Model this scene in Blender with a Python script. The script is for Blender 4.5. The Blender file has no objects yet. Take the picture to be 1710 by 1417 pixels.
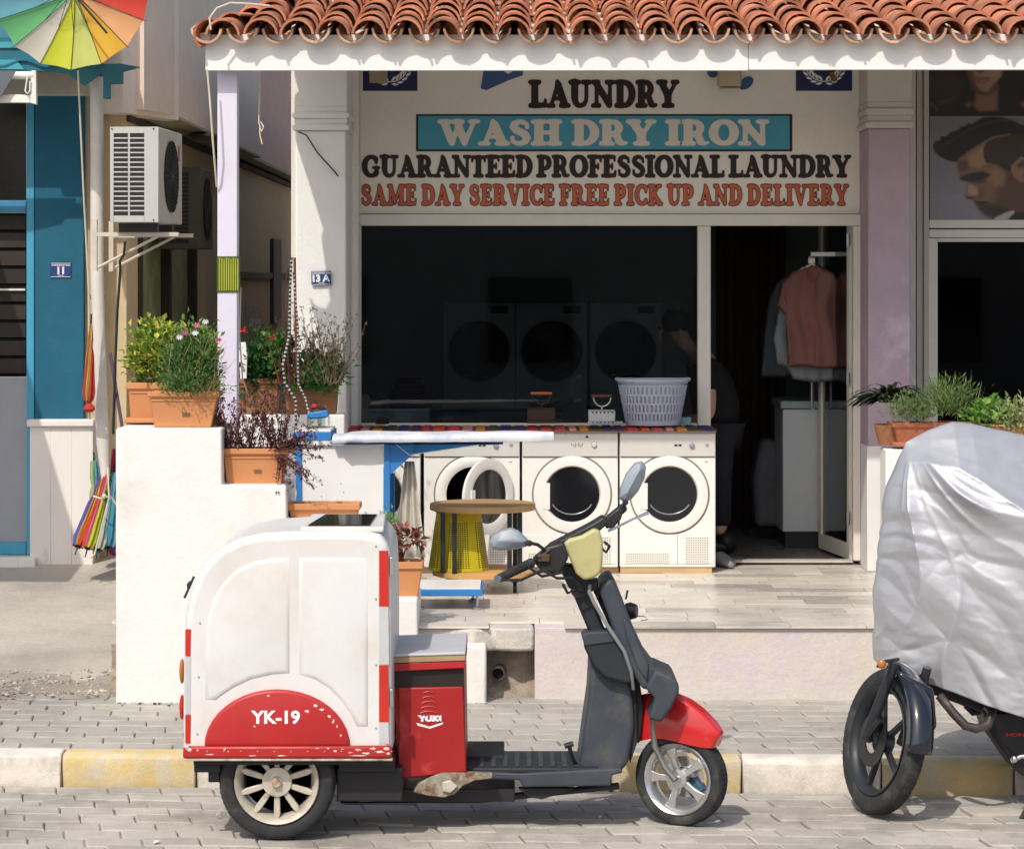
import bpy, bmesh, math, random
import numpy as np
from mathutils import Vector, Matrix, noise as mnoise
random.seed(7)
R = math.radians
PI = math.pi
F = 4596.0
HC = 2.38
scene = bpy.context.scene
col = scene.collection
# ---------------------------------------------------------------- camera, sky, sun, exposure
cam = bpy.data.cameras.new('camera')
camo = bpy.data.objects.new('camera', cam)
col.objects.link(camo)
camo.location = (0, 0, HC)
camo.rotation_euler = (R(90), 0, 0)
cam.sensor_width = 36
cam.lens = 36 * F / 1710
cam.shift_y = -(708.5 - 465) / 1710
cam.clip_end = 500
scene.camera = camo
world = bpy.data.worlds.new('World')
scene.world = world
world.use_nodes = True
wn = world.node_tree.nodes
bgn = wn['Background']
sky = wn.new('ShaderNodeTexSky')
sky.sky_type = 'NISHITA'
sky.sun_disc = False
sky.sun_elevation = R(48.4)
sky.sun_rotation = R(202.8)
sky.dust_density = 3.0
sky.ozone_density = 0.4
world.node_tree.links.new(sky.outputs[0], bgn.inputs[0])
bgn.inputs[1].default_value = 0.145
sun = bpy.data.lights.new('sun', 'SUN')
sun.energy = 2.6
sun.angle = R(0.5)
sun.color = (1.0, 0.955, 0.885)
suno = bpy.data.objects.new('sun', sun)
col.objects.link(suno)
suno.rotation_euler = Vector((0.42, 1.0, -1.22)).to_track_quat('-Z', 'Y').to_euler()
scene.view_settings.view_transform = 'Standard'
scene.view_settings.look = 'None'
scene.view_settings.gamma = 1
scene.view_settings.exposure = 0.16
scene.view_settings.use_white_balance = True
scene.view_settings.white_balance_temperature = 6600
scene.cycles.max_bounces = 7
scene.cycles.transparent_max_bounces = 12
scene.cycles.caustics_reflective = False
scene.cycles.caustics_refractive = False

# ---------------------------------------------------------------- helpers
def PX(px, D): return (px - 855) * D / F
def PZ(py, D): return HC - (py - 465) * D / F
def P(px, py, D): return Vector((PX(px, D), D, PZ(py, D)))
ORG = {}
def thing(name, label, cat, loc=(0, 0, 0), group=None, rot=None, local=False, kind=None):
    o = bpy.data.objects.new(name, None)
    col.objects.link(o)
    o.empty_display_size = 0.1
    o.location = loc
    if rot: o.rotation_euler = rot
    ORG[o.name] = Vector((0, 0, 0)) if (local or rot) else Vector(loc)
    tag(o, label, cat, group, kind)
    return o
def tag(o, label=None, cat=None, group=None, kind=None):
    if label: o['label'] = label
    if cat: o['category'] = cat
    if group: o['group'] = group
    if kind: o['kind'] = kind
    return o
class MB:
    def __init__(s): s.v = []; s.f = []; s.m = []
    def add(s, vs, fs, mi=0):
        n = len(s.v)
        s.v.extend([tuple(v) for v in vs])
        s.f.extend([tuple(i + n for i in f) for f in fs])
        s.m.extend([mi] * len(fs))
        return s
    def box(s, x0, x1, y0, y1, z0, z1, mi=0):
        vs = [(x, y, z) for z in (z0, z1) for y in (y0, y1) for x in (x0, x1)]
        return s.add(vs, [(0, 2, 3, 1), (4, 5, 7, 6), (0, 1, 5, 4), (2, 6, 7, 3), (0, 4, 6, 2), (1, 3, 7, 5)], mi)
    def obox(s, c, size, rot=(0, 0, 0), mi=0):
        from mathutils import Euler
        q = Euler(rot).to_matrix()
        hx, hy, hz = size[0] / 2, size[1] / 2, size[2] / 2
        vs = [Vector(c) + q @ Vector((x, y, z)) for z in (-hz, hz) for y in (-hy, hy) for x in (-hx, hx)]
        return s.add(vs, [(0, 2, 3, 1), (4, 5, 7, 6), (0, 1, 5, 4), (2, 6, 7, 3), (0, 4, 6, 2), (1, 3, 7, 5)], mi)
    def prism(s, pts, y0, y1, mi=0):           # polygon in (x,z) run along y
        n = len(pts)
        vs = [(p[0], y0, p[1]) for p in pts] + [(p[0], y1, p[1]) for p in pts]
        fs = [tuple(range(n)), tuple(range(2 * n - 1, n - 1, -1))] + [(i, (i + 1) % n + 0, (i + 1) % n + n, i + n) for i in range(n)]
        return s.add(vs, fs, mi)
    def ppx(s, pts, D0, D1, mi=0):             # polygon given by where it stands at depth D0
        return s.prism([(PX(a, D0), PZ(b, D0)) for a, b in pts], D0, D1, mi)
    def prismz(s, pts, z0, z1, mi=0):
        n = len(pts)
        vs = [(p[0], p[1], z0) for p in pts] + [(p[0], p[1], z1) for p in pts]
        fs = [tuple(range(n)), tuple(range(2 * n - 1, n - 1, -1))] + [(i, (i + 1) % n, (i + 1) % n + n, i + n) for i in range(n)]
        return s.add(vs, fs, mi)
    def xform(s, mat):
        s.v = [tuple(mat @ Vector(v)) for v in s.v]
        return s
    def tube(s, pts, r, n=8, mi=0, caps=True):
        pts = [Vector(p) for p in pts]
        rs = r if isinstance(r, (list, tuple)) else [r] * len(pts)
        vs = []; fs = []
        up = None
        for i, p in enumerate(pts):
            d = (pts[min(i + 1, len(pts) - 1)] - pts[max(i - 1, 0)])
            if d.length < 1e-9: d = Vector((0, 0, 1))
            d.normalize()
            if up is None:
                up = Vector((0, 0, 1)) if abs(d.z) < .9 else Vector((1, 0, 0))
            a = d.cross(up)
            if a.length < 1e-6: a = d.cross(Vector((0, 1, 0)))
            a.normalize()
            b = a.cross(d).normalized()
            up = b
            for k in range(n):
                t = 2 * PI * k / n
                vs.append(p + (a * math.cos(t) + b * math.sin(t)) * rs[i])
        for i in range(len(pts) - 1):
            for k in range(n):
                fs.append((i * n + k, i * n + (k + 1) % n, (i + 1) * n + (k + 1) % n, (i + 1) * n + k))
        if caps:
            fs.append(tuple(range(n))[::-1]); fs.append(tuple(range((len(pts) - 1) * n, len(pts) * n)))
        return s.add(vs, fs, mi)
    def lathe(s, prof, o, axis=(0, 0, 1), n=24, mi=0, closed=False, e=(1, 1)):
        o = Vector(o); ax = Vector(axis).normalized()
        a = ax.cross(Vector((0, 0, 1)) if abs(ax.z) < .9 else Vector((0, 1, 0))).normalized(); b = ax.cross(a)
        vs = []; fs = []
        for r, t in prof:
            for k in range(n):
                th = 2 * PI * k / n
                vs.append(o + ax * t + a * (r * math.cos(th) * e[0]) + b * (r * math.sin(th) * e[1]))
        m = len(prof)
        for i in range(m if closed else m - 1):
            j = (i + 1) % m
            for k in range(n):
                fs.append((i * n + k, i * n + (k + 1) % n, j * n + (k + 1) % n, j * n + k))
        if not closed:
            if prof[0][0] > 1e-5: fs.append(tuple(range(n)))
            if prof[-1][0] > 1e-5: fs.append(tuple(range((m - 1) * n, m * n)))
        return s.add(vs, fs, mi)
    def ball(s, c, r, n=12, mi=0):
        r = r if isinstance(r, (tuple, list)) else (r, r, r)
        vs = []; fs = []
        m = n // 2
        for i in range(m + 1):
            ph = PI * i / m
            for k in range(n):
                th = 2 * PI * k / n
                vs.append((c[0] + r[0] * math.sin(ph) * math.cos(th), c[1] + r[1] * math.sin(ph) * math.sin(th), c[2] + r[2] * math.cos(ph)))
        for i in range(m):
            for k in range(n):
                fs.append((i * n + k, i * n + (k + 1) % n, (i + 1) * n + (k + 1) % n, (i + 1) * n + k))
        return s.add(vs, fs, mi)
    def mesh(s, name, mats, off=Vector((0, 0, 0)), smooth=35, weld=True, recalc=True):
        me = bpy.data.meshes.new(name)
        o = off
        me.from_pydata([(v[0] - o.x, v[1] - o.y, v[2] - o.z) for v in s.v], [], s.f)
        mats = mats if isinstance(mats, (list, tuple)) else [mats]
        for m in mats: me.materials.append(m)
        me.polygons.foreach_set('material_index', s.m)
        if weld or recalc:
            bm = bmesh.new(); bm.from_mesh(me)
            if weld: bmesh.ops.remove_doubles(bm, verts=bm.verts, dist=1e-5)
            if recalc: bmesh.ops.recalc_face_normals(bm, faces=bm.faces)
            bm.to_mesh(me); bm.free()
        if smooth:
            me.polygons.foreach_set('use_smooth', [True] * len(me.polygons))
            me.set_sharp_from_angle(angle=R(smooth))
        me.update()
        return me
    def build(s, name, mats, parent=None, bevel=0, seg=2, smooth=35, weld=True, recalc=True, subsurf=0):
        off = ORG[parent.name] if parent else Vector((0, 0, 0))
        me = s.mesh(name, mats, off, smooth, weld, recalc)
        o = bpy.data.objects.new(name, me)
        col.objects.link(o)
        if parent:
            o.parent = parent
        ORG[o.name] = off
        if bevel:
            b = o.modifiers.new('bevel', 'BEVEL'); b.width = bevel; b.segments = seg; b.limit_method = 'ANGLE'; b.angle_limit = R(32)
            b.harden_normals = False
        if subsurf:
            b = o.modifiers.new('sub', 'SUBSURF'); b.levels = subsurf; b.render_levels = subsurf
        return o
def inst(name, me, parent, loc=(0, 0, 0), rot=(0, 0, 0), scale=(1, 1, 1)):
    o = bpy.data.objects.new(name, me)
    col.objects.link(o)
    o.parent = parent
    o.location = Vector(loc) - (ORG[parent.name] if parent else Vector((0, 0, 0)))
    o.rotation_euler = rot
    o.scale = scale
    return o
def copy_tree(src, loc=None, rot=None, label=None):
    c = src.copy(); col.objects.link(c)
    ORG[c.name] = ORG[src.name]
    if loc is not None: c.location = loc
    if rot is not None: c.rotation_euler = rot
    if label: c['label'] = label
    def rec(a, b):
        for ch in list(a.children):
            k = ch.copy(); col.objects.link(k); k.parent = b; ORG[k.name] = ORG[ch.name]
            rec(ch, k)
    rec(src, c)
    return c

# ---------------------------------------------------------------- materials
MATS = {}
def mat(name, c, rough=.6, metal=0., var=.12, vs=6., bump=0., bs=60., rand=0., c2=None, c2s=4., c2t=.55, c2w=.08, spec=.4, fine=.0, stretch=None, coat=0., transl=0., world_co=False):
    if name in MATS: return MATS[name]
    m = bpy.data.materials.new(name); m.use_nodes = True
    nt = m.node_tree; N = nt.nodes; L = nt.links
    b = N['Principled BSDF']
    b.inputs['Roughness'].default_value = rough
    b.inputs['Metallic'].default_value = metal
    b.inputs['Specular IOR Level'].default_value = spec
    if coat: b.inputs['Coat Weight'].default_value = coat; b.inputs['Coat Roughness'].default_value = .12
    tc = N.new('ShaderNodeTexCoord'); co = tc.outputs['Object']
    if world_co:
        g = N.new('ShaderNodeNewGeometry'); co = g.outputs['Position']
    mp = N.new('ShaderNodeMapping'); L.new(co, mp.inputs[0])
    if stretch: mp.inputs['Scale'].default_value = stretch
    oi = N.new('ShaderNodeObjectInfo')
    if rand and not world_co:
        ml = N.new('ShaderNodeMath'); ml.operation = 'MULTIPLY'; ml.inputs[1].default_value = 37.0
        L.new(oi.outputs['Random'], ml.inputs[0]); cv = N.new('ShaderNodeCombineXYZ')
        L.new(ml.outputs[0], cv.inputs[0]); L.new(ml.outputs[0], cv.inputs[1]); L.new(cv.outputs[0], mp.inputs['Location'])
    v = mp.outputs[0]
    def noi(scale, det=4, rgh=.6):
        n = N.new('ShaderNodeTexNoise'); n.inputs['Scale'].default_value = scale; n.inputs['Detail'].default_value = det; n.inputs['Roughness'].default_value = rgh
        L.new(v, n.inputs['Vector']); return n.outputs['Fac']
    def rng(src, lo, hi, a=.25, z=.75):
        r = N.new('ShaderNodeMapRange'); r.inputs['From Min'].default_value = a; r.inputs['From Max'].default_value = z
        r.inputs['To Min'].default_value = lo; r.inputs['To Max'].default_value = hi; L.new(src, r.inputs['Value']); return r.outputs[0]
    base = N.new('ShaderNodeRGB'); base.outputs[0].default_value = (*c, 1)
    out = base.outputs[0]
    if c2 is not None:
        mx = N.new('ShaderNodeMix'); mx.data_type = 'RGBA'
        L.new(rng(noi(c2s, 6, .65), 0, 1, c2t - c2w, c2t + c2w), mx.inputs['Factor'])
        L.new(out, mx.inputs['A']); mx.inputs['B'].default_value = (*c2, 1); out = mx.outputs['Result']
    def mul(src, fac):
        mx = N.new('ShaderNodeVectorMath'); mx.operation = 'SCALE'; L.new(src, mx.inputs[0]); L.new(fac, mx.inputs['Scale']); return mx.outputs[0]
    if var: out = mul(out, rng(noi(vs), 1 - var, 1 + var))
    if fine: out = mul(out, rng(noi(vs * 25, 2, .7), 1 - fine, 1 + fine))
    if rand:
        g = N.new('ShaderNodeNewGeometry')
        ad = N.new('ShaderNodeMath'); ad.operation = 'ADD'; L.new(oi.outputs['Random'], ad.inputs[0]); L.new(g.outputs['Random Per Island'], ad.inputs[1])
        fr = N.new('ShaderNodeMath'); fr.operation = 'FRACT'; L.new(ad.outputs[0], fr.inputs[0])
        out = mul(out, rng(fr.outputs[0], 1 - rand, 1 + rand, 0, 1))
    L.new(out, b.inputs['Base Color'])
    if rough < .98 and var:
        L.new(rng(noi(vs * 2.3), max(.03, rough - .08), min(1, rough + .1)), b.inputs['Roughness'])
    if bump:
        bp = N.new('ShaderNodeBump'); bp.inputs['Strength'].default_value = 1; bp.inputs['Distance'].default_value = bump
        L.new(noi(bs, 5, .65), bp.inputs['Height']); L.new(bp.outputs[0], b.inputs['Normal'])
    if transl:
        tr = N.new('ShaderNodeBsdfTranslucent'); L.new(out, tr.inputs[0])
        ms = N.new('ShaderNodeMixShader'); ms.inputs[0].default_value = transl
        L.new(b.outputs[0], ms.inputs[1]); L.new(tr.outputs[0], ms.inputs[2]); L.new(ms.outputs[0], N['Material Output'].inputs['Surface'])
    MATS[name] = m
    return m
def leafmat(name, cols, transl=.35, rough=.55):
    m = bpy.data.materials.new(name); m.use_nodes = True
    nt = m.node_tree; N = nt.nodes; L = nt.links
    b = N['Principled BSDF']; b.inputs['Roughness'].default_value = rough; b.inputs['Specular IOR Level'].default_value = .35
    g = N.new('ShaderNodeNewGeometry'); oi = N.new('ShaderNodeObjectInfo')
    ad = N.new('ShaderNodeMath'); ad.operation = 'ADD'; L.new(oi.outputs['Random'], ad.inputs[0]); L.new(g.outputs['Random Per Island'], ad.inputs[1])
    fr = N.new('ShaderNodeMath'); fr.operation = 'FRACT'; L.new(ad.outputs[0], fr.inputs[0])
    cr = N.new('ShaderNodeValToRGB'); L.new(fr.outputs[0], cr.inputs[0])
    el = cr.color_ramp.elements
    for i, c in enumerate(cols):
        e = el[i] if i < 2 else el.new(1)
        e.position = i / (len(cols) - 1); e.color = (*c, 1)
    L.new(cr.outputs[0], b.inputs['Base Color'])
    tr = N.new('ShaderNodeBsdfTranslucent'); L.new(cr.outputs[0], tr.inputs[0])
    ms = N.new('ShaderNodeMixShader'); ms.inputs[0].default_value = transl
    L.new(b.outputs[0], ms.inputs[1]); L.new(tr.outputs[0], ms.inputs[2]); L.new(ms.outputs[0], N['Material Output'].inputs['Surface'])
    return m
def glassmat(name, tint, refl=1.0, rough=.02):
    m = bpy.data.materials.new(name); m.use_nodes = True
    nt = m.node_tree; N = nt.nodes; L = nt.links
    N.remove(N['Principled BSDF'])
    t = N.new('ShaderNodeBsdfTransparent'); t.inputs[0].default_value = (*tint, 1)
    g = N.new('ShaderNodeBsdfGlossy'); g.inputs['Roughness'].default_value = rough; g.inputs['Color'].default_value = (refl, refl, refl, 1)
    f = N.new('ShaderNodeFresnel'); f.inputs[0].default_value = 1.5
    ms = N.new('ShaderNodeMixShader'); L.new(f.outputs[0], ms.inputs[0]); L.new(t.outputs[0], ms.inputs[1]); L.new(g.outputs[0], ms.inputs[2])
    L.new(ms.outputs[0], N['Material Output'].inputs['Surface'])
    return m
M_white = mat('white_render', (.76, .75, .72), .85, bump=.004, bs=45, var=.04, c2=(.6, .58, .53), c2s=1.6, c2t=.68, c2w=.12)
M_whitepaint = mat('white_gloss_paint', (.78, .77, .75), .35, var=.03, bump=.0006, bs=20)
M_board = mat('fascia_paint', (.8, .79, .77), .5, var=.03, bump=.0012, bs=30, stretch=(1, 1, 8))
M_lilac = mat('lilac_wall_paint', (.44, .34, .40), .85, bump=.003, bs=60, var=.08, c2=(.6, .5, .58), c2s=2.5, c2t=.62)
M_lilacpost = mat('pale_lilac_post_paint', (.66, .62, .74), .6, var=.05, c2=(.5, .42, .42), c2s=9, c2t=.72, c2w=.03)
M_frame = mat('offwhite_pvc', (.72, .69, .62), .4, var=.05, bump=.0004, bs=15)
M_sign = mat('sign_panel', (.82, .80, .74), .45, var=.05, vs=1.2, fine=.03)
M_black = mat('black_print', (.018, .014, .012), .5, var=.05)
M_redprint = mat('red_print', (.55, .12, .05), .5, var=.12, vs=3)
M_brownprint = mat('dark_red_print', (.12, .03, .02), .5, var=.05)
M_tealprint = mat('teal_print', (.06, .33, .47), .5, var=.12, vs=1.5)
M_creamprint = mat('cream_print', (.72, .68, .62), .5, var=.05)
M_blueprint = mat('blue_print', (.045, .11, .26), .5, var=.06)
M_navy = mat('navy_print', (.012, .02, .09), .5, var=.06)
M_whiteprint = mat('white_print', (.75, .76, .78), .5, var=.03)
M_terra = mat('terracotta_roof_tile', (.50, .19, .10), .88, var=.26, vs=9, bump=.003, bs=60, rand=.36, c2=(.34, .17, .11), c2s=7, c2t=.56, c2w=.14, fine=.1)
M_terra2 = mat('terracotta_pan_tile', (.52, .28, .17), .85, var=.2, vs=9, bump=.002, bs=70, rand=.25, c2=(.6, .42, .3), c2s=6, c2t=.5, c2w=.12)
M_deck = mat('bounce_white_boards', (.72, .70, .65), .8, var=.06)  # unseen roof underside made white to bounce light onto the sign
M_wood = mat('roof_timber', (.16, .10, .06), .8, var=.2, stretch=(1, 1, 6), vs=10)
M_steel = mat('galvanised_steel', (.5, .5, .5), .35, metal=.9, var=.1)
M_chrome = mat('bright_metal', (.7, .7, .7), .18, metal=1, var=.03)
M_dark = mat('near_black_plastic', (.02, .02, .022), .45, var=.1)
M_rubber = mat('tyre_rubber', (.025, .026, .028), .8, var=.2, vs=12, bump=.001, bs=120, c2=(.09, .085, .075), c2s=9, c2t=.62, c2w=.12)
M_machine = mat('appliance_white', (.80, .78, .73), .3, var=.025, c2=(.6, .55, .45), c2s=5, c2t=.76, c2w=.05)
M_machpanel = mat('appliance_panel', (.6, .585, .54), .35, var=.03)
M_drum = mat('door_glass_dark', (.010, .011, .013), .06, var=.0, spec=.6)
M_interior = mat('dim_interior_paint', (.50, .54, .55), .8, var=.08)
M_ceiling = mat('interior_ceiling_paint', (.3, .3, .3), .8, var=.05)
M_tile_in = mat('interior_tile', (.30, .38, .42), .35, var=.1)
M_glass = glassmat('tinted_shop_glass', (.55, .58, .59), .9)
M_glassclear = glassmat('door_glass', (.72, .78, .76), 1.0)
M_glassdark = glassmat('dark_shop_glass', (.12, .12, .12), .9)
M_gray = mat('concrete', (.36, .35, .33), .9, var=.12, vs=3, bump=.005, bs=30, fine=.08)

# ---------------------------------------------------------------- lettering: heavy rounded slab serif drawn as strokes
def arc(cx, cy, rx, ry, a0, a1, thick, thin, n=14):
    o = []
    for i in range(n + 1):
        a = R(a0 + (a1 - a0) * i / n)
        w = abs(math.cos(a))
        o.append((cx + rx * math.cos(a), cy + ry * math.sin(a), thin + (thick - thin) * w ** 1.3))
    return o
S_, T_ = .148, .07      # stem and thin half widths
def stem(x, y0=.08, y1=.92, r=S_): return [(x, y0 + r * .5, r), (x, y1 - r * .5, r)]
def serif(x, y, w=.21, r=.075): return [(x - w, y, r), (x + w, y, r)]
G = {}
G['I'] = (.54, [stem(.27), serif(.27, .075), serif(.27, .925)])
G['L'] = (.84, [stem(.27), serif(.27, .075), serif(.27, .925), [(.27, .085, .085), (.72, .09, .085), (.75, .28, .05)]])
G['T'] = (.86, [stem(.43), serif(.43, .075), [(.08, .72, .045), (.1, .9, .075), (.76, .9, .075), (.78, .72, .045)]])
G['E'] = (.84, [stem(.27), serif(.25, .075), serif(.25, .925), [(.27, .915, .085), (.68, .915, .08), (.71, .74, .045)],
                [(.27, .085, .085), (.7, .09, .085), (.75, .28, .05)], [(.27, .5, .065), (.56, .5, .06)], [(.57, .38, .04), (.57, .62, .04)]])
G['F'] = (.8, [stem(.27), serif(.27, .075), serif(.25, .925), [(.27, .915, .085), (.68, .915, .08), (.72, .72, .05)],
               [(.27, .49, .065), (.56, .49, .06)], [(.57, .37, .04), (.57, .61, .04)]])
G['H'] = (1.06, [stem(.26), stem(.80), serif(.26, .075, .19), serif(.26, .925, .19), serif(.8, .075, .19), serif(.8, .925, .19), [(.26, .5, .07), (.8, .5, .07)]])
G['N'] = (1.06, [stem(.24, r=.075), stem(.84, r=.075), serif(.22, .075, .15), serif(.2, .925, .13), serif(.84, .925, .15),
                 [(.24, .86, .13), (.80, .12, .12)], [(.84, .3, .07), (.84, .08, .07)]])
G['M'] = (1.24, [stem(.22, r=.075), stem(1.0, r=S_), serif(.22, .075, .15), serif(.2, .925, .12), serif(1.0, .075, .17), serif(1.04, .925, .12),
                 [(.26, .88, .12), (.56, .16, .10)], [(.56, .16, .08), (.92, .88, .09)]])
G['U'] = (1.02, [[(.25, .9, S_), (.25, .36, S_), (.29, .2, .12), (.38, .1, .095), (.52, .07, .075), (.67, .12, .08), (.76, .24, .075), (.78, .4, .075), (.78, .9, .075)],
                 serif(.25, .925, .2), serif(.78, .925, .16)])
G['A'] = (1.02, [[(.5, .88, .08), (.2, .1, .065)], [(.47, .92, .09), (.52, .8, .14), (.78, .14, .15)], [(.3, .33, .06), (.64, .33, .06)],
                 serif(.17, .072, .14, .07), serif(.8, .075, .18)])
G['V'] = (1.0, [[(.22, .86, .14), (.46, .2, .13), (.5, .08, .09)], [(.78, .88, .065), (.52, .12, .08)], serif(.22, .925, .18), serif(.8, .93, .13, .07)])
G['W'] = (1.42, [[(.2, .86, .13), (.42, .2, .12), (.45, .08, .09)], [(.68, .8, .07), (.46, .12, .08)], [(.64, .9, .12), (.86, .2, .12), (.89, .08, .09)],
                 [(1.2, .88, .065), (.9, .12, .08)], serif(.2, .925, .17), serif(.66, .925, .15), serif(1.22, .93, .13, .07)])
G['Y'] = (.98, [[(.2, .88, .13), (.46, .46, .14)], [(.8, .88, .065), (.53, .46, .08)], stem(.48, .08, .52), serif(.48, .075), serif(.2, .925, .18), serif(.8, .93, .12, .07)])
G['K'] = (1.04, [stem(.26), serif(.26, .075, .19), serif(.26, .925, .19), [(.36, .48, .07), (.74, .88, .06)], serif(.78, .93, .12, .07),
                 [(.46, .56, .1), (.76, .16, .14)], serif(.84, .075, .14)])
G['D'] = (.98, [stem(.26), serif(.22, .075, .14), serif(.22, .925, .14), [(.26, .925, .075)] + arc(.42, .5, .38, .42, 88, -88, S_ + .005, .078, 18) + [(.26, .075, .075)]])
G['P'] = (.86, [stem(.26), serif(.26, .075), serif(.2, .925, .12), [(.26, .925, .075)] + arc(.42, .66, .27, .265, 88, -92, .135, .07, 14) + [(.3, .395, .06)]])
G['R'] = (1.0, [stem(.26), serif(.26, .075, .19), serif(.2, .925, .12), [(.26, .925, .075)] + arc(.42, .68, .26, .245, 88, -92, .13, .07, 14) + [(.3, .44, .06)],
                [(.48, .45, .08), (.62, .34, .12), (.7, .14, .12), (.8, .08, .08), (.93, .1, .05)]])
G['O'] = (1.04, [arc(.52, .5, .36, .42, 8, 368, .155, .078, 34)])
G['C'] = (.92, [arc(.53, .5, .37, .42, 48, 315, .15, .08, 24), [(.8, .86, .045), (.8, .66, .07)], [(.79, .2, .06), (.86, .28, .03)]])
G['G'] = (1.04, [arc(.53, .5, .37, .42, 48, 320, .15, .08, 24), [(.8, .86, .045), (.8, .66, .07)], [(.82, .1, .05), (.82, .4, .11)], [(.62, .44, .05), (.96, .44, .05)]])
G['S'] = (.82, [[(.66, .84, .04), (.66, .7, .065)], [(.62, .84, .07), (.5, .91, .08), (.36, .92, .085), (.22, .84, .11), (.18, .72, .12), (.26, .61, .125), (.42, .53, .13), (.58, .43, .13),
                 (.65, .3, .13), (.6, .16, .11), (.46, .08, .085), (.32, .08, .08), (.2, .14, .07)], [(.15, .3, .065), (.14, .14, .04)]])
def sdf_glyph(ch, off, N=30):
    w, strokes = G[ch]
    h = 1.0 / N
    xs = np.arange(-.12, w + .14, h); ys = np.arange(-.12, 1.14, h)
    gx, gy = np.meshgrid(xs, ys, indexing='ij')
    acc = np.full(gx.shape, 9.0)
    for st in strokes:
        pts = st if len(st) > 1 else st * 2
        dd = np.full(gx.shape, 9.0)
        for (x0, y0, r0), (x1, y1, r1) in zip(pts[:-1], pts[1:]):
            dx, dy = x1 - x0, y1 - y0
            t = np.clip(((gx - x0) * dx + (gy - y0) * dy) / (dx * dx + dy * dy + 1e-9), 0, 1)
            d = np.hypot(gx - x0 - t * dx, gy - y0 - t * dy) - (r0 + (r1 - r0) * t)
            dd = np.minimum(dd, d)
        k = .05
        hh = np.clip(.5 + .5 * (acc - dd) / k, 0, 1)
        acc = acc * (1 - hh) + dd * hh - k * hh * (1 - hh)
    return xs, ys, acc - off
GC = {}
def glyph_polys(ch, off):
    if (ch, off) in GC: return GC[(ch, off)]
    xs, ys, s = sdf_glyph(ch, off)
    polys = []
    for i in range(len(xs) - 1):
        for j in range(len(ys) - 1):
            c = [(xs[i], ys[j], s[i, j]), (xs[i + 1], ys[j], s[i + 1, j]), (xs[i + 1], ys[j + 1], s[i + 1, j + 1]), (xs[i], ys[j + 1], s[i, j + 1])]
            if all(p[2] > 0 for p in c): continue
            o = []
            for a in range(4):
                p, q = c[a], c[(a + 1) % 4]
                if p[2] <= 0: o.append((p[0], p[1]))
                if (p[2] <= 0) != (q[2] <= 0):
                    t = p[2] / (p[2] - q[2]); o.append((p[0] + (q[0] - p[0]) * t, p[1] + (q[1] - p[1]) * t))
            if len(o) > 2: polys.append(o)
    GC[(ch, off)] = polys
    return polys
def slab_text(name, txt, px0, px1, py0, py1, D, m, parent, off=0.0, gap=-.02, space=.42, wfac=None):
    adv = 0; pos = []
    for ch in txt:
        if ch == ' ': adv += space; continue
        pos.append((ch, adv)); adv += G[ch][0] + gap
    adv -= gap
    sx = (px1 - px0) / adv; sy = (py1 - py0)
    mb = MB()
    for ch, a in pos:
        for poly in glyph_polys(ch, off):
            mb.add([P(px0 + (a + x) * sx, py1 - y * sy, D) for x, y in poly], [tuple(range(len(poly)))])
    return mb.build(name, m, parent, smooth=0, recalc=False)
def sans_text(name, txt, c, h, m, parent, bold=.02, width=None, rot=(PI / 2, 0, 0), shear=0, depth=.0008):
    cu = bpy.data.curves.new(name, 'FONT'); cu.body = txt; cu.size = 1; cu.offset = bold; cu.extrude = depth / h; cu.resolution_u = 3; cu.shear = shear
    cu.align_x = 'CENTER'; cu.align_y = 'CENTER'
    t = bpy.data.objects.new('tmp', cu); col.objects.link(t)
    dg = bpy.context.evaluated_depsgraph_get(); dg.update()
    me = bpy.data.meshes.new_from_object(t.evaluated_get(dg))
    bpy.data.objects.remove(t)
    me.materials.clear(); me.materials.append(m)
    xs = [v.co.x for v in me.vertices]; ys = [v.co.y for v in me.vertices]
    cx, cy = (min(xs) + max(xs)) / 2, (min(ys) + max(ys)) / 2
    sy = h / (max(ys) - min(ys)); sx = width / (max(xs) - min(xs)) if width else sy
    for v in me.vertices:
        v.co.x = (v.co.x - cx) * sx; v.co.y = (v.co.y - cy) * sy; v.co.z *= h
    o = bpy.data.objects.new(name, me); col.objects.link(o); o.parent = parent
    o.location = Vector(c) - ORG[parent.name]; o.rotation_euler = rot
    return o
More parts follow.
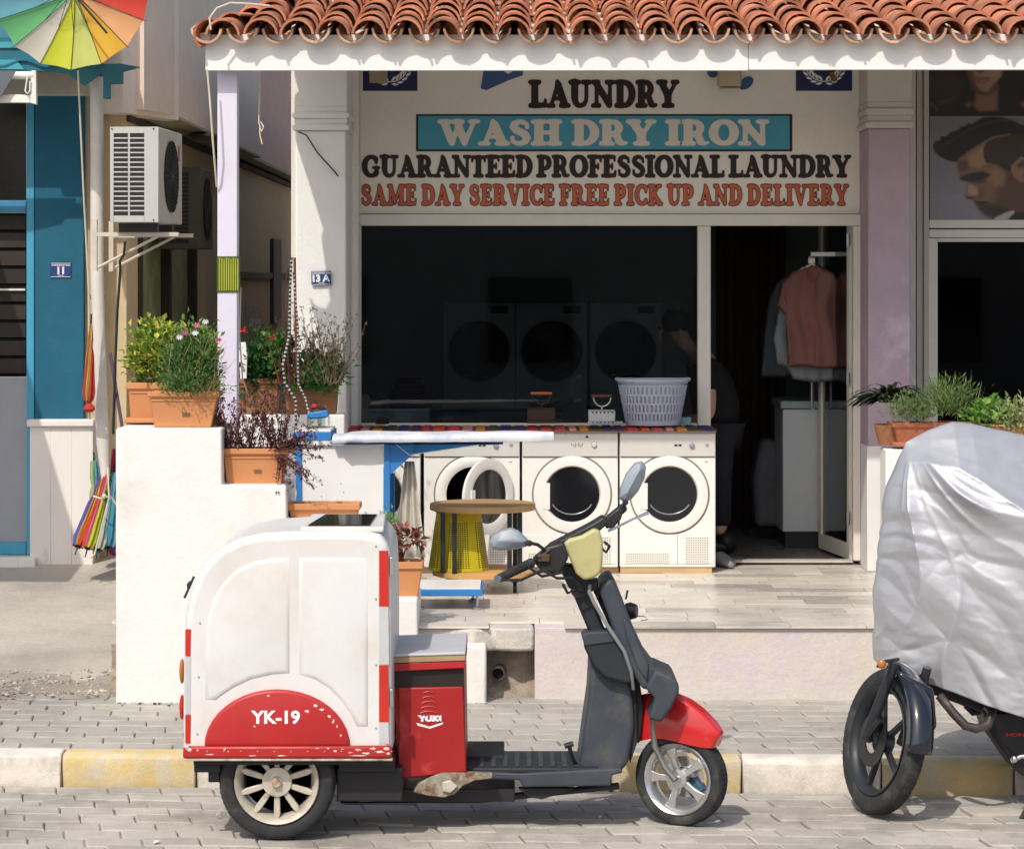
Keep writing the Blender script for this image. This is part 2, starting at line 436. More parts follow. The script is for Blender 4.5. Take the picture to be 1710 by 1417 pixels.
def print_picture(name, x0, x1, y0, y1, D, base, layers, parent, n=150, grain=.06, rough=.4):
    # a printed photograph: soft-edged areas of ink on a flat sheet
    gx = np.linspace(x0, x1, n); gy = np.linspace(y0, y1, int(n * (y1 - y0) / (x1 - x0)) + 1); m_ = len(gy)
    X_, Y_ = np.meshgrid(gx, gy)
    C_ = np.zeros((m_, n, 3)) + np.array(base)
    rs = np.random.RandomState(3)
    for pts, c, fe, al in layers:
        pts = np.array(pts, float); ins = np.zeros_like(X_, bool); dist = np.full_like(X_, 1e9)
        for (ax, ay), (bx_, by_) in zip(pts, np.roll(pts, -1, 0)):
            cond = (ay > Y_) != (by_ > Y_)
            with np.errstate(divide='ignore', invalid='ignore'): xi = (bx_ - ax) * (Y_ - ay) / (by_ - ay) + ax
            ins ^= cond & (X_ < xi)
            dx, dy = bx_ - ax, by_ - ay; t = np.clip(((X_ - ax) * dx + (Y_ - ay) * dy) / (dx * dx + dy * dy + 1e-9), 0, 1)
            dist = np.minimum(dist, np.hypot(X_ - ax - t * dx, Y_ - ay - t * dy))
        sd = np.where(ins, dist, -dist)
        a = np.clip(.5 + sd / (2 * fe), 0, 1); a = (a * a * (3 - 2 * a) * al)[..., None]
        C_ = C_ * (1 - a) + np.array(c) * a
    C_ *= 1 + (rs.rand(m_, n, 1) - .5) * 2 * grain
    me = bpy.data.meshes.new(name)
    o_ = ORG[parent.name]
    vs = [P(x, y, D) - o_ for y in gy for x in gx]
    fs = [(j * n + i, (j + 1) * n + i, (j + 1) * n + i + 1, j * n + i + 1) for j in range(m_ - 1) for i in range(n - 1)]
    me.from_pydata(vs, [], fs)
    at = me.color_attributes.new('ink', 'FLOAT_COLOR', 'POINT')
    at.data.foreach_set('color', np.concatenate([C_, np.ones((m_, n, 1))], 2).ravel())
    m = bpy.data.materials.new(name + '_ink'); m.use_nodes = True
    N = m.node_tree.nodes; a_ = N.new('ShaderNodeAttribute'); a_.attribute_name = 'ink'
    b = N['Principled BSDF']; b.inputs['Roughness'].default_value = rough; m.node_tree.links.new(a_.outputs['Color'], b.inputs['Base Color'])
    me.materials.append(m)
    o = bpy.data.objects.new(name, me); col.objects.link(o); o.parent = parent; ORG[o.name] = o_
    return o
def flat(name, pts, D, m, parent):
    mb = MB(); mb.add([P(a, b, D) for a, b in pts], [tuple(range(len(pts)))])
    return mb.build(name, m, parent, smooth=0, recalc=False)
# ================================================================= GROUND
M_asph = mat('joint_sand', (.33, .305, .27), .95, var=.2, vs=8, bump=.004, bs=60, world_co=True)
M_paver = mat('concrete_paver', (.42, .39, .345), .92, var=.13, vs=7, bump=.004, bs=55, rand=.13, c2=(.25, .225, .195), c2s=1.6, c2t=.60, c2w=.1, fine=.14, world_co=True)
M_paver2 = mat('grey_walk_paver', (.41, .385, .34), .92, var=.12, vs=7, bump=.004, bs=55, rand=.09, c2=(.33, .31, .28), c2s=1.4, c2t=.57, c2w=.12, fine=.14, world_co=True)
g = MB(); g.box(-60, 60, -40, 90, -.5, -.062); ground = tag(g.build('ground', M_gray, smooth=0), 'bare concrete ground under the street and the shops', kind='structure')
def paver_mesh(name, L, W, Hh, m, zig=.018):
    a = L / 2 - .003; b = W / 2 - .0025
    out = [(-a + zig, -b), (a + zig, -b), (a, 0), (a - zig * .2 + zig * .9, b * .35), (a - zig, b), (-a - zig, b), (-a, 0), (-a + zig * .7, -b * .35)]
    out = [(-a + zig, -b), (a + zig, -b), (a - .002, 0), (a - zig, b), (-a - zig, b), (-a - .002, 0)]
    n = len(out); mb = MB()
    ins = .007
    vs = [(x, y, -Hh) for x, y in out] + [(x, y, -ins * .8) for x, y in out] + [(x * (1 - ins / a), y * (1 - ins / b), 0) for x, y in out]
    fs = []
    for k in (0, n):
        for i in range(n): fs.append((k + i, k + (i + 1) % n, k + n + (i + 1) % n, k + n + i))
    fs.append(tuple(range(2 * n, 3 * n)))
    mb.add(vs, fs)
    return mb.mesh(name, m, smooth=30)
def kerbD(x): return 12.82 - .045 * x
# road: a bed with one paver object for each stone near the kerb
road = MB(); road.prismz([(-30, -14), (30, -14), (30, kerbD(30)), (-30, kerbD(-30))], -.07, -.012)
road = tag(road.build('road', M_asph, smooth=0), 'street paved with worn grey interlocking concrete blocks', kind='structure')
ka = math.atan(-.045)
def pave(parent, me, L, W, u0, u1, v0, v1, origin, ang, z, name='paver', limit=300, cut=None, stuff_mat=None, jitter=.004):
    q = Matrix.Rotation(ang, 3, 'Z'); items = []
    r = 0; v = v0 + W / 2
    while v < v1 + 1e-6:
        u = u0 + (r % 2) * L / 2
        while u < u1:
            p = q @ Vector((u, v, 0)) + Vector((origin[0], origin[1], 0))
            if cut is None or cut(p): items.append(p)
            u += L
        v += W; r += 1
    items.sort(key=lambda p: (abs(p.x) > 2.45 * p.y / 12.3, p.y))
    for p in items[:limit]:
        dz = random.uniform(-jitter, jitter)
        inst(name, me, parent, (p.x, p.y, z + dz), (random.uniform(-.02, .02), random.uniform(-.018, .018), ang + random.choice((0, 0, PI)) + random.uniform(-.008, .008)))
    if items[limit:]:
        mb = MB()
        vs = [v.co.copy() for v in me.vertices]; fs = [tuple(pp.vertices) for pp in me.polygons]
        for p in items[limit:]:
            mb.add([q @ w + Vector((p.x, p.y, z + random.uniform(-jitter, jitter))) for w in vs], fs)
        o = mb.build(name + '_field', me.materials[0], parent, smooth=30, weld=False, recalc=False); o['kind'] = 'stuff'
pm = paver_mesh('paver', .245, .165, .05, M_paver)
pave(road, pm, .245, .165, -4.2, 4.2, -2.475, 0, (0, 12.80, 0), ka, 0, limit=290, jitter=.007)
# sidewalk
sw = MB(); sw.prismz([(-30, kerbD(-30) + .15), (30, kerbD(30) + .15), (30, 17.9), (-30, 17.9)], -.05, .135)
sidewalk = tag(sw.build('sidewalk', M_asph, smooth=0), 'footpath of grey paving blocks between the kerb and the shop terrace', kind='structure')
pm2 = paver_mesh('paver', .245, .165, .05, M_paver2, .012)
pave(sidewalk, pm2, .245, .165, -4.2, 4.2, .155, 2.6, (0, 12.82, 0), ka, .15, limit=290, cut=lambda p: p.y < 14.95 and not (p.x < -1.9 and p.y > 14.75))
# kerb stones
M_kw = mat('kerb_white_paint', (.70, .65, .58), .85, var=.1, vs=6, bump=.004, bs=40, c2=(.50, .46, .40), c2s=8, c2t=.57, c2w=.12, fine=.12)
M_ky = mat('kerb_yellow_paint', (.60, .46, .21), .85, var=.14, vs=6, bump=.004, bs=40, c2=(.54, .50, .42), c2s=7, c2t=.56, c2w=.12, fine=.12)
kerb = bpy.data.objects.new('kerb', None); col.objects.link(kerb); ORG['kerb'] = Vector((0, 0, 0)); tag(kerb, 'kerb of stones painted yellow and white in turn', kind='structure')
bx = [-1070, -838, -606, -372, -139, 93, 322, 555, 788, 1021, 1240, 1472, 1692, 1925, 2157, 2390, 2620]
for i in range(len(bx) - 1):
    a, b = PX(bx[i], 12.75) + .004, PX(bx[i + 1], 12.75) - .004
    prof = [(0.012, -.02), (0.0, .1), (.006, .135), (.03, .151), (.15, .153), (.15, -.02)]
    mb = MB(); n = len(prof); nx = 7
    vs = []; fs = []
    for k in range(nx):
        x = a + (b - a) * k / (nx - 1)
        for q, (dy, z) in enumerate(prof):
            jj = .004 if 0 < k < nx - 1 else .0
            vs.append((x, kerbD(x) + dy + random.uniform(-jj, jj) * (q < 4), z + random.uniform(-jj, jj) * (q in (2, 3))))
    for k in range(nx - 1):
        for q in range(n): fs.append((k * n + q, k * n + (q + 1) % n, (k + 1) * n + (q + 1) % n, (k + 1) * n + q))
    fs.append(tuple(range(n))); fs.append(tuple(range((nx - 1) * n, nx * n)))
    mb.add(vs, fs)
    mb.build('kerb_stone', M_kw if i % 2 == 0 else M_ky, kerb, bevel=.006, seg=1, smooth=40)
# sloping forecourt on the left, up to the teal shop
M_fore = mat('forecourt_concrete', (.46, .425, .375), .92, var=.12, vs=1.5, bump=.005, bs=25, c2=(.36, .33, .29), c2s=1.3, c2t=.56, c2w=.1, fine=.1)
M_dirt = mat('dirt', (.33, .295, .25), .98, var=.2, vs=6, bump=.012, bs=40, fine=.2, c2=(.36, .32, .27), c2s=9, c2t=.55)
fx = PX(205, 15.2)
mb = MB(); ny = 14; nx = 16
vs = []; fs = []
for j in range(ny + 1):
    y = 14.8 + (18.1 - 14.8) * j / ny
    for i in range(nx + 1):
        x = -9 + (-2.0 + 9) * (i / nx) ** .6
        z = .16 + max(0, (y - 14.95)) * .128
        vs.append((x, y, min(z, .54) + mnoise.noise((x * 1.5, y * 2, 0)) * .012 * (j > 0)))
for j in range(ny):
    for i in range(nx): fs.append((j * (nx + 1) + i, j * (nx + 1) + i + 1, (j + 1) * (nx + 1) + i + 1, (j + 1) * (nx + 1) + i))
mb.add(vs, fs)
fore = tag(mb.build('forecourt', M_fore), 'sloping concrete forecourt rising to the teal shop', kind='structure')
# dirt strip with stones where the paving stops
mb = MB(); vs = []; fs = []; nx = 26; ny = 9
for j in range(ny + 1):
    for i in range(nx + 1):
        x = -4.2 + (fx - .0 + 4.2) * i / nx
        y = 14.62 + .72 * j / ny + .05 * mnoise.noise((x * 3, j, 4))
        e = min(j, ny - j, 2) / 2
        vs.append((x, y, .148 + max(0, y - 14.95) * .128 + e * (.018 + .016 * mnoise.noise((x * 4, y * 5, 1)))))
for j in range(ny):
    for i in range(nx): fs.append((j * (nx + 1) + i, j * (nx + 1) + i + 1, (j + 1) * (nx + 1) + i + 1, (j + 1) * (nx + 1) + i))
mb.add(vs, fs)
tag(mb.build('dirt_patch', M_dirt, smooth=60), 'bare dirt strip between the footpath and the forecourt left of the white stepped wall', 'dirt', kind='stuff')
mb = MB()
for i in range(420):
    x = random.uniform(-3.2, fx - .02) if i < 330 else random.uniform(PX(815, 14.7), PX(890, 14.7)); y = random.uniform(14.6, 15.3) if i < 330 else random.uniform(14.72, 14.9); s = random.uniform(.005, .018)
    z = .165 + max(0, y - 14.95) * .128 if i < 330 else .16
    mb.add([(x + s * random.uniform(.6, 1.3) * a, y + s * random.uniform(.6, 1.3) * b, z + s * random.uniform(.5, 1) * c) for a, b, c in ((1, 0, 0), (0, 1, 0), (-1, 0, 0), (0, -1, 0), (0, 0, 1), (0, 0, -1))],
           [(0, 1, 4), (1, 2, 4), (2, 3, 4), (3, 0, 4), (1, 0, 5), (2, 1, 5), (3, 2, 5), (0, 3, 5)])
tag(mb.build('gravel', mat('gravel_stone', (.42, .38, .33), .9, rand=.35), smooth=0, weld=False), 'loose gravel scattered on the dirt beside the footpath', 'gravel', kind='stuff')

# ================================================================= TERRACE
TZ = .54
M_terrace = mat('terrace_render', (.58, .515, .53), .92, var=.07, vs=3, bump=.006, bs=22, c2=(.60, .55, .48), c2s=1.8, c2t=.5, c2w=.1, fine=.07)
M_slab = mat('broken_concrete', (.55, .51, .46), .95, var=.15, vs=5, bump=.014, bs=18, fine=.12)
M_rubble = mat('earth_rubble', (.33, .28, .22), .98, var=.3, vs=14, bump=.03, bs=22, fine=.2)
x893 = PX(893, 14.6)
mb = MB()
mb.box(x893, 4.6, 14.6, 20.8, .10, TZ - .012)
mb.box(-2.05, x893 - .002, 15.0, 20.8, .10, TZ - .014)
terrace = tag(mb.build('terrace', M_terrace, bevel=.003), 'raised terrace with a pale lilac rendered front and marble floor', kind='structure')
mb = MB()
pts = [(-2.05, 14.62), (-.8, 14.6), (-.45, 14.63), (-.2, 14.56), (-.1, 14.62), (.0, 14.58), (x893 - .004, 14.6), (x893 - .004, 15.0), (-2.05, 15.0)]
mb.prismz(pts, .405, TZ - .014)
mb.build('slab_lip', M_slab, terrace, bevel=.015, seg=2)
# rubble-faced hollow below the lip, with a drain pipe
mb = MB(); vs = []; fs = []; nx, nz = 30, 12
for j in range(nz + 1):
    for i in range(nx + 1):
        x = fx + (x893 - fx) * i / nx; z = .13 + .29 * j / nz
        vs.append((x, 14.78 + .05 * mnoise.noise((x * 9, z * 9, 3)) + .03 * mnoise.noise((x * 30, z * 30, 3)) - .10 * (1 - j / nz) ** 2, z))
for j in range(nz):
    for i in range(nx): fs.append((j * (nx + 1) + i, j * (nx + 1) + i + 1, (j + 1) * (nx + 1) + i + 1, (j + 1) * (nx + 1) + i))
mb.add(vs, fs); mb.build('rubble_face', M_rubble, terrace, smooth=60)
pc = P(832, 1124, 14.66)
mb = MB(); mb.lathe([(.036, -.01), (.036, .3), (.030, .3), (.030, -.01)], pc, (.08, 1, .03), n=20, closed=True)
mb.build('drain_pipe', mat('pipe_plastic', (.07, .065, .06), .5), terrace)
mb = MB(); mb.lathe([(0.0, .02), (.0295, .02)], pc, (.08, 1, .03), n=20); mb.build('pipe_mouth', M_black, terrace)
# marble floor: strips of tiles, individually toned
M_marble = mat('marble_tile', (.66, .61, .54), .3, var=.1, vs=2.0, rand=.07, c2=(.57, .52, .46), c2s=2.2, c2t=.58, c2w=.12, stretch=(1, 1.7, 1), fine=.05)
M_marbled = mat('grey_marble_tile', (.46, .42, .38), .3, var=.16, vs=3, rand=.18, c2=(.56, .51, .46), c2s=3, c2t=.55, c2w=.12, stretch=(1, 1.7, 1), fine=.06)
y = 14.578; r = 0
nt_ = 0; rest = MB()
while y < 17.8:
    w = .20; x = fx + .02 - random.uniform(0, .3)
    ge = [MB(), MB()]
    while x < 4.5:
        l = random.choice((.3, .4, .4, .5, .6))
        x0 = max(x, fx); x1 = min(x + l, 4.58)
        if x1 - x0 > .05:
            dz = random.uniform(-.0012, .0012)
            vis = x1 > -2.3 and x0 < 3.2
            if r == 0 and x0 < x893 and random.random() < .35: x += l; continue
            t = MB() if vis and nt_ < 285 else rest
            t.box(x0 + .0015, x1 - .0015, y + .0015, y + w - .0015, TZ - .012, TZ + dz)
            if t is not rest:
                dk = random.random() < (.24 if .3 < x < 2.2 or r in (1, 4) else .12)
                t.build('marble_tile', M_marbled if dk else M_marble, terrace, smooth=0, weld=False); nt_ += 1
        x += l
    y += w; r += 1
if rest.v:
    o = rest.build('marble_tile_field', M_marble, terrace, smooth=0, weld=False); o['kind'] = 'stuff'

# ================================================================= LAUNDRY BUILDING
FD = 17.8
shop = thing('laundry_shop', 'ground floor laundry shop with big dark window, open doorway and pale columns', 'shop', (1.2, FD, TZ))
def zz(py, D=FD): return PZ(py, D)
xl = PX(578, FD); xr = PX(1450, FD)
M_out = mat('upper_wall_render', (.66, .62, .57), .85, var=.05, bump=.003)
mb = MB()
mb.box(-1.42, 4.6, FD + .02, FD + .22, 3.86, 4.9)           # upper wall above the sign
mb.box(xr + .02, PX(1530, FD), FD + .02, FD + .2, TZ, 3.86)    # behind lilac column
mb.box(-1.42, xl, FD - .1, FD + .15, TZ, 3.858)                # left of the window
mb.box(-1.42, -1.28, FD + .152, 32, TZ, 3.858)                # left flank along the alley
mb.build('wall', M_out, shop)
# columns
def column(px0, px1, D, D2, cap0, cap1, mcol, mcap, plain_top=True):
    x0, x1 = PX(px0, D), PX(px1, D)
    za, zb = PZ(cap1, D), PZ(cap0, D)
    mb = MB(); mb.box(x0, x1, D, D2, TZ + .001, za)
    c = mb.build('column', mcol, shop, bevel=.012)
    mb = MB(); mb.box(x0 - .005, x1 + .005, D - .006, D2 - .002, zb, 4.15)
    n = 4; h = (zb - za) / n
    for i in range(n):
        e = .018 if i % 2 == 0 else .006
        z0 = za + i * h
        pr = [(x0 - e, z0 + h * .15), (x0 - e, z0 + h * .85), (x0, z0 + h), (x1, z0 + h), (x1 + e, z0 + h * .85), (x1 + e, z0 + h * .15), (x1, z0), (x0, z0)]
        mb.prism(pr, D - e, D2 - .003)
    k = mb.build('capital', mcap, c, bevel=.006)
    return c
M_capr = mat('column_cap_paint', (.55, .53, .48), .8, var=.05, bump=.002)
column(493, 578, 17.0, 17.68, 178, 218, M_white, M_white)
column(1450, 1521, 17.3, 17.79, 170, 214, M_lilac, M_capr)
mb = MB(); mb.box(PX(1448, 17.29), PX(1523, 17.29), 17.286, 17.6, TZ + .002, PZ(745, 17.29)); mb.build('column_base', M_whitepaint, shop, bevel=.004)
# frames
fr = MB()
Df0, Df1 = 17.70, 17.78
def fbox(m, a, b, c, d, D0=Df0, D1=Df1): m.box(PX(a, D0), PX(b, D0), D0, D1, PZ(d, D0), PZ(c, D0))
fbox(fr, 600, 1447, 357.5, 377)
o = fr.build('head_rail', M_frame, shop, bevel=.006)
fr = MB(); fbox(fr, 1425, 1447, 377.3, 936); fbox(fr, 1447.5, 1454, 357, 936, 17.72, 17.8); fr.build('door_jamb', M_frame, shop, bevel=.006)
fr = MB(); fbox(fr, 1165, 1187, 377.3, 938); fr.build('mullion', M_frame, shop, bevel=.006)
fr = MB(); fbox(fr, 596, 603, 118, 938, 17.71, 17.78); fr.build('window_jamb', M_frame, shop, bevel=.004)
fr = MB(); fbox(fr, 603.5, 1164.5, 706, 938, 17.745, 17.79); fr.build('sill_panel', M_frame, shop, bevel=.004)
fr = MB(); fbox(fr, 1187.5, 1424.5, 935, 939, 17.70, 17.80); fr.build('threshold', M_marbled, shop)
mb = MB(); mb.box(PX(603, 17.755), PX(1165, 17.755), 17.755, 17.76, PZ(706, 17.755), PZ(377, 17.755)); mb.build('window_pane', M_glass, shop, smooth=0)
# open glass door leaf: hinged at the right jamb, swung inwards
dl = thing('glass_door', 'open glazed shop door swung inwards beside the hanging shirts', 'door', (PX(1424, 17.8), 17.82, TZ), rot=(0, 0, 0))
hx, hy = 0, 0
ang = R(98)
dirv = Vector((math.cos(ang), math.sin(ang), 0))
def leaf(mb, u0, u1, z0, z1, t=.04):
    a = dirv * u0; b = dirv * u1; nrm = Vector((-dirv.y, dirv.x, 0)) * t / 2
    vs = [a - nrm, b - nrm, b + nrm, a + nrm]
    mb.prismz([(v.x, v.y) for v in vs], z0, z1)
mb = MB(); leaf(mb, 0, .07, .02, 2.3); leaf(mb, .74, .81, .02, 2.3); leaf(mb, .0702, .7398, 2.22, 2.3); leaf(mb, .0702, .7398, .02, .12)
mb.build('door_frame', M_frame, dl, bevel=.004)
mb = MB(); leaf(mb, .0702, .7398, .121, 2.219, .008); mb.build('glass_pane', M_glassclear, dl, smooth=0)
mb = MB(); a = dirv * .775 + Vector((-.05, 0, 0)); mb.tube([(a.x, a.y, .95), (a.x - .02, a.y, .97), (a.x - .02, a.y, 1.25), (a.x, a.y, 1.27)], .01); mb.build('handle', M_steel, dl)
for z in (.25, 1.15, 2.05):
    mb = MB(); mb.lathe([(.012, 0), (.012, .08)], (-.03, -.015, z), n=10); mb.build('hinge', M_steel, dl)
# interior
D2 = 21.2
mb = MB()
mb.box(-1.27, 4.6, D2, D2 + .1, TZ - .02, 3.86)
mb.box(PX(1530, FD), PX(1530, FD) + .1, FD + .2, D2 - .001, TZ - .02, 3.86)
mb.build('back_wall', M_interior, shop)
mb = MB(); mb.box(-1.279, -1.26, FD + .16, D2 - .002, TZ + .002, 3.5); mb.build('tiled_wall', M_tile_in, shop)
mb = MB(); mb.box(-1.27, 4.6, FD + .22, D2 - .003, 3.5, 3.6); mb.build('ceiling', M_ceiling, shop)
mb = MB(); mb.box(-1.27, 4.6, FD, D2 - .004, TZ - .03, TZ + .001); mb.build('shop_floor', mat('shop_floor_tile', (.2, .19, .18), .3, var=.15, vs=3), shop)
mb = MB(); mb.box(PX(1186, FD) + .02, 2.74, 19.9, 19.98, TZ + .01, 3.49); 
mb2 = MB(); mb2.box(PX(1215, 19.85), PX(1300, 19.85), 19.84, 19.9, TZ + .012, 2.75); 
# roof slab over the interiors
mb = MB(); mb.box(-1.42, 4.6, FD + .23, 32, 4.0, 4.12); mb.build('roof_slab', M_gray, shop)

cu = MB(); vs = []; fs = []  # invented dark pleated sheet, added to deepen the gloom in the doorway
for i in range(40):
    x = PX(1196, 20) + (PX(1312, 20) - PX(1196, 20)) * i / 39; yq = 20.0 + .03 * math.sin(i * 1.3)
    vs += [(x, yq, TZ + .03), (x, yq, 3.1)]
cu.add(vs, [(2 * i, 2 * i + 2, 2 * i + 3, 2 * i + 1) for i in range(39)]); cu.build('gloom_backdrop', mat('gloom_backdrop_brown', (.045, .028, .02), .95), shop, smooth=80, recalc=False)
# sign
SD = 17.74
sign = thing('laundry_sign', 'large pale shop sign reading LAUNDRY WASH DRY IRON above the window', 'sign', (PX(1020, SD), SD, PZ(356, SD)))
mb = MB(); mb.box(PX(600, SD) + .003, PX(1447, SD), SD, SD + .04, PZ(357, SD), 3.87); mb.build('panel', M_sign, sign, bevel=.002)
slab_text('lettering', 'LAUNDRY', 883, 1134, 134, 180, SD - .006, M_black, sign, -.012)
slab_text('letter_outline', 'LAUNDRY', 883, 1134, 134, 180, SD - .003, M_brownprint, sign, .016)
mb = MB(); mb.box(PX(695, SD), PX(1323, SD), SD - .004, SD - .0005, PZ(253, SD), PZ(191, SD)); mb.build('banner_border', M_black, sign)
mb = MB(); mb.box(PX(698.5, SD), PX(1318.5, SD), SD - .007, SD - .0045, PZ(249.5, SD), PZ(194, SD)); mb.build('banner', M_tealprint, sign)
slab_text('lettering', 'WASH DRY IRON', 733, 1284, 200, 243, SD - .009, M_creamprint, sign, .012, space=.36)
slab_text('lettering', 'GUARANTEED PROFESSIONAL LAUNDRY', 604, 1421, 259, 296.5, SD - .006, M_black, sign, -.014, space=.22, gap=-.03)
slab_text('letter_outline', 'GUARANTEED PROFESSIONAL LAUNDRY', 604, 1421, 259, 296.5, SD - .003, M_brownprint, sign, .014, space=.22, gap=-.03)
slab_text('lettering', 'SAME DAY SERVICE FREE PICK UP AND DELIVERY', 602, 1417, 308, 343, SD - .006, M_redprint, sign, -.012, space=.3, gap=.02)
slab_text('letter_outline', 'SAME DAY SERVICE FREE PICK UP AND DELIVERY', 602, 1417, 308, 343, SD - .003, M_black, sign, .03, space=.3, gap=.02)
def emblem(x0, x1, cx, cy):
    flat('emblem_ground', [(x0, 90), (x0, 152), (x1, 152), (x1, 90)], SD - .003, M_navy, sign)
    mb = MB(); D = SD - .006
    for s in (-1, 1):
        pts = [(cx + s * 31 * math.sin(R(a)), cy + 31 * math.cos(R(a)) + 8) for a in range(-12, 110, 8)]
        for (a, b), (c, d) in zip(pts[:-1], pts[1:]):
            L_ = math.hypot(c - a, d - b) or 1; nx_, ny_ = -(d - b) / L_ * .9, (c - a) / L_ * .9
            mb.add([P(a + nx_, b + ny_, D), P(c + nx_, d + ny_, D), P(c - nx_, d - ny_, D), P(a - nx_, b - ny_, D)], [(0, 1, 2, 3)])
        for a in range(14, 110, 15):
            for o_, tilt in ((26, 28), (36, -28)):
                ax, ay = cx + s * o_ * math.sin(R(a)), cy + o_ * math.cos(R(a)) + 8
                th = R(a) + R(tilt) + R(6)
                ux, uy = s * math.cos(th), -math.sin(th)
                vx, vy = -uy, ux
                lf = [(-6, 0), (-3, 2.0), (1, 2.4), (6, 0), (1, -2.0), (-3, -1.6)]
                mb.add([P(ax + ux * p + vx * q, ay + uy * p + vy * q, D - .001) for p, q in lf], [tuple(range(6))])
    mb.build('laurel_emblem', M_whiteprint, sign, smooth=0, recalc=False)
emblem(606, 697, 651, 98); emblem(1329, 1423, 1376, 97)
mb = MB(); mb.box(PX(617, SD), PX(647, SD), SD - .011, SD - .008, PZ(139, SD), PZ(104, SD)); mb.build('tape_patch', mat('old_tape', (.42, .33, .22), .6), sign)
flat('stain', [(1384, 122), (1392, 120), (1398, 132), (1394, 138), (1388, 134)], SD - .009, mat('rust_stain', (.2, .09, .04), .8), sign)
flat('blue_logo', [(811, 95), (874, 95), (873, 126), (850, 134), (812, 151), (803, 148), (804, 140)], SD - .004, M_blueprint, sign)
flat('logo_detail', [(838, 115), (848, 124), (858, 118), (856, 110)], SD - .006, M_sign, sign)
def ell(cx, cy, rx, ry, rot=0, n=20): return [(cx + rx * math.cos(2 * PI * i / n) * math.cos(rot) - ry * math.sin(2 * PI * i / n) * math.sin(rot), cy + rx * math.cos(2 * PI * i / n) * math.sin(rot) + ry * math.sin(2 * PI * i / n) * math.cos(rot)) for i in range(n)]
flat('blue_logo', ell(1246, 139, 14, 9, -.7), SD - .004, M_blueprint, sign)
flat('blue_logo', ell(1190, 122, 9, 8, .4), SD - .004, M_blueprint, sign)
# wall lamp
lamp = thing('wall_lamp', 'small beige plastic lamp fixed over the sign, half hidden by the fascia', 'lamp', P(1217, 150, 17.7))
mb = MB(); mb.box(PX(1199, 17.62), PX(1238, 17.62), 17.60, 17.70, PZ(146, 17.62), PZ(104, 17.62)); mb.build('housing', mat('lamp_beige', (.45, .38, .28), .5), lamp, bevel=.02, seg=3)
mb = MB(); mb.box(PX(1202, 17.62), PX(1234, 17.62), 17.595, 17.68, PZ(152, 17.62), PZ(147, 17.62)); mb.build('diffuser', mat('lamp_cover', (.6, .55, .42), .4), lamp, bevel=.006)
# downpipe left of the window
dp = thing('downpipe', 'white round downpipe running down between the white column and the laundry window', 'pipe', (PX(590, 17.6), 17.6, TZ))
c = PX(590, 17.6)
mb = MB(); mb.tube([(c, 17.6, TZ + .9), (c, 17.6, 3.9)], .036, 16); mb.build('pipe', M_white, dp)
for py in (373, 640, 290):
    mb = MB(); mb.lathe([(.041, 0), (.041, .05)], (c, 17.6, PZ(py, 17.6)), n=16); mb.build('pipe_collar', M_white, dp, bevel=.004)
cb = MB(); cb.tube([(PX(579.5, 17.5), 17.5, 1.4), (PX(579.5, 17.5), 17.5, 4.0)], .007, 6)
cb.tube([P(498, 220, 16.95), P(512, 226, 16.95), P(530, 255, 16.96), P(560, 288, 16.97), P(577, 312, 17.1), P(579, 340, 17.5)], .005, 6)
tag(cb.build('cable', M_dark), 'thin black cable running down beside the white column capital', 'cable')

# ================================================================= PORCH ROOF
RD = 15.4
roof = thing('tiled_porch_roof', 'terracotta barrel tiled porch roof with white fascia above the terrace', 'roof', (-1.7, RD, PZ(118, RD)))
zf0, zf1 = PZ(118, RD), PZ(58, RD)
xa, xb, xc = PX(343, RD), PX(1250, RD), 4.65
mb = MB(); mb.box(xa, xb - .001, RD, RD + .03, zf0, zf1); mb.build('fascia_board', M_board, roof, bevel=.003)
mb = MB(); mb.box(xb + .001, xc, RD, RD + .03, zf0 + .004, zf1 + .003); mb.build('fascia_board', M_board, roof, bevel=.003)
SL = .21
def rake(y_):
    t_ = [(15.2, -1.77), (15.85, -1.57), (16.4, -1.45), (17.0, -1.39), (18.2, -1.30)]
    for (a_, b_), (c_, d_) in zip(t_[:-1], t_[1:]):
        if y_ <= c_: return b_ + (d_ - b_) * (y_ - a_) / (c_ - a_)
    return -1.3
mb = MB()
for x in [xa + .52 + i * .62 for i in range(10)]:
    mb.prismx = None
    vs = []; z0 = zf1 - .06
    for yy in (RD + .031, 17.75):
        zt = z0 + (yy - RD) * SL
        vs += [(x, yy, zt - .09), (x + .06, yy, zt - .09), (x + .06, yy, zt), (x, yy, zt)]
    mb = MB(); mb.add(vs, [(0, 1, 2, 3), (4, 5, 6, 7), (0, 1, 5, 4), (1, 2, 6, 5), (2, 3, 7, 6), (3, 0, 4, 7)])
    mb.build('rafter', M_deck, roof)
mb = MB(); ys_ = [RD + .031, 15.85, 16.4, 17.0, 17.79]
vs = []
for yy in ys_:
    zt = zf1 - .055 + (yy - RD) * SL
    for x in (rake(yy) + .05, xc): vs += [(x, yy, zt), (x, yy, zt + .02)]
fs = [(0, 1, 3, 2), (16, 18, 19, 17)]
for i in range(4):
    a_ = i * 4
    fs += [(a_, a_ + 2, a_ + 6, a_ + 4), (a_ + 1, a_ + 5, a_ + 7, a_ + 3), (a_, a_ + 4, a_ + 5, a_ + 1), (a_ + 2, a_ + 3, a_ + 7, a_ + 6)]
mb.add(vs, fs)
mb.build('roof_deck', M_deck, roof)
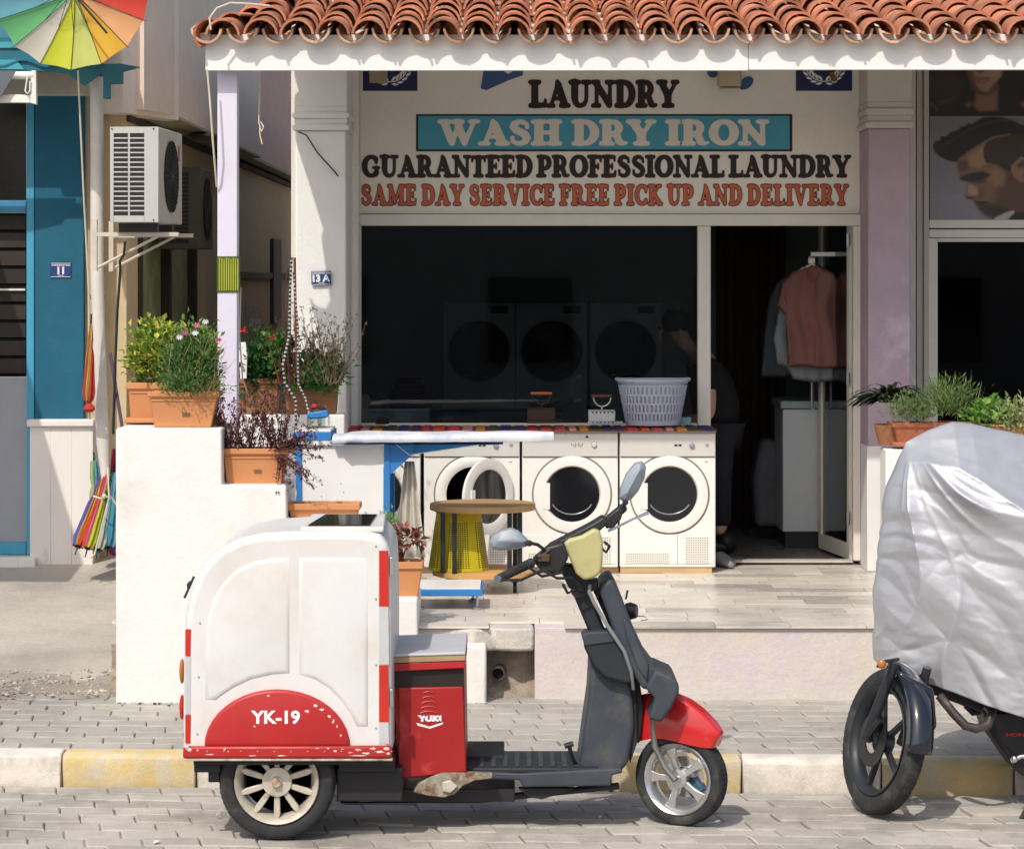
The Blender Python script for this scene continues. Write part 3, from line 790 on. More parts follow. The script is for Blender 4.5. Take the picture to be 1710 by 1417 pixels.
def tile_mesh(name, r0, r1, L, m, up=True, th=.013, n=9):
    mb = MB(); vs = []; fs = []
    sg = 1 if up else -1
    span = R(86)
    for (y, r) in ((0, r0), (L, r1)):
        for rr in (r, r - th):
            for k in range(n + 1):
                a = -span + 2 * span * k / n
                vs.append((rr * math.sin(a), y, sg * rr * math.cos(a) + (0 if up else 0)))
    k = n + 1
    for i in range(n):
        fs += [(i, i + 1, 2 * k + i + 1, 2 * k + i), (k + i, 3 * k + i, 3 * k + i + 1, k + i + 1), (i, k + i, k + i + 1, i + 1), (2 * k + i, 2 * k + i + 1, 3 * k + i + 1, 3 * k + i)]
    fs += [(0, 2 * k, 3 * k, k), (n, k + n, 3 * k + n, 2 * k + n)]
    mb.add(vs, fs)
    return mb.mesh(name, m, smooth=40)
cov = tile_mesh('tile', .098, .076, .40, M_terra)
pan = tile_mesh('tile', .088, .098, .40, M_terra2, up=False)
pitch = 60.2 * RD / F
n = int((xc - xa) / pitch) + 1
sa = math.atan(SL)
cnt = 0
big = []
for i in range(n):
    xx = PX(377, RD) + (i - .0) * pitch
    for j in range(8):
        yy = RD - .125 + j * .30
        if xx - .07 < rake(yy + .12): continue
        zb = zf1 - .012 + (yy - RD) * SL
        ja, jb = random.uniform(-.035, .035), random.uniform(-.012, .012)
        big.append((cov, (xx + random.uniform(-.008, .008), yy + random.uniform(-.02, .02), zb + .022 + j * .001), (sa - .035 + jb, random.uniform(-.04, .04), ja)))
        if j < 8: big.append((pan, (xx - pitch / 2 + random.uniform(-.006, .006), yy + .03 + random.uniform(-.015, .015), zb + .068), (sa - .03, random.uniform(-.03, .03), ja * .5)))
big.sort(key=lambda b: b[1][1])
restt = MB()
for q, (me, l, r) in enumerate(big):
    if q < 290: inst('tile', me, roof, l, r)
    else:
        from mathutils import Euler
        mx = Matrix.Translation(l) @ Euler(r).to_matrix().to_4x4()
        restt.add([mx @ v.co for v in me.vertices], [tuple(p.vertices) for p in me.polygons])
o = restt.build('tile_field', M_terra, roof, smooth=40, weld=False); o['kind'] = 'stuff'
# ragged mortar, end tiles on the verge
mb = MB()
for k in range(9):
    yy = RD - .1 + k * .3
    inst('tile', cov, roof, (rake(yy) + .06, yy, zf1 + .01 + (yy - RD) * SL), (sa, -.9, -.33 if yy < 16 else -.15))
mb = MB(); mb.prism([(xa - .03, zf1 + .005), (xa + .03, zf1 + .02), (xa + .03, zf1 - .05), (xa - .02, zf1 - .05)], RD - .02, RD + .16)
mb.build('verge_mortar', M_slab, roof)
# post
mb = MB(); D = 15.5
mb.box(PX(363, D), PX(396, D), D, D + .115, TZ, zf0 + .12); post = mb.build('post', M_lilacpost, roof, bevel=.006)
mb = MB(); mb.box(PX(363.5, D) - .004, PX(396, D) + .006, D - .006, D + .121, PZ(488, D), PZ(428, D)); mb.build('green_wrap', mat('green_tape', (.05, .09, .02), .5), post)
mb = MB()
for k in range(9):
    x = PX(366, D) + k * .0128
    mb.box(x, x + .006, D - .010, D - .0065, PZ(485, D), PZ(430 + (k % 3), D))
mb.build('yellow_stripe', mat('yellow_stripe', (.38, .40, .02), .5), post)
mb = MB(); mb.box(4.3, 4.42, D, D + .115, TZ, zf0 + .12); mb.build('post', M_lilacpost, roof, bevel=.006)

# ================================================================= BARBER SHOP ON THE RIGHT
bs = thing('barber_shop', 'hair salon shopfront at the right edge with photo posters over dark glass', 'shop', (3.3, 17.9, TZ))
M_pvc2 = mat('beige_pvc', (.5, .46, .40), .45, var=.06, stretch=(8, 1, 1), vs=5)
BD = 17.85
mb = MB()
for a, b, dd in ((1531, 1541, 0), (1542, 1551, -.012)): mb.box(PX(a, BD), PX(b, BD), BD + dd, BD + .1, TZ, 3.9)
mb.build('pilaster', M_pvc2, bs, bevel=.004)
for (a, b, c, d) in ((1551.5, 2100, 366, 381), (1551.5, 2100, 383, 397), (1547, 1566, 398, 938), (1566.5, 2100, 397.5, 404), (1840, 1860, 404.5, 938)):
    mb = MB(); mb.box(PX(a, BD) , PX(b, BD), BD + .0, BD + .08, PZ(d, BD), PZ(c, BD)); mb.build('window_frame', M_frame, bs, bevel=.005)
mb = MB(); mb.box(PX(1566, BD), 4.6, BD + .03, BD + .035, PZ(930, BD), PZ(404, BD)); mb.build('window_pane', M_glassdark, bs, smooth=0)
mb = MB(); mb.box(PX(1536, BD), 4.6, BD + .6, BD + .7, TZ, 3.9); mb.build('inner_wall', mat('dark_inner', (.05, .035, .03), .9, var=.2), bs)
# posters
po = thing('woman_poster', 'dark photo poster of a long haired woman, cropped by the roof edge', 'poster', P(1640, 190, BD))
D = BD - .005
def Z1(pts): return [(1530 + x / 4.722, 100 + y / 4.722) for x, y in pts]
SK, SKL, SKD, BLK = (.20, .11, .065), (.36, .235, .16), (.085, .040, .024), (.012, .009, .008)
print_picture('photo_print', 1551.5, 1900, 84, 193, D, (.016, .011, .010), [
    (Z1([(150, 80), (320, 60), (390, 200), (300, 420), (180, 420), (110, 260)]), (.035, .018, .013), 9, .9),
    (Z1([(480, 225), (455, 370), (500, 405), (640, 400), (645, 200), (560, 240)]), SK, 4, 1),
    (Z1([(395, -60), (400, 70), (430, 150), (460, 220), (510, 258), (560, 248), (620, 190), (670, 130), (690, 60), (700, -60)]), (.30, .185, .12), 2.5, 1),
    (Z1([(540, -60), (560, 60), (600, 120), (640, 130), (670, 60), (680, -60)]), SKL, 5, .8),
    (Z1([(385, -60), (440, -60), (450, 90), (480, 200), (530, 262), (440, 240), (395, 90)]), SKD, 4, .85),
    (Z1([(470, 240), (560, 258), (640, 190), (645, 240), (560, 290), (470, 275)]), SKD, 4, .8),
    (Z1([(462, 62), (520, 72), (545, 92), (500, 104), (470, 88)]), SKD, 2, .9),
    (Z1([(455, 150), (490, 130), (520, 140), (560, 133), (592, 150), (550, 183), (500, 192), (468, 176)]), (.22, .085, .08), 1.2, 1),
    (Z1([(458, 153), (520, 150), (590, 150), (520, 160)]), SKD, .8, .9),
    (Z1([(500, 165), (550, 160), (560, 172), (510, 180)]), (.33, .17, .15), 1.2, .8),
    (Z1([(170, 335), (300, 300), (310, 312), (190, 348)]), SKD, 3, .9), (Z1([(385, 350), (430, 328), (442, 350), (410, 382)]), SK, 3, .8),
    (Z1([(100, 340), (125, 330), (180, 400), (170, 410)]), (.10, .08, .06), 1.5, .6), (Z1([(820, 340), (860, 320), (860, 380), (830, 370)]), SK, 3, .7)], po)
po2 = thing('man_poster', 'photo poster of a man in profile with swept dark quiff and grey background', 'poster', P(1640, 365, BD))
face = [(310, 790), (320, 850), (345, 900), (340, 945), (395, 960), (400, 1010), (386, 1070), (400, 1098), (440, 1100), (460, 1135), (490, 1160), (500, 1185), (540, 1195), (560, 1230), (610, 1243), (700, 1205), (770, 1190), (960, 1190), (960, 560), (730, 585), (600, 620), (480, 690)]
hair = [(130, 680), (150, 640), (185, 632), (195, 606), (240, 600), (258, 578), (300, 562), (340, 548), (350, 526), (392, 520), (400, 500), (425, 500), (430, 512), (480, 480), (520, 455), (600, 445), (690, 455), (760, 480), (830, 510), (1100, 560), (1100, 900), (830, 760), (745, 830), (745, 880), (700, 860), (640, 820), (560, 815), (530, 770), (530, 690), (570, 640), (650, 605), (740, 588), (600, 612), (520, 660), (420, 720), (350, 780), (310, 805), (250, 795), (190, 765), (145, 725)]
hr_ = []
for k in range(26):
    u = k / 26; x = 170 + u * 640; y = 690 - 210 * math.sin(u * 2.0); hr_.append((Z1([(x, y), (x + 90, y - 34 + 20 * u), (x + 92, y - 28 + 20 * u), (x + 3, y + 7)]), (.055, .038, .028), 1.3, .55))
print_picture('photo_print', 1553, 1900, 194, 367, D, (.21, .195, .225), [
    (Z1([(100, 440), (1700, 440), (1700, 620), (100, 560)]), (.15, .14, .155), 40, .8),
    (Z1([(100, 1000), (420, 1000), (520, 1262), (100, 1262)]), (.26, .25, .29), 40, .7),
    (Z1(face), SK, 1.1, 1),
    (Z1([(640, 830), (960, 760), (960, 1250), (600, 1250), (560, 1180), (640, 1080), (600, 980)]), SKD, 10, .9),
    (Z1([(460, 1110), (560, 1130), (680, 1150), (760, 1190), (610, 1248), (540, 1230), (490, 1180)]), (.04, .024, .018), 5, .95),
    (Z1([(400, 775), (480, 700), (540, 665), (540, 760), (560, 815), (500, 850), (420, 840)]), (.34, .20, .12), 5, .9),
    (Z1([(330, 800), (400, 790), (420, 860), (345, 890)]), SKD, 4, .8),
    (Z1([(560, 880), (640, 840), (710, 900), (690, 990), (620, 1010), (580, 950)]), (.28, .16, .10), 7, .9),
    (Z1([(395, 960), (460, 965), (500, 1055), (490, 1085), (395, 1100), (386, 1070)]), (.24, .14, .09), 2, .9),
    (Z1([(405, 1030), (415, 990), (440, 985), (485, 1020), (495, 1052), (455, 1072), (415, 1062)]), (.40, .28, .21), 2.5, .85),
    (Z1([(385, 1075), (440, 1075), (475, 1080), (440, 1100), (398, 1100)]), SKD, 1.5, .9),
    (Z1([(500, 1000), (540, 1000), (530, 1080), (480, 1100)]), SKD, 4, .6),
    (Z1([(395, 903), (450, 888), (530, 882), (597, 900), (560, 928), (500, 955), (420, 962), (345, 948), (345, 925)]), BLK, 2, .95),
    (Z1([(420, 960), (540, 940), (560, 965), (480, 985), (425, 975)]), SKD, 2, .8),
    (Z1([(750, 880), (748, 840), (765, 795), (820, 745), (900, 738), (960, 760), (960, 965), (820, 965), (775, 930)]), (.26, .15, .10), 1.5, 1),
    (Z1([(790, 830), (840, 788), (960, 800), (960, 940), (850, 935), (835, 880)]), SKD, 2, .9), (Z1([(820, 860), (845, 835), (860, 900), (835, 905)]), (.3, .18, .12), 1.5, .7),
    (Z1([(463, 1110), (560, 1116), (582, 1130), (520, 1140), (480, 1132)]), BLK, 1, .9), (Z1([(480, 1098), (550, 1100), (560, 1110), (500, 1112)]), (.24, .12, .09), 1.2, .7),
    (Z1(hair), BLK, 1.0, 1)] + hr_ + [
    (Z1([(535, 690), (575, 640), (650, 608), (745, 592), (960, 600), (960, 760), (830, 745), (745, 830), (700, 850), (620, 818), (560, 812), (535, 770)]), (.045, .028, .02), 3, .9),
    (Z1([(330, 780), (420, 715), (520, 652), (600, 606), (740, 582), (745, 590), (605, 618), (525, 664), (425, 728), (345, 796)]), (.22, .15, .10), 1, .7),
    (Z1([(620, 1248), (700, 1207), (765, 1186), (780, 1200), (715, 1264), (620, 1264)]), (.42, .40, .36), 1, 1),
    (Z1([(715, 1266), (780, 1200), (960, 1190), (1700, 1190), (1700, 1266)]), BLK, 1, 1),
    (Z1([(1000, 440), (1700, 440), (1700, 1262), (1000, 1262)]), (.05, .035, .03), 30, .9)], po2)
flat('poster_edge', [(1551.5, 194), (1551.5, 367), (1553, 367), (1553, 194)], D - .001, M_black, po2)
# red hanging thing behind the glass
rt = MB(); c = P(1667, 570, 18.3); rt.lathe([(.002, .17), (.028, .1), (.045, 0), (.04, -.08), (.002, -.17)], c, n=12)
tag(rt.build('red_pendant', mat('red_fabric', (.35, .02, .02), .6)), 'slim red hanging ornament behind the dark salon glass', 'ornament')

# ================================================================= LEFT: TEAL SHOP
M_teal = mat('teal_wall_paint', (.014, .115, .19), .85, var=.12, vs=4, bump=.003, bs=50, fine=.06)
M_blueframe = mat('blue_door_paint', (.05, .24, .42), .4, var=.08)
M_blueframe2 = mat('bright_blue_paint', (.06, .33, .5), .4, var=.08)
M_mbase = mat('marble_cladding', (.76, .73, .69), .4, var=.05, vs=2, stretch=(3, 1, .8), c2=(.6, .56, .52), c2s=3, c2t=.68, c2w=.05)
ts = thing('teal_shop', 'teal painted shop at the left edge with blue door frame and marble wall base', 'shop', (-3.2, 17.9, .5))
TD = 17.9
xe = PX(157, TD)
mb = MB(); mb.box(PX(58, TD), PX(140, TD), TD, TD + .3, PZ(700, TD), PZ(155, TD)); mb.build('wall', M_teal, ts, bevel=.006)
mb = MB(); mb.box(PX(140, TD) + .001, xe, TD + .05, TD + .3, PZ(700, TD), PZ(120, TD)); mb.build('corner_wall', mat('beige_wall_paint', (.46, .38, .26), .85, var=.06, bump=.003), ts)
nb = 3; w = (xe - PX(52, TD)) / nb
for i in range(nb):
    mb = MB(); x = PX(52, TD) + i * w
    mb.box(x + .0002, x + w - .0002, TD - .05 + random.uniform(-.0006, .0006), TD + .3, .42, PZ(712, TD)); mb.build('marble_panel', M_mbase, ts, bevel=.003)
mb = MB(); mb.box(PX(48, TD), xe + .01, TD - .08, TD + .3, PZ(711.7, TD), PZ(699, TD)); mb.build('ledge', M_mbase, ts, bevel=.01)
mb = MB(); mb.box(-5.5, PX(64, TD), TD - .12, TD + .2, .4, PZ(927, TD)); mb.build('door_step', M_mbase, ts, bevel=.01)
def tb(m, a, b, c, d, D0, D1): m.box(PX(a, D0), PX(b, D0), D0, D1, PZ(d, D0), PZ(c, D0))
mb = MB(); tb(mb, 44, 57, 160, 926, TD + .0, TD + .12); mb.build('door_post', M_blueframe2, ts, bevel=.006)
mb = MB(); tb(mb, -260, 43.5, 335, 355, TD + .02, TD + .1); mb.build('transom', M_blueframe, ts, bevel=.006)
mb = MB(); tb(mb, -260, 43.5, 905, 926, TD + .02, TD + .1); mb.build('bottom_rail', M_blueframe2, ts, bevel=.006)
mb = MB(); tb(mb, -260, 43.5, 630, 904.5, TD + .05, TD + .06); mb.build('frosted_panel', mat('frosted_panel', (.33, .35, .39), .35, var=.06, fine=.05), ts, smooth=0)
mb = MB(); tb(mb, -260, 43.5, 160, 334.5, TD + .06, TD + .07); mb.build('dark_pane', mat('dark_pane', (.014, .01, .008), .3), ts, smooth=0)
for k in range(9):
    mb = MB(); y0 = 357 + k * 30
    tb(mb, -260, 43, y0 + 2, y0 + 26, TD + .12, TD + .14); mb.build('shutter_slat', mat('brown_slat', (.028, .02, .016), .6, rand=.3), ts)
mb = MB(); tb(mb, -260, 42, 482, 485, TD + .1, TD + .11); mb.build('rail', M_whitepaint, ts)
mb = MB(); tb(mb, -260, 43, 356, 629, TD + .2, TD + .3); mb.build('back_panel', M_black, ts)
# upper band and teal awning
mb = MB(); tb(mb, -260, 150, 118, 160, TD - .03, TD + .3); mb.build('cornice', mat('cornice_paint', (.5, .45, .37), .85, var=.1, bump=.004), ts, bevel=.01)
mb = MB(); mb.box(-5.5, PX(150, TD), TD + .05, 24, PZ(118, TD), 6.5); mb.build('upper_wall', mat('pale_render', (.68, .64, .58), .85, var=.05), ts)
aw = thing('teal_awning', 'dark teal corrugated awning above the left shop', 'awning', (-3.4, 17.3, 3.6))
M_awn = mat('teal_sheet', (.015, .14, .2), .5, var=.15)
mb = MB(); vs = []; fs = []
na = 60
for i in range(na + 1):
    x = -5.2 + (PX(172, 17.3) + 5.2) * i / na
    for y, z in ((17.88, 4.02), (17.3, 3.74 + .0 * i)):
        zz_ = z + .022 * math.sin(x * 22)
        vs += [(x, y, zz_), (x, y, zz_ - .012)]
for i in range(na):
    a = i * 4; b = a + 4
    fs += [(a, b, b + 2, a + 2), (a + 1, a + 3, b + 3, b + 1), (a + 2, b + 2, b + 3, a + 3), (a, a + 1, b + 1, b)]
mb.add(vs, fs); mb.build('awning_sheet', M_awn, aw, smooth=50)
mb = MB(); mb.ppx([(-260, 62), (20, 62), (20, 66), (120, 108), (200, 106), (234, 112), (205, 120), (205, 140), (184, 141), (184, 165), (172, 165), (172, 120), (140, 143), (110, 122), (40, 118), (-260, 116)], 17.32, 17.36)
mb.build('awning_valance', M_awn, aw, bevel=.004)
for (a, b, c, d) in ((-260, 26, 70, 80), (-260, 34, 100, 116)):
    mb = MB(); mb.ppx([(a, c), (b - 8, c), (b, (c + d) / 2), (b + 6, d), (a, d)], 17.305, 17.32); mb.build('awning_fold', mat('teal_fold', (.05, .33, .42), .5), aw)
aa = thing('folding_awning_bracket', 'white metal awning arm bracket over the blue door frame', 'bracket', P(50, 170, 17.2))
D = 17.3
mb = MB(); mb.ppx([(52, 118), (60, 118), (61, 175), (50, 172), (50, 160), (-60, 160), (-60, 172), (55, 176), (55, 150)][:4] , D, D + .05); mb.build('upright', M_whitepaint, aa, bevel=.004)
mb = MB(); mb.ppx([(-120, 158), (36, 158), (50, 160), (50, 172), (-120, 170)], D + .01, D + .06); mb.build('arm_bar', M_whitepaint, aa, bevel=.004)
mb = MB(); mb.lathe([(.02, -.09), (.026, -.07), (.026, .06), (.02, .08)], P(38, 126, D + .02), (1, 0, 0), n=14); mb.build('motor_end', M_whitepaint, aa)
mb = MB(); mb.tube([P(46, 128, D - .01), P(44, 140, D - .01), P(42, 152, D - .01), P(46, 157, D - .01), P(50, 152, D - .01), P(50, 135, D - .01)], .005, 6); mb.build('wire_loop', M_whitepaint, aa)
mb = MB(); mb.ppx([(-60, 118), (27, 118), (2, 160), (-60, 175)], D - .05, D - .04); tag(mb.build('awning_cloth', mat('grey_cloth', (.13, .14, .17), .9)), 'grey folded awning cloth hanging at the top left corner', 'cloth')
ca = MB(); ca.add([(-7, 17.3, 3.55), (-3.7, 17.3, 3.55), (-3.7, 15.2, 3.1), (-7, 15.2, 3.1), (-7, 17.3, 3.54), (-3.7, 17.3, 3.54), (-3.7, 15.2, 3.09), (-7, 15.2, 3.09)], [(0, 1, 2, 3), (7, 6, 5, 4), (0, 4, 5, 1), (1, 5, 6, 2), (2, 6, 7, 3), (3, 7, 4, 0)])
tag(ca.build('shop_awning', mat('grey_cloth', (.13, .14, .17), .9)), 'grey cloth awning stretched out left of the teal shop door, outside the frame', 'awning')
# house number plates
def plate(name, label, cx, cy, w, h, D, txt, top, tilt=0):
    p = thing(name, label, 'house number', P(cx, cy, D))
    mb = MB(); mb.box(PX(cx - w / 2, D), PX(cx + w / 2, D), D - .006, D, PZ(cy + h / 2, D), PZ(cy - h / 2, D)); mb.build('plate', mat('enamel_blue', (.02, .05, .2), .35, var=.05), p, bevel=.002)
    k = D / F
    for (a, b, c, d) in ((cx - w / 2 + 1.2, cx + w / 2 - 1.2, cy - h / 2 + .8, cy - h / 2 + 1.6), (cx - w / 2 + 1.2, cx + w / 2 - 1.2, cy + h / 2 - 1.6, cy + h / 2 - .8)):
        mb = MB(); mb.box(PX(a, D), PX(b, D), D - .0075, D - .0062, PZ(d, D), PZ(c, D)); mb.build('plate_line', M_whiteprint, p, smooth=0)
    sans_text('number', txt, P(cx, cy + .5, D - .008), 12.5 * k, M_whiteprint, p, .055)
    sans_text('street_name', top, P(cx, cy - h / 2 + 4.2, D - .008), 2.8 * k, M_whiteprint, p, .03)
    sans_text('street_name', 'SOKAK', P(cx, cy + h / 2 - 3.6, D - .008), 2.0 * k, M_whiteprint, p, .02, width=10 * k)
    p.rotation_euler = (0, tilt, 0)
plate('number_plate', 'dark blue enamel plate reading 11 on the teal wall', 101.5, 451, 35, 25, TD - .002, '11', 'CUMHURIYET MAH')
plate('number_plate', 'blue enamel plate reading 13 A on the white column', 536.5, 464, 33, 24, 16.985, '13 A', 'CUMHURIYET MAH', R(-2))
# downpipe at the alley corner
ap = thing('downpipe', 'long pale leaning downpipe at the corner of the teal shop', 'pipe', P(175, 800, 17.5))
mb = MB(); mb.tube([P(161, 100, 17.55), P(162, 250, 17.55), P(162, 450, 17.52), P(165, 560, 17.5), P(168, 640, 17.48), P(172, 740, 17.46), P(176, 800, 17.45)], [.043] * 5 + [.043, .026], 16); mb.build('pipe', mat('old_white_pipe', (.62, .6, .56), .5, var=.1, c2=(.4, .36, .3), c2s=5, c2t=.66), ap)
for a, b in ((161, 128), (163, 500)):
    mb = MB(); mb.lathe([(.047, 0), (.047, .03)], P(a, b, 17.53), n=16); mb.build('pipe_clip', M_wood, ap)

# ================================================================= ALLEY BUILDING
M_al1 = mat('alley_lower_wall', (.66, .53, .33), .85, var=.08, bump=.003)
M_al2 = mat('alley_upper_wall', (.78, .65, .54), .85, var=.06, bump=.003)
M_al3 = mat('alley_upper_wall_light', (.80, .72, .63), .85, var=.06, bump=.003)
M_al4 = mat('alley_pink_wall', (.56, .38, .32), .85, var=.08, bump=.003)
M_soff = mat('soffit_paint', (.42, .38, .24), .9, var=.1)
ab = thing('alley_building', 'beige two storey house along the narrow alley, its upper floor jutting out', 'building', (-2.6, 20, TZ))
Xg, Xu, ze = -2.55, -2.28, 3.49
mb = MB()
mb.box(Xg - .2, Xg, 18.2, 18.75, TZ - .3, ze - .02); mb.box(Xg - .2, Xg, 22.9, 34, TZ - .3, ze - .02); mb.box(Xg - .2, Xg, 18.751, 22.899, 3.2, ze - .02)
mb.build('wall', M_al1, ab)
mb = MB(); mb.box(Xg - .12, Xg - .08, 18.751, 22.899, TZ - .3, 3.199); w_ = mb.build('window', mat('green_reflection_glass', (.36, .42, .22), .45, var=.5, vs=5, fine=.35), ab)  # green reflection painted into the pane's base colour
for a, b in ((18.76, 19.1), (20.6, 20.72), (22.3, 22.4)):
    mb = MB(); mb.box(Xg - .079, Xg - .01, a, b, TZ - .3, 3.19); mb.build('frame', mat('dark_brown_frame', (.035, .022, .018), .5), w_)
mb = MB(); mb.box(Xg + .001, Xg + .03, 18.2, 34, ze - .07, ze - .021); mb.build('gutter', mat('gutter_dark', (.05, .04, .03), .7), ab)
mb = MB(); mb.prismz([(-2.42 - .3, 17.1 + 1.0), (-2.42, 17.1 + 1.0), (Xu, 18.8), (Xu, 25), (Xg - .1, 25), (Xg - .3, 18.0)], ze, 6.5)
mb.build('upper_storey', M_al2, ab)
mb = MB(); mb.prismz([(PX(205, 17.9), 17.9), (Xu + .004, 18.79), (Xu - .1, 18.9), (PX(205, 17.9) - .2, 18.0)], ze - .03, 6.49); mb.build('bay_front', M_al3, ab)
mb = MB(); mb.box(Xg - .1, Xg + .02, 25.01, 34, ze, 6.5); mb.build('rear_wall', M_al4, ab)
mb = MB(); mb.box(Xg - .1, Xg + .15, 25.01, 34, ze - .0, ze + .03); mb.build('rear_soffit', M_soff, ab)
mb = MB(); mb.box(Xg - .08, Xu, 18.85, 25, ze - .018, ze - .001); mb.build('soffit', M_soff, ab)
mb = MB(); mb.box(-3, -1.2, 34, 34.2, TZ - .3, 4.2); mb.build('end_wall', M_al4, ab)
mb = MB(); mb.box(Xg, Xg + .03, 25.5, 31.5, 2.38, 2.44); mb.build('rail', M_dark, ab)
mb = MB(); mb.box(Xg, Xg + .02, 24.3, 24.9, 1.6, 2.9); mb.build('panel', mat('brown_panel', (.24, .18, .12), .8), ab)
mb = MB(); mb.box(Xg, Xg + .04, 29, 30, 1.9, 2.8); mb.build('meter_box', M_dark, ab)
mb = MB(); mb.box(-2.75, -1.25, 17.9, 34, TZ - .3, TZ - .012); tag(mb.build('alley_floor', M_gray), 'grey concrete floor of the narrow alley', kind='structure')
rl = MB(); rl.lathe([(.02, .0), (.13, -.012), (.14, -.03), (.11, -.045), (.03, -.06), (.001, -.06)], (PX(343, 20.6), 20.6, ze - .02), n=24); tag(rl.build('ceiling_lamp', mat('lamp_dish', (.12, .1, .07), .5)), 'round dish lamp under the jutting floor in the alley', 'lamp')
# air conditioners (local coordinates: x length along alley, y=0 wall side)
def ac_unit(name, label, loc, rz, W=.30, Ln=.80, Hh=.585, mb_=None, dark=False):
    a = thing(name, label, 'air conditioner', loc, rot=(0, 0, rz), group='outdoor air conditioner units in the alley')
    body = mat('ac_grille_paint', (.46, .46, .45), .5, var=.05) if not dark else mat('shaded_ac_paint', (.07, .07, .05), .6)  # shade on the far unit is painted into its darker body colour
    t = MB()
    # casing with the near face built round slots
    hw = W / 2
    t.box(-hw, hw, .012, Ln, 0, Hh)
    c = t.build('casing', mat('ac_casing', (.48, .48, .45), .5, var=.06, c2=(.34, .30, .24), c2s=6, c2t=.7) if not dark else body, a, bevel=.008)
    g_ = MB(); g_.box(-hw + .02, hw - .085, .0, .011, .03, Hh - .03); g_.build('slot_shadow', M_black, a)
    f_ = MB()
    f_.box(-hw, -hw + .022, -.006, .0115, 0, Hh); f_.box(hw - .088, hw, -.006, .0115, 0, Hh)
    f_.box(-hw + .0222, hw - .0882, -.006, .0115, Hh - .04, Hh); f_.box(-hw + .0222, hw - .0882, -.006, .0115, 0, .04)
    xm = (-hw + hw - .066) / 2
    f_.box(xm - .006, xm + .006, -.0055, .0112, .0402, Hh - .0402)
    n_ = 17; st = (Hh - .08) / n_
    for i in range(1, n_):
        z = .04 + i * st
        f_.box(-hw + .0222, xm - .0061, -.005, .011, z - .0045, z + .0045); f_.box(xm + .0061, hw - .0882, -.005, .011, z - .0045, z + .0045)
    f_.build('side_grille', body, a, bevel=.0015, seg=1)
    # fan on the +x face
    f2 = MB(); f2.lathe([(0, .0), (.225, .0)], (hw + .003, .40, Hh / 2), (1, 0, 0), n=32); f2.build('fan_opening', M_black, a, smooth=0)
    f3 = MB()
    for r_ in [.03 + .024 * k for k in range(9)]:
        f3.lathe([(r_ - .003, 0), (r_ + .003, 0), (r_ + .003, .006), (r_ - .003, .006)], (hw + .006, .40, Hh / 2), (1, 0, 0), n=32, closed=True)
    for k in range(12):
        th = PI * k / 12
        f3.tube([(hw + .012, .40 + .228 * math.cos(th), Hh / 2 + .228 * math.sin(th)), (hw + .012, .40 - .228 * math.cos(th), Hh / 2 - .228 * math.sin(th))], .0025, 5)
    f3.build('fan_guard', M_dark if not dark else M_black, a)
    for (x_, z_) in ((-hw + .012, Hh - .012), (hw - .03, Hh - .012), (hw - .03, .014)):
        s_ = MB(); s_.lathe([(.005, 0), (.005, .004)], (x_, -.008, z_), (0, -1, 0), n=8); s_.build('screw', M_dark, a)
    b_ = MB(); b_.box(hw + .001, hw + .004, .66, .70, .40, .5); b_.build('badge', mat('badge_red', (.4, .12, .05), .5), a)
    for y_ in ((.12, .62) if not dark else ()):
        k = MB(); k.box(-hw - .12, hw + .1, y_, y_ + .03, -.085, -.06); k.box(-hw - .14, -hw - .11, y_ + .001, y_ + .029, -.3, .02); k.tube([(-hw - .11, y_ + .015, -.28), (hw - .02, y_ + .015, -.08)], .01, 6)
        k.build('bracket', mat('bracket_paint', (.55, .5, .42), .6, var=.15), a)
        k = MB(); k.box(-hw + .03, hw - .03, y_ - .01, y_ + .05, -.06, -.004); k.build('foot', M_dark, a)
    return a
ac_unit('air_conditioner', 'pale weathered air conditioner with slotted side grille on a wall bracket', (PX(224.5, 16.9), 16.9, PZ(371, 16.9)), R(-3.5))
ac_unit('air_conditioner', 'shadowed air conditioner further down the alley behind the pale one', (PX(300, 19.8), 19.8, PZ(415, 19.8)), R(0), dark=True)
# rake and small things in the alley
rk = MB(); D = 18.2
rk.box(PX(409, D), PX(436, D), D, D + .01, PZ(541, D), PZ(532, D))
for k in range(6):
    x = PX(410 + k * 5, D); rk.tube([(x, D + .005, PZ(540, D)), (x, D + .005, PZ(509, D))], .0045, 6)
rk.tube([(PX(422, D), D, PZ(540, D)), (PX(424, D), D + .02, TZ)], .014, 8); rk.tube([(PX(414, D), D, PZ(541, D)), (PX(418, D), D, PZ(575, D))], .006, 6); rk.tube([(PX(432, D), D, PZ(541, D)), (PX(428, D), D, PZ(575, D))], .006, 6)
tag(rk.build('garden_fork', M_dark), 'black six tined garden fork standing upright behind the flower pots', 'garden fork')

# ================================================================= STREET BEHIND THE VIEWER (mirrored in the glass)
oh = thing('opposite_house', 'plain rendered house across the street, seen only as a reflection', 'building', (0, -10, 0))
mb = MB(); mb.box(-16, 16, -16, -10, 0, 3.8); mb.build('wall', mat('far_house_wall', (.3, .27, .24), .9), oh)
for i in range(9):
    mb = MB(); x = -14 + i * 3.4; mb.box(x, x + 1.4, -9.99, -9.95, 1.0, 2.4); mb.build('window', M_drum, oh)
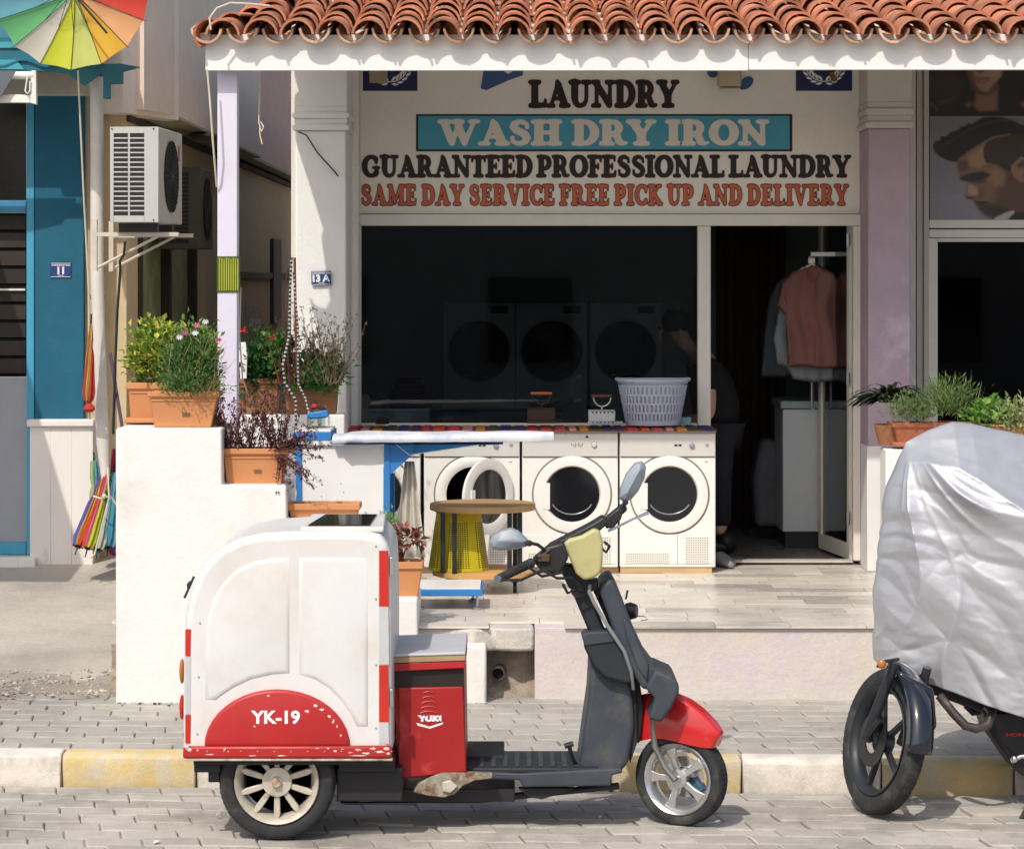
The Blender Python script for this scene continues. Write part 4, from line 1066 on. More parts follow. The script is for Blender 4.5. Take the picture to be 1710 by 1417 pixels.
# ================================================================= STEPPED WHITE WALL
wl = thing('stepped_wall', 'bright white rendered garden wall descending in steps beside the terrace', 'wall', P(350, 1155, 14.8))
WD, WB = 14.45, 15.05
def wz(py): return PZ(py, WD)
M_wwall = mat('white_limewash', (.76, .75, .72), .9, bump=.0035, bs=28, var=.04, c2=(.66, .63, .57), c2s=1.8, c2t=.62, c2w=.14)
WX = [(193, 370, 715), (370, 478, 810), (478, 603, 868), (603, 697, 1000), (697, 812, 1078)]
prof = []
k = WD / 14.85
mb = MB()
xs = [PX(a, WD) for a, b, c in WX] + [PX(812, WD)]
poly = [(xs[0], .14)]
for i, (a, b, c) in enumerate(WX):
    poly += [(xs[i], wz(c)), (xs[i + 1], wz(c))]
poly.append((xs[-1], .14))
mb.prism(poly, WD, WB); mb.build('wall', M_wwall, wl, bevel=.014, seg=3)
mb = MB()
for i in range(60):
    x = xs[0] + (xs[-1] - xs[0]) * random.random(); mb.ball((x, WD - .005, .152), (random.uniform(.012, .03), .014, random.uniform(.006, .014)), 6)
mb.build('mortar_crumbs', M_slab, wl, weld=False)['kind'] = 'stuff'
# low wall behind that carries the long planter
lw = MB(); lw.box(PX(372, 16.35), PX(575, 16.35), 16.35, 16.55, TZ, PZ(692, 16.35)); tag(lw.build('low_wall', M_white, bevel=.01), 'low white wall behind the stepped wall, under the long shaded planter', 'wall')

# ================================================================= LEAF AND PLANTER HELPERS
def leafv(c, d, L, W, up, fold=.25):
    d = d.normalized(); s = d.cross(up)
    if s.length < 1e-4: s = d.cross(Vector((1, 0, .2)))
    s.normalize(); n = s.cross(d)
    m = c + d * L * .45 + n * 0
    return [c, m + s * W / 2 + n * W * fold, c + d * L + n * (-W * .2), m - s * W / 2 + n * W * fold, m]
def add_leaf(mb, c, d, L, W, up=Vector((0, 0, 1)), mi=0):
    v = leafv(c, d, L, W, up)
    mb.add(v, [(0, 4, 1), (1, 4, 2), (0, 3, 4), (4, 3, 2)], mi)
def rnd(s=1): return Vector((random.gauss(0, s), random.gauss(0, s), random.gauss(0, s)))
def bush(mb, c, r, n, L, W, clumps=14, spread=.35, shell=.6):
    cl = []
    for i in range(clumps):
        d = rnd().normalized(); q = random.uniform(shell * .5, .85)
        cl.append(Vector((c[0] + d.x * r[0] * q, c[1] + d.y * r[1] * q, c[2] + d.z * r[2] * q)))
    for i in range(n):
        k = random.choice(cl); o = rnd(spread)
        p = Vector((k.x + o.x * r[0], k.y + o.y * r[1], k.z + o.z * r[2]))
        d = (p - Vector(c)) + Vector((0, 0, .15)); d = d.normalized() + rnd(.45)
        s = random.uniform(.7, 1.3)
        add_leaf(mb, p, d, L * s, W * s, Vector((0, 0, 1)) + rnd(.4))
def twigs(mb, base, r, n, h, rad=.003, lean=.5):
    for i in range(n):
        a = random.uniform(0, 2 * PI); l = random.uniform(.3, 1) * lean
        p = Vector((base[0] + random.uniform(-r, r), base[1] + random.uniform(-.04, .04), base[2]))
        pts = [p]; d = Vector((math.cos(a) * l, math.sin(a) * l * .5, 1)).normalized(); hh = h * random.uniform(.6, 1.1)
        for k in range(4):
            d = (d + rnd(.12)).normalized(); p = p + d * hh / 4; pts.append(p)
        mb.tube(pts, [rad, rad * .9, rad * .7, rad * .5, rad * .3], 4)
M_pot = mat('terracotta_plastic', (.56, .245, .10), .6, var=.06, c2=(.40, .19, .09), c2s=5, c2t=.66, c2w=.08)
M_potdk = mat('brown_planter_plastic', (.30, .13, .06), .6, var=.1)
M_soil = mat('potting_soil', (.06, .04, .03), .98, bump=.01, bs=50)
def trough(th, px0, px1, pb0, pb1, pyr, pyb, D, depth, m, lip=14, slot=True, dish=None):
    """window-box planter: px0-px1 the rim, pb0-pb1 the foot"""
    x0, x1, b0, b1 = PX(px0, D), PX(px1, D), PX(pb0, D), PX(pb1, D)
    zt, zb = PZ(pyr, D), PZ(pyb, D)
    zl = zt - lip * D / F
    ins = .035
    mb = MB()
    def ring(xa, xb, ya, yb, z): return [(xa, ya, z), (xb, ya, z), (xb, yb, z), (xa, yb, z)]
    y0, y1 = D, D + depth
    fr_ = (x1 - x0) * .03
    secs = [ring(b0, b1, y0 + ins, y1 - ins, zb), ring(x0 + fr_, x1 - fr_, y0 + .012, y1 - .012, zl), ring(x0, x1, y0, y1, zl + .001), ring(x0, x1, y0, y1, zt), ring(x0 + .012, x1 - .012, y0 + .012, y1 - .012, zt), ring(x0 + .02, x1 - .02, y0 + .02, y1 - .02, zt - .04)]
    vs = [v for s in secs for v in s]; fs = [(0, 1, 2, 3)]
    for i in range(5):
        for k in range(4): fs.append((i * 4 + k, i * 4 + (k + 1) % 4, i * 4 + 4 + (k + 1) % 4, i * 4 + 4 + k))
    mb.add(vs, fs); mb.build('planter_box', m, th, bevel=.005, seg=2)
    mb = MB(); mb.box(x0 + .022, x1 - .022, y0 + .022, y1 - .022, zt - .05, zt - .03); mb.build('soil', M_soil, th)
    if slot:
        xm = (b0 + b1) / 2 + .02
        mb = MB(); mb.box(xm - .02, xm + .02, y0 + ins * .62, y0 + ins + .01, zb + .06, zb + .078); mb.build('slot', M_wood, th)
        mb = MB(); mb.box(x0 + fr_ + .008, x1 - fr_ - .008, y0 + .010, y0 + .02, zl - .022, zl - .014); mb.build('moulding', m, th, bevel=.002)
    for xx in (b0 + .03, b1 - .07):
        mb = MB(); mb.box(xx, xx + .05, y0 + ins + .004, y0 + ins + .05, zb - .012, zb); mb.build('foot', m, th)
    if dish:
        mb = MB(); mb.box(b0 - .03, b1 + .03, y0 + .0, y1, zb - .012, zb + .012); mb.build('saucer', m, th, bevel=.005)
    return x0, x1, zt
GR = 'planters on the stepped wall'
# two troughs on the top step
t = thing('planter', 'terracotta window box with yellow variegated bush at the rear of the top step', 'planter', P(285, 712, 14.8), GR)
trough(t, 209, 362, 216, 356, 639, 702, 14.78, .2, M_pot, 11, dish=True)
mb = MB(); c = P(264, 590, 14.85); bush(mb, c, (.175, .11, .145), 2800, .036, .026, 70, .22); bush(mb, P(328, 580, 14.88), (.12, .09, .12), 1300, .034, .02, 34, .24)
mb.build('foliage', leafmat('variegated_leaf', [(.07, .18, .02), (.14, .30, .04), (.50, .52, .07), (.70, .66, .14), (.10, .24, .03), (.58, .58, .10)]), t, smooth=0, weld=False, recalc=False)
mb = MB(); twigs(mb, P(280, 640, 14.86), .2, 16, .3); mb.build('stem', mat('green_stem', (.12, .12, .04), .8), t, weld=False)
t = thing('planter', 'terracotta window box with daisies and straggly green growth, front of the top step', 'planter', P(305, 715, 14.5), GR)
trough(t, 246, 366, 256, 351, 654, 714, 14.5, .2, M_pot, 9)
mb = MB(); bush(mb, P(318, 600, 14.58), (.145, .09, .165), 2300, .036, .015, 50, .26); bush(mb, P(318, 640, 14.5), (.16, .08, .08), 1100, .03, .008, 26, .3)
mb.build('foliage', leafmat('green_narrow_leaf', [(.04, .13, .025), (.08, .2, .04), (.14, .27, .07), (.22, .32, .12), (.06, .17, .05)]), t, smooth=0, weld=False, recalc=False)
mb = MB(); twigs(mb, P(345, 655, 14.5), .06, 26, .11, .0022, 1.6); twigs(mb, P(320, 650, 14.55), .14, 22, .3); mb.build('dry_stem', mat('dry_stem', (.42, .27, .13), .8), t, weld=False)
def daisy(th, px, py, D, cm, s=.02):
    mb = MB(); c = P(px, py, D); q = Matrix.Rotation(random.uniform(-.5, .5), 3, 'X')
    for k in range(10):
        a = 2 * PI * k / 10; d = q @ Vector((math.cos(a), -.25, math.sin(a) * .6)); add_leaf(mb, c, d, s, s * .38, Vector((0, -1, .4)))
    mb.build('flower', cm, th, smooth=0, recalc=False, weld=False)
M_pink = mat('pink_petal', (.68, .16, .35), .6, transl=.3); M_whitep = mat('white_petal', (.8, .78, .8), .6, transl=.3); M_redp = mat('red_petal', (.6, .03, .03), .6, transl=.2)
for (a, b, m_) in ((309, 555, M_pink), (329, 543, M_pink), (343, 537, M_whitep), (365, 567, M_pink), (326, 556, M_whitep), (300, 563, M_whitep)): daisy(t, a, b, 14.46, m_)
# middle step
t = thing('planter', 'terracotta window box on the middle step spilling dark purple foliage to the right', 'planter', P(425, 808, 14.55), GR)
trough(t, 370, 482, 377, 470, 749, 809, 14.55, .2, M_pot, 10)
mb = MB()
def twigplant(base, n, h, lean, leafs, L, W, drift=(0, 0)):
    for i in range(n):
        p = Vector((base[0] + random.uniform(-1, 1) * base[3], base[1] + random.uniform(-.06, .06), base[2]))
        a = random.uniform(-1, 1)
        d = Vector((a * lean + drift[0], random.uniform(-.3, .3), 1 + drift[1])).normalized(); hh = h * random.uniform(.5, 1.1)
        pts = [p]
        for k in range(6):
            d = (d + rnd(.14) + Vector((0, 0, -.03 if drift[0] else .02))).normalized(); p = p + d * hh / 6; pts.append(p)
            for q in range(leafs):
                add_leaf(mb, p + rnd(.004), d * .4 + rnd(.6), L * random.uniform(.7, 1.2), W)
        tw.tube(pts, [.003, .0026, .0022, .0018, .0015, .001, .0006], 4)
tw = MB()
b = P(425, 752, 14.62); twigplant((b.x, b.y, b.z, .17), 60, .30, .55, 6, .027, .010)
b = P(462, 752, 14.58); twigplant((b.x, b.y, b.z, .05), 20, .27, .8, 6, .025, .010, (1.3, -.5))
b = P(470, 760, 14.5); twigplant((b.x, b.y, b.z, .04), 13, .25, .6, 6, .023, .009, (.5, -1.6))
mb.build('foliage', leafmat('purple_leaf', [(.05, .018, .02), (.15, .05, .045), (.22, .08, .065), (.09, .03, .03), (.30, .14, .11)], .2), t, smooth=0, weld=False, recalc=False)
tw.build('stem', mat('purple_stem', (.10, .04, .035), .8), t, weld=False)
t = thing('planter', 'empty terracotta window box on the step behind the delivery box', 'planter', P(540, 866, 14.55), GR)
trough(t, 479, 601, 486, 593, 841, 872, 14.55, .2, M_pot, 11, slot=False)
# pot with coleus
t = thing('potted_plant', 'square terracotta pot with bushy dark red coleus on the lower white step', 'potted plant', P(677, 1000, 14.55))
trough(t, 646, 706, 652, 697, 938, 1000, 14.55, .2, M_pot, 12, slot=False)
M_col = leafmat('coleus_leaf', [(.08, .015, .02), (.20, .05, .045), (.12, .03, .03), (.28, .10, .07), (.09, .10, .03)], .2)
for i in range(70):
    a = random.uniform(0, 2 * PI); e = random.uniform(-.4, 1.2); rr = random.uniform(.35, 1)
    c = P(683, 905, 14.65); p = c + Vector((math.cos(a) * math.cos(e) * .085 * rr, math.sin(a) * math.cos(e) * .08 * rr, math.sin(e) * .085 * rr))
    mb = MB(); add_leaf(mb, p, (p - c).normalized() + rnd(.35) + Vector((0, -.1, -.25)), random.uniform(.04, .062), random.uniform(.028, .042), Vector((0, -.6, 1)) + rnd(.2))
    mb.build('leaf', M_col, t, smooth=0, weld=False, recalc=False)
mb = MB(); twigs(mb, P(676, 940, 14.65), .03, 8, .12, .006, .3); mb.build('stem', mat('coleus_stem', (.12, .05, .03), .8), t, weld=False)
t = thing('potted_plant', 'small pale green leafy plant peeping up behind the delivery box', 'potted plant', P(643, 905, 14.75))
mb = MB(); mb.lathe([(.03, 0), (.045, .09), (.04, .09), (.04, .08), (0, .08)], P(645, 1000, 14.85), n=16); mb.build('pot', M_pot, t)
mb = MB(); bush(mb, P(645, 880, 14.8), (.06, .05, .07), 260, .026, .017, 12); bush(mb, P(645, 930, 14.8), (.03, .03, .09), 80, .024, .015, 8)
mb.build('foliage', leafmat('pale_green_leaf', [(.18, .32, .08), (.35, .48, .2), (.1, .25, .05), (.5, .55, .32)]), t, smooth=0, weld=False, recalc=False)
# shaded long planter behind
t = thing('planter', 'long brown planter in the shade behind the lilac post with red geraniums', 'planter', P(460, 690, 16.4))
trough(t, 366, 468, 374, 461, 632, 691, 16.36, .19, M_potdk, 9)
mb = MB(); bush(mb, P(440, 605, 16.42), (.18, .11, .17), 1900, .045, .024, 36, .28); 
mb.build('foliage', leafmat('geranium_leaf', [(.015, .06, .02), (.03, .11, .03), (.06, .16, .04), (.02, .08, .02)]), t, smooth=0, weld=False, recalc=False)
for (a, b) in ((405, 551), (456, 564)):
    mb = MB(); c = P(a, b, 16.28)
    for k in range(14): add_leaf(mb, c + rnd(.009), rnd(), .018, .016)
    mb.build('flower', M_redp, t, smooth=0, weld=False, recalc=False)
mb = MB(); mb.ppx([(398, 572), (410, 571), (413, 590), (412, 632), (401, 633), (399, 600)], 16.3, 16.32); tag(mb.build('white_label_stake', M_whitepaint, bevel=.004), 'white plastic stake standing in the shaded planter beside the lilac post', 'stake')
t = thing('planter', 'brown planter with bright green leaves and dry twigs in front of the white column', 'planter', P(530, 690, 16.4))
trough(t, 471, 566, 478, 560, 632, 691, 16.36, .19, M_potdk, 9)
mb = MB(); bush(mb, P(527, 625, 16.35), (.14, .1, .11), 1300, .045, .03, 30, .3); bush(mb, P(462, 590, 16.35), (.07, .06, .1), 260, .04, .03, 10)
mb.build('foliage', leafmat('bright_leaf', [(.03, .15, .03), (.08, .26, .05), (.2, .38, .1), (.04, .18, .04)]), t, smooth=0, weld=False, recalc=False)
mb = MB(); tw = MB()
b = P(525, 640, 16.3); twigplant((b.x, b.y, b.z, .12), 60, .44, .5, 9, .015, .007)
b = P(560, 640, 16.3); twigplant((b.x, b.y, b.z, .05), 26, .36, .6, 9, .015, .007)
mb.build('dry_foliage', leafmat('dry_leaf', [(.10, .10, .05), (.22, .19, .12), (.34, .25, .17), (.06, .08, .03)], .2), t, smooth=0, weld=False, recalc=False)
tw.build('dry_twig', mat('dry_twig', (.2, .14, .09), .8), t, weld=False)
mb = MB(); tw = MB(); b = P(478, 640, 16.3); twigplant((b.x, b.y, b.z, .05), 14, .34, .4, 2, .02, .004)
tw.build('red_stem', mat('red_stem', (.2, .05, .03), .8), t, weld=False)
# right hand pots
lw = MB(); lw.box(PX(1479, 16.2), 4.5, 16.2, 16.45, TZ, PZ(750, 16.2)); tag(lw.build('low_wall', M_white, bevel=.01), 'low white wall at the right carrying the terracotta pots, behind the covered motorcycle', 'wall')
t = thing('potted_plant', 'terracotta pot with spiky rosemary-like green bush above the silver cover', 'potted plant', P(1560, 745, 16.2))
trough(t, 1490, 1640, 1500, 1630, 706, 742, 16.2, .22, mat('red_terracotta', (.42, .14, .07), .7, var=.15, vs=14, c2=(.3, .1, .05), c2s=8), 8, slot=False, dish=True)
mb = MB(); bush(mb, P(1525, 685, 16.2), (.14, .1, .09), 900, .035, .008, 18); bush(mb, P(1580, 665, 16.2), (.15, .1, .11), 1200, .045, .006, 24)
for k in range(60):
    b = P(random.uniform(1530, 1640), 690, 16.25); d = Vector((random.gauss(0, .35), random.gauss(0, .3), 1)); add_leaf(mb, b + rnd(.01), d, random.uniform(.12, .26), .006)
mb.build('foliage', leafmat('rosemary_leaf', [(.07, .16, .04), (.14, .27, .07), (.25, .36, .12), (.1, .2, .06), (.3, .28, .14)]), t, smooth=0, weld=False, recalc=False)
t = thing('potted_plant', 'pot of pale yellow green succulent leaves at the right picture edge above the cover', 'potted plant', P(1700, 745, 16.2))
trough(t, 1650, 1790, 1660, 1780, 712, 746, 16.2, .22, M_pot, 8, slot=False)
mb = MB(); bush(mb, P(1655, 690, 16.15), (.12, .1, .07), 420, .04, .03, 16); 
mb.build('foliage', leafmat('fresh_leaf', [(.12, .3, .05), (.25, .45, .1), (.08, .22, .04)]), t, smooth=0, weld=False, recalc=False)
mb = MB(); bush(mb, P(1705, 698, 16.1), (.15, .1, .09), 700, .04, .02, 24)
mb.build('foliage', leafmat('pale_yellow_leaf', [(.12, .22, .06), (.5, .52, .25), (.62, .62, .36), (.2, .3, .1)]), t, smooth=0, weld=False, recalc=False)
t = thing('potted_plant', 'drooping dark strap-leaved plant at the foot of the lilac column', 'potted plant', P(1495, 745, 16.7))
M_strap = mat('dark_strap_leaf', (.012, .022, .012), .5, rand=.4)
mb = MB(); mb.lathe([(.07, 0), (.1, .12), (.09, .12), (.09, .1), (0, .1)], (PX(1487, 16.36), 16.36, PZ(742, 16.36)), n=18); mb.build('pot', M_potdk, t)
for i in range(95):
    mb = MB(); a = random.uniform(PI * .0, PI * 2); p = P(1484, 672, 16.35) + Vector((random.uniform(-.04, .04), random.uniform(-.04, .04), 0)); d = Vector((math.cos(a) * .9 - .12, math.sin(a) * .5, 1.6)).normalized()
    pts = []; L = random.uniform(.14, .30)
    for k in range(7):
        pts.append(p.copy()); d = (d + Vector((math.cos(a) * .12, 0, -.34))).normalized(); p = p + d * L / 6
    w = .019; vs = []; s = Vector((0, 0, 1)).cross(Vector((math.cos(a), math.sin(a), 0))); s = (s + Vector((.6, 0, 0))).normalized()
    for k, q in enumerate(pts): ww = w * (1 - (k / 6) ** 2 * .9); vs += [q - s * ww, q + s * ww]
    mb.add(vs, [(2 * k, 2 * k + 1, 2 * k + 3, 2 * k + 2) for k in range(6)]); mb.build('leaf', M_strap, t, weld=False, recalc=False)

# ================================================================= WASHING MACHINES
MD = 17.2
def machine(cx, label, door_open=False, knob='mid', D=MD, W=160, zt=722, zb=947, low=True, names='tumble dryers under the patterned runner'):
    x0, x1 = PX(cx - W / 2, D), PX(cx + W / 2, D)
    t = thing('tumble_dryer', label, 'tumble dryer', ((x0 + x1) / 2, D, TZ), group=names)
    z0, z1 = PZ(zb, D), PZ(zt, D)
    k = D / F
    mb = MB(); mb.box(x0, x1, D, D + .53, z0, z1); mb.build('cabinet', M_machine, t, bevel=.007)
    zp = PZ(zt + 40, D)
    mb = MB(); mb.box(x0 + .003, x1 - .003, D - .010, D - .0005, zp, z1 - .012); mb.build('control_panel', M_machpanel if D == MD else M_machine, t, bevel=.003)
    mb = MB(); mb.box(x0 + .004, x1 - .004, D - .0025, D - .0003, zp - .006, zp - .0015); mb.build('panel_seam', mat('seam_grey', (.2, .19, .18), .7), t)
    zc = PZ(zt + 103, D); xc = (x0 + x1) / 2 + .012
    c = Vector((xc, D, zc)); ax = (0, -1, 0)
    ro = 66 * k; ri = 46 * k
    mb = MB(); mb.lathe([(ro + .004, .0003), (ro + .004, .003), (ro - .004, .003), (ro - .004, .0003)], c, ax, 48, closed=True); mb.build('door_seam', mat('seam_grey', (.2, .19, .18), .7), t)
    mb = MB(); mb.lathe([(ro - .005, .001), (ro - .008, .012), (ri + .03, .02), (ri + .008, .018), (ri, .004), (ri, .0005)], c, ax, 48); 
    if not door_open:
        dr = mb.build('door', M_machine, t, smooth=50)
        q = MB(); q.lathe([(0, -.05), (ri * .5, -.04), (ri * .8, -.02), (ri - .001, .003)], c, ax, 40); q.build('door_glass', M_drum, dr, smooth=60, recalc=True)
        # inner rim visible through the glass and the grip plate on the left
        q = MB(); pts = [c + Vector((math.cos(R(a)) * ri * .78, .0 - .004, math.sin(R(a)) * ri * .62 - .018)) for a in range(205, 336, 10)]
        q.tube(pts, .0045, 6); q.build('glass_inner_rim', mat('grey_seal', (.22, .22, .22), .25), dr)
        q = MB(); q.ppx([(0, 0)], D, D) if False else None
        w = 22 * k
        gp = [(xc - ri - .012, zc + 19 * k), (xc - ri + w * .42, zc + 19 * k), (xc - ri + w * .42, zc - 25 * k), (xc - ri - .012, zc - 25 * k)]
        q.prism(gp, D - .023, D - .004); q.build('door_grip', M_machine, dr, bevel=.003)
        # spiral drum pattern
        q = MB()
        for r_ in (.03, .055, .08): q.lathe([(r_ - .0012, 0), (r_ + .0012, 0), (r_, .002)], c + Vector((.006, .038 - r_ * .1, -.004)), ax, 30, closed=True)
        q.build('drum_ring', mat('drum_metal', (.12, .12, .12), .3, metal=.6), dr)
    else:
        mb = MB(); mb.lathe([(ro - .005, .001), (ro - .01, .006), (ri + .014, .008), (ri + .004, .002), (ri, .0005)], c, ax, 48); mb.build('door_surround', M_machine, t, smooth=50)
        q = MB(); q.lathe([(0, .0015), (ri, .0015)], c, ax, 40); q.build('opening', M_drum, t, smooth=0)
        dr = thing  # door swung on its right hinge towards the viewer
        ang = R(50); hx = c.x + ro - .012
        m = MB(); R0 = ro - .012
        m.lathe([(R0, .0), (R0, .018), (ri + .02, .026), (ri - .004, .02), (ri - .006, .006)], (0, 0, 0), ax, 44)
        gl = MB(); gl.lathe([(0, .0), (ri * .6, -.0), (ri - .006, .012)], (0, 0, 0), ax, 40)
        rp = MB(); rp.lathe([(R0, -.001), (ri - .006, -.001)], (0, 0, 0), ax, 40)
        gr = MB(); gr.box(-ri - .01, -ri + .028, -.032, -.012, -.06, .05)
        # local: disc centre at -R0 from hinge
        mx = Matrix.Translation((hx, D - .006, c.z)) @ Matrix.Rotation(ang, 4, 'Z') @ Matrix.Translation((-R0, 0, 0))
        for q_ in (m, gl, rp, gr): q_.xform(mx)
        d_ = m.build('door', M_machine, t, smooth=50); gl.build('door_glass', M_drum, d_); rp.build('door_back', M_machine, d_); gr.build('door_grip', M_machine, d_, bevel=.003)
    # knobs
    if knob == 'mid':
        q = MB(); q.lathe([(.016, 0), (.015, .012), (.008, .014), (.0, .014)], (PX(cx + 40, D), D - .01, PZ(zt + 20, D)), ax, 24); q.build('knob', M_machpanel, t)
        q = MB(); q.lathe([(.0175, 0), (.0175, .002), (.016, .002)], (PX(cx + 40, D), D - .01, PZ(zt + 20, D)), ax, 24); q.build('knob_ring', mat('seam_grey', (.2, .19, .18), .7), t)
        q = MB()
        for i in range(7): q.box(PX(cx + 2 + i * 3, D), PX(cx + 3.6 + i * 3, D), D - .0108, D - .0101, PZ(zt + 22 + (i % 3) * 1.5, D), PZ(zt + 18 + (i % 2) * 2, D))
        q.build('panel_marks', mat('seam_grey', (.2, .19, .18), .7), t, smooth=0)
        q = MB(); q.prism([(PX(cx + 25, D), PZ(zt + 8.5, D)), (PX(cx + 31, D), PZ(zt + 8.5, D)), (PX(cx + 28, D), PZ(zt + 3, D))], D - .0118, D - .0103); q.build('logo_mark', M_black, t)
    elif knob == 'right':
        q = MB(); q.lathe([(.018, 0), (.016, .014), (.007, .018), (.0, .018)], (PX(cx + 40, D), D - .01, PZ(zt + 21, D)), ax, 24); q.build('knob', mat('grey_knob', (.28, .31, .36), .35), t)
        for i in range(2):
            q = MB(); q.box(PX(cx + 11 + i * 7, D), PX(cx + 16 + i * 7, D), D - .013, D - .0102, PZ(zt + 22.5, D), PZ(zt + 19.5, D)); q.build('button', M_dark, t)
        q = MB(); q.box(PX(cx + 63, D), PX(cx + 68, D), D - .014, D - .0102, PZ(zt + 23, D), PZ(zt + 18.5, D)); q.build('button', mat('grey_knob', (.28, .31, .36), .35), t)
        q = MB(); q.ball((PX(cx + 64, D), D - .002, PZ(zt + 48, D)), (.012, .003, .006), 10)
        q.build('badge', M_machpanel, t)
    # lower service panel with grilles
    if low:
        zl1, zl0 = PZ(zb - 55, D), PZ(zb - 6, D)
        q = MB(); q.box(x0 + .012, x1 - .012, D - .004, D - .0004, zl0, zl1); q.build('service_panel', M_machine, t, bevel=.002)
        def grille(a, b, c_, d, nm):
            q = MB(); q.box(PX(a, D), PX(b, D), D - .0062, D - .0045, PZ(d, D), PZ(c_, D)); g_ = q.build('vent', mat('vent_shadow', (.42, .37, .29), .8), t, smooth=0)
            q = MB(); n = int((b - a) / 3.6)
            for i in range(n + 1):
                x = PX(a + (b - a) * i / n, D); q.box(x - .0026, x + .0026, D - .0085, D - .0064, PZ(d, D), PZ(c_, D))
            n = int((d - c_) / 3.6)
            for i in range(n + 1):
                z = PZ(c_ + (d - c_) * i / n, D); q.box(PX(a, D), PX(b, D), D - .0083, D - .0066, z - .0026, z + .0026)
            q.build('vent_grid', M_machine, g_, smooth=0, weld=False)
        grille(cx + 30, cx + 68, zb - 51, zb - 8, 0); grille(cx - 70, cx + 2, zb - 24, zb - 9, 0)
        q = MB(); q.box(PX(cx + 16, D), PX(cx + 16.8, D), D - .0046, D - .0041, zl0, zl1); q.build('panel_line', mat('seam_grey', (.2, .19, .18), .7), t)
    return t
machine(1115, 'rightmost white dryer beside the doorway, closed door and grey knob', knob='right')
machine(952, 'white dryer with closed round door behind the scooter handlebar', knob='mid')
machine(788, 'white dryer with its round door ajar, behind the wooden table', door_open=True, knob='right', low=True)
machine(622, 'white dryer mostly hidden behind the blue ironing table', knob='none')
machine(458, 'leftmost white dryer, only its door ring showing past the stepped wall', knob='none')
pl = thing('machine_plinth', 'wooden plinth boards under the row of white dryers', 'plinth', P(790, 955, MD))
for i, (a, b) in enumerate(((379, 540), (541, 703), (704, 866), (867, 1033), (1036, 1189))):
    q = MB(); q.box(PX(a, MD), PX(b, MD), MD + .008, MD + .5, TZ + .001, PZ(947.4, MD)); q.build('plinth_board', mat('pine_plinth', (.52, .36, .18), .7, var=.15, stretch=(1, 1, 8), vs=6) if i == 4 else mat('old_plinth', (.22, .13, .07), .7, var=.15, stretch=(1, 1, 8), vs=6), pl)
# woven runner on the machine tops
kr = thing('kilim_runner', 'colourful woven kilim runner laid along the tops of the dryers', 'runner', P(870, 715, MD))
x0, x1 = PX(380, MD), PX(1196, MD)
zt = PZ(722, MD)
mb = MB(); mb.box(x0, x1, MD - .02, MD + .5, zt + .001, zt + .012); mb.build('wooden_shelf', mat('worn_worktop', (.36, .24, .13), .7, var=.2, stretch=(1, 6, 1)), kr, bevel=.003)
cols_ = [(.5, .03, .05), (.55, .25, .25), (.02, .03, .16), (.6, .07, .03), (.55, .22, .03), (.06, .03, .14), (.55, .06, .10), (.05, .06, .04)]
kx = PX(540, MD); i = 0
while kx < x1 - .01:
    w = random.uniform(.048, .075)
    for (ya, yb, dz) in ((MD - .028, MD + .2, 0), (MD + .2, MD + .45, 0)):
        q = MB(); q.box(kx, min(kx + w - .004, x1 + .004), ya, yb - .001, zt + .0125, zt + .021 + random.uniform(0, .003)); q.build('stripe', mat('kilim_%d' % ((i * 3) % 8), cols_[(i * 3) % 8], .95, var=.2, vs=20, bump=.002, bs=90), kr, bevel=.003)
    q = MB(); q.box(kx + w - .004, kx + w + .018, MD - .026, MD + .44, zt + .0127, zt + .019); q.build('stripe', mat('kilim_brown', (.12, .05, .03), .95, var=.2), kr)
    kx += w + .0185; i += 1
# laundry basket
bk = thing('laundry_basket', 'pale blue plastic laundry basket with slotted sides on the dryers', 'basket', P(1090, 711, 17.45))
c = P(1090, 709, 17.46); rx0, rx1, hb = .172, .226, .285
E = .72
mb = MB(); mb.lathe([(rx1 - .004, hb - .012), (rx1 + .012, hb - .014), (rx1 + .016, hb), (rx1, hb + .008), (rx1 - .01, hb)], c, (0, 0, 1), 48, closed=True, e=(E, 1))
M_bask = mat('pale_blue_plastic', (.50, .54, .64), .4, transl=.15)
# work out which lathe axis is x: widen towards x
def ring_pt(r, a, z): return Vector((c.x + r * math.cos(a), c.y + r * E * math.sin(a), c.z + z))
rim = MB(); rim.tube([ring_pt(rx1 + .004, R(a), hb - .004 + .008 * abs(math.cos(R(a))) ** 6) for a in range(0, 361, 8)], .012, 8, caps=False); rim.build('rim', M_bask, bk)
lat = MB()
def rad(z): return rx0 + (rx1 - rx0) * z / hb
for z, h in ((.0, .03), (.074, .012), (.130, .012), (.186, .012), (.242, .012), (.262, .02)):
    n = 72; vs = []; fs = []
    for i_ in range(n):
        a = 2 * PI * i_ / n
        for zz2 in (z, z + h):
            for t_ in (0, -.003): vs.append(ring_pt(rad(zz2) + t_, a, zz2))
    for i_ in range(n):
        a = i_ * 4; b = ((i_ + 1) % n) * 4
        fs += [(a, b, b + 2, a + 2), (a + 1, a + 3, b + 3, b + 1), (a, a + 1, b + 1, b), (a + 2, b + 2, b + 3, a + 3)]
    lat.add(vs, fs)
ns = 46
for row in range(4):
    z0_ = .028 + row * .056
    for i_ in range(ns):
        a = 2 * PI * (i_ + .5 * (row % 2)) / ns; da = PI / ns * .52
        z0b = max(z0_, 0.03) + .0; z1b = z0_ + .048
        vs = []
        for zz2 in (z0b, z1b):
            for aa in (a - da, a + da):
                vs += [ring_pt(rad(zz2) - .0003, aa, zz2), ring_pt(rad(zz2) - .0034, aa, zz2)]
        lat.add(vs, [(0, 2, 6, 4), (1, 5, 7, 3), (0, 4, 5, 1), (2, 3, 7, 6)])
lat.build('slotted_side', M_bask, bk, smooth=0, weld=False)
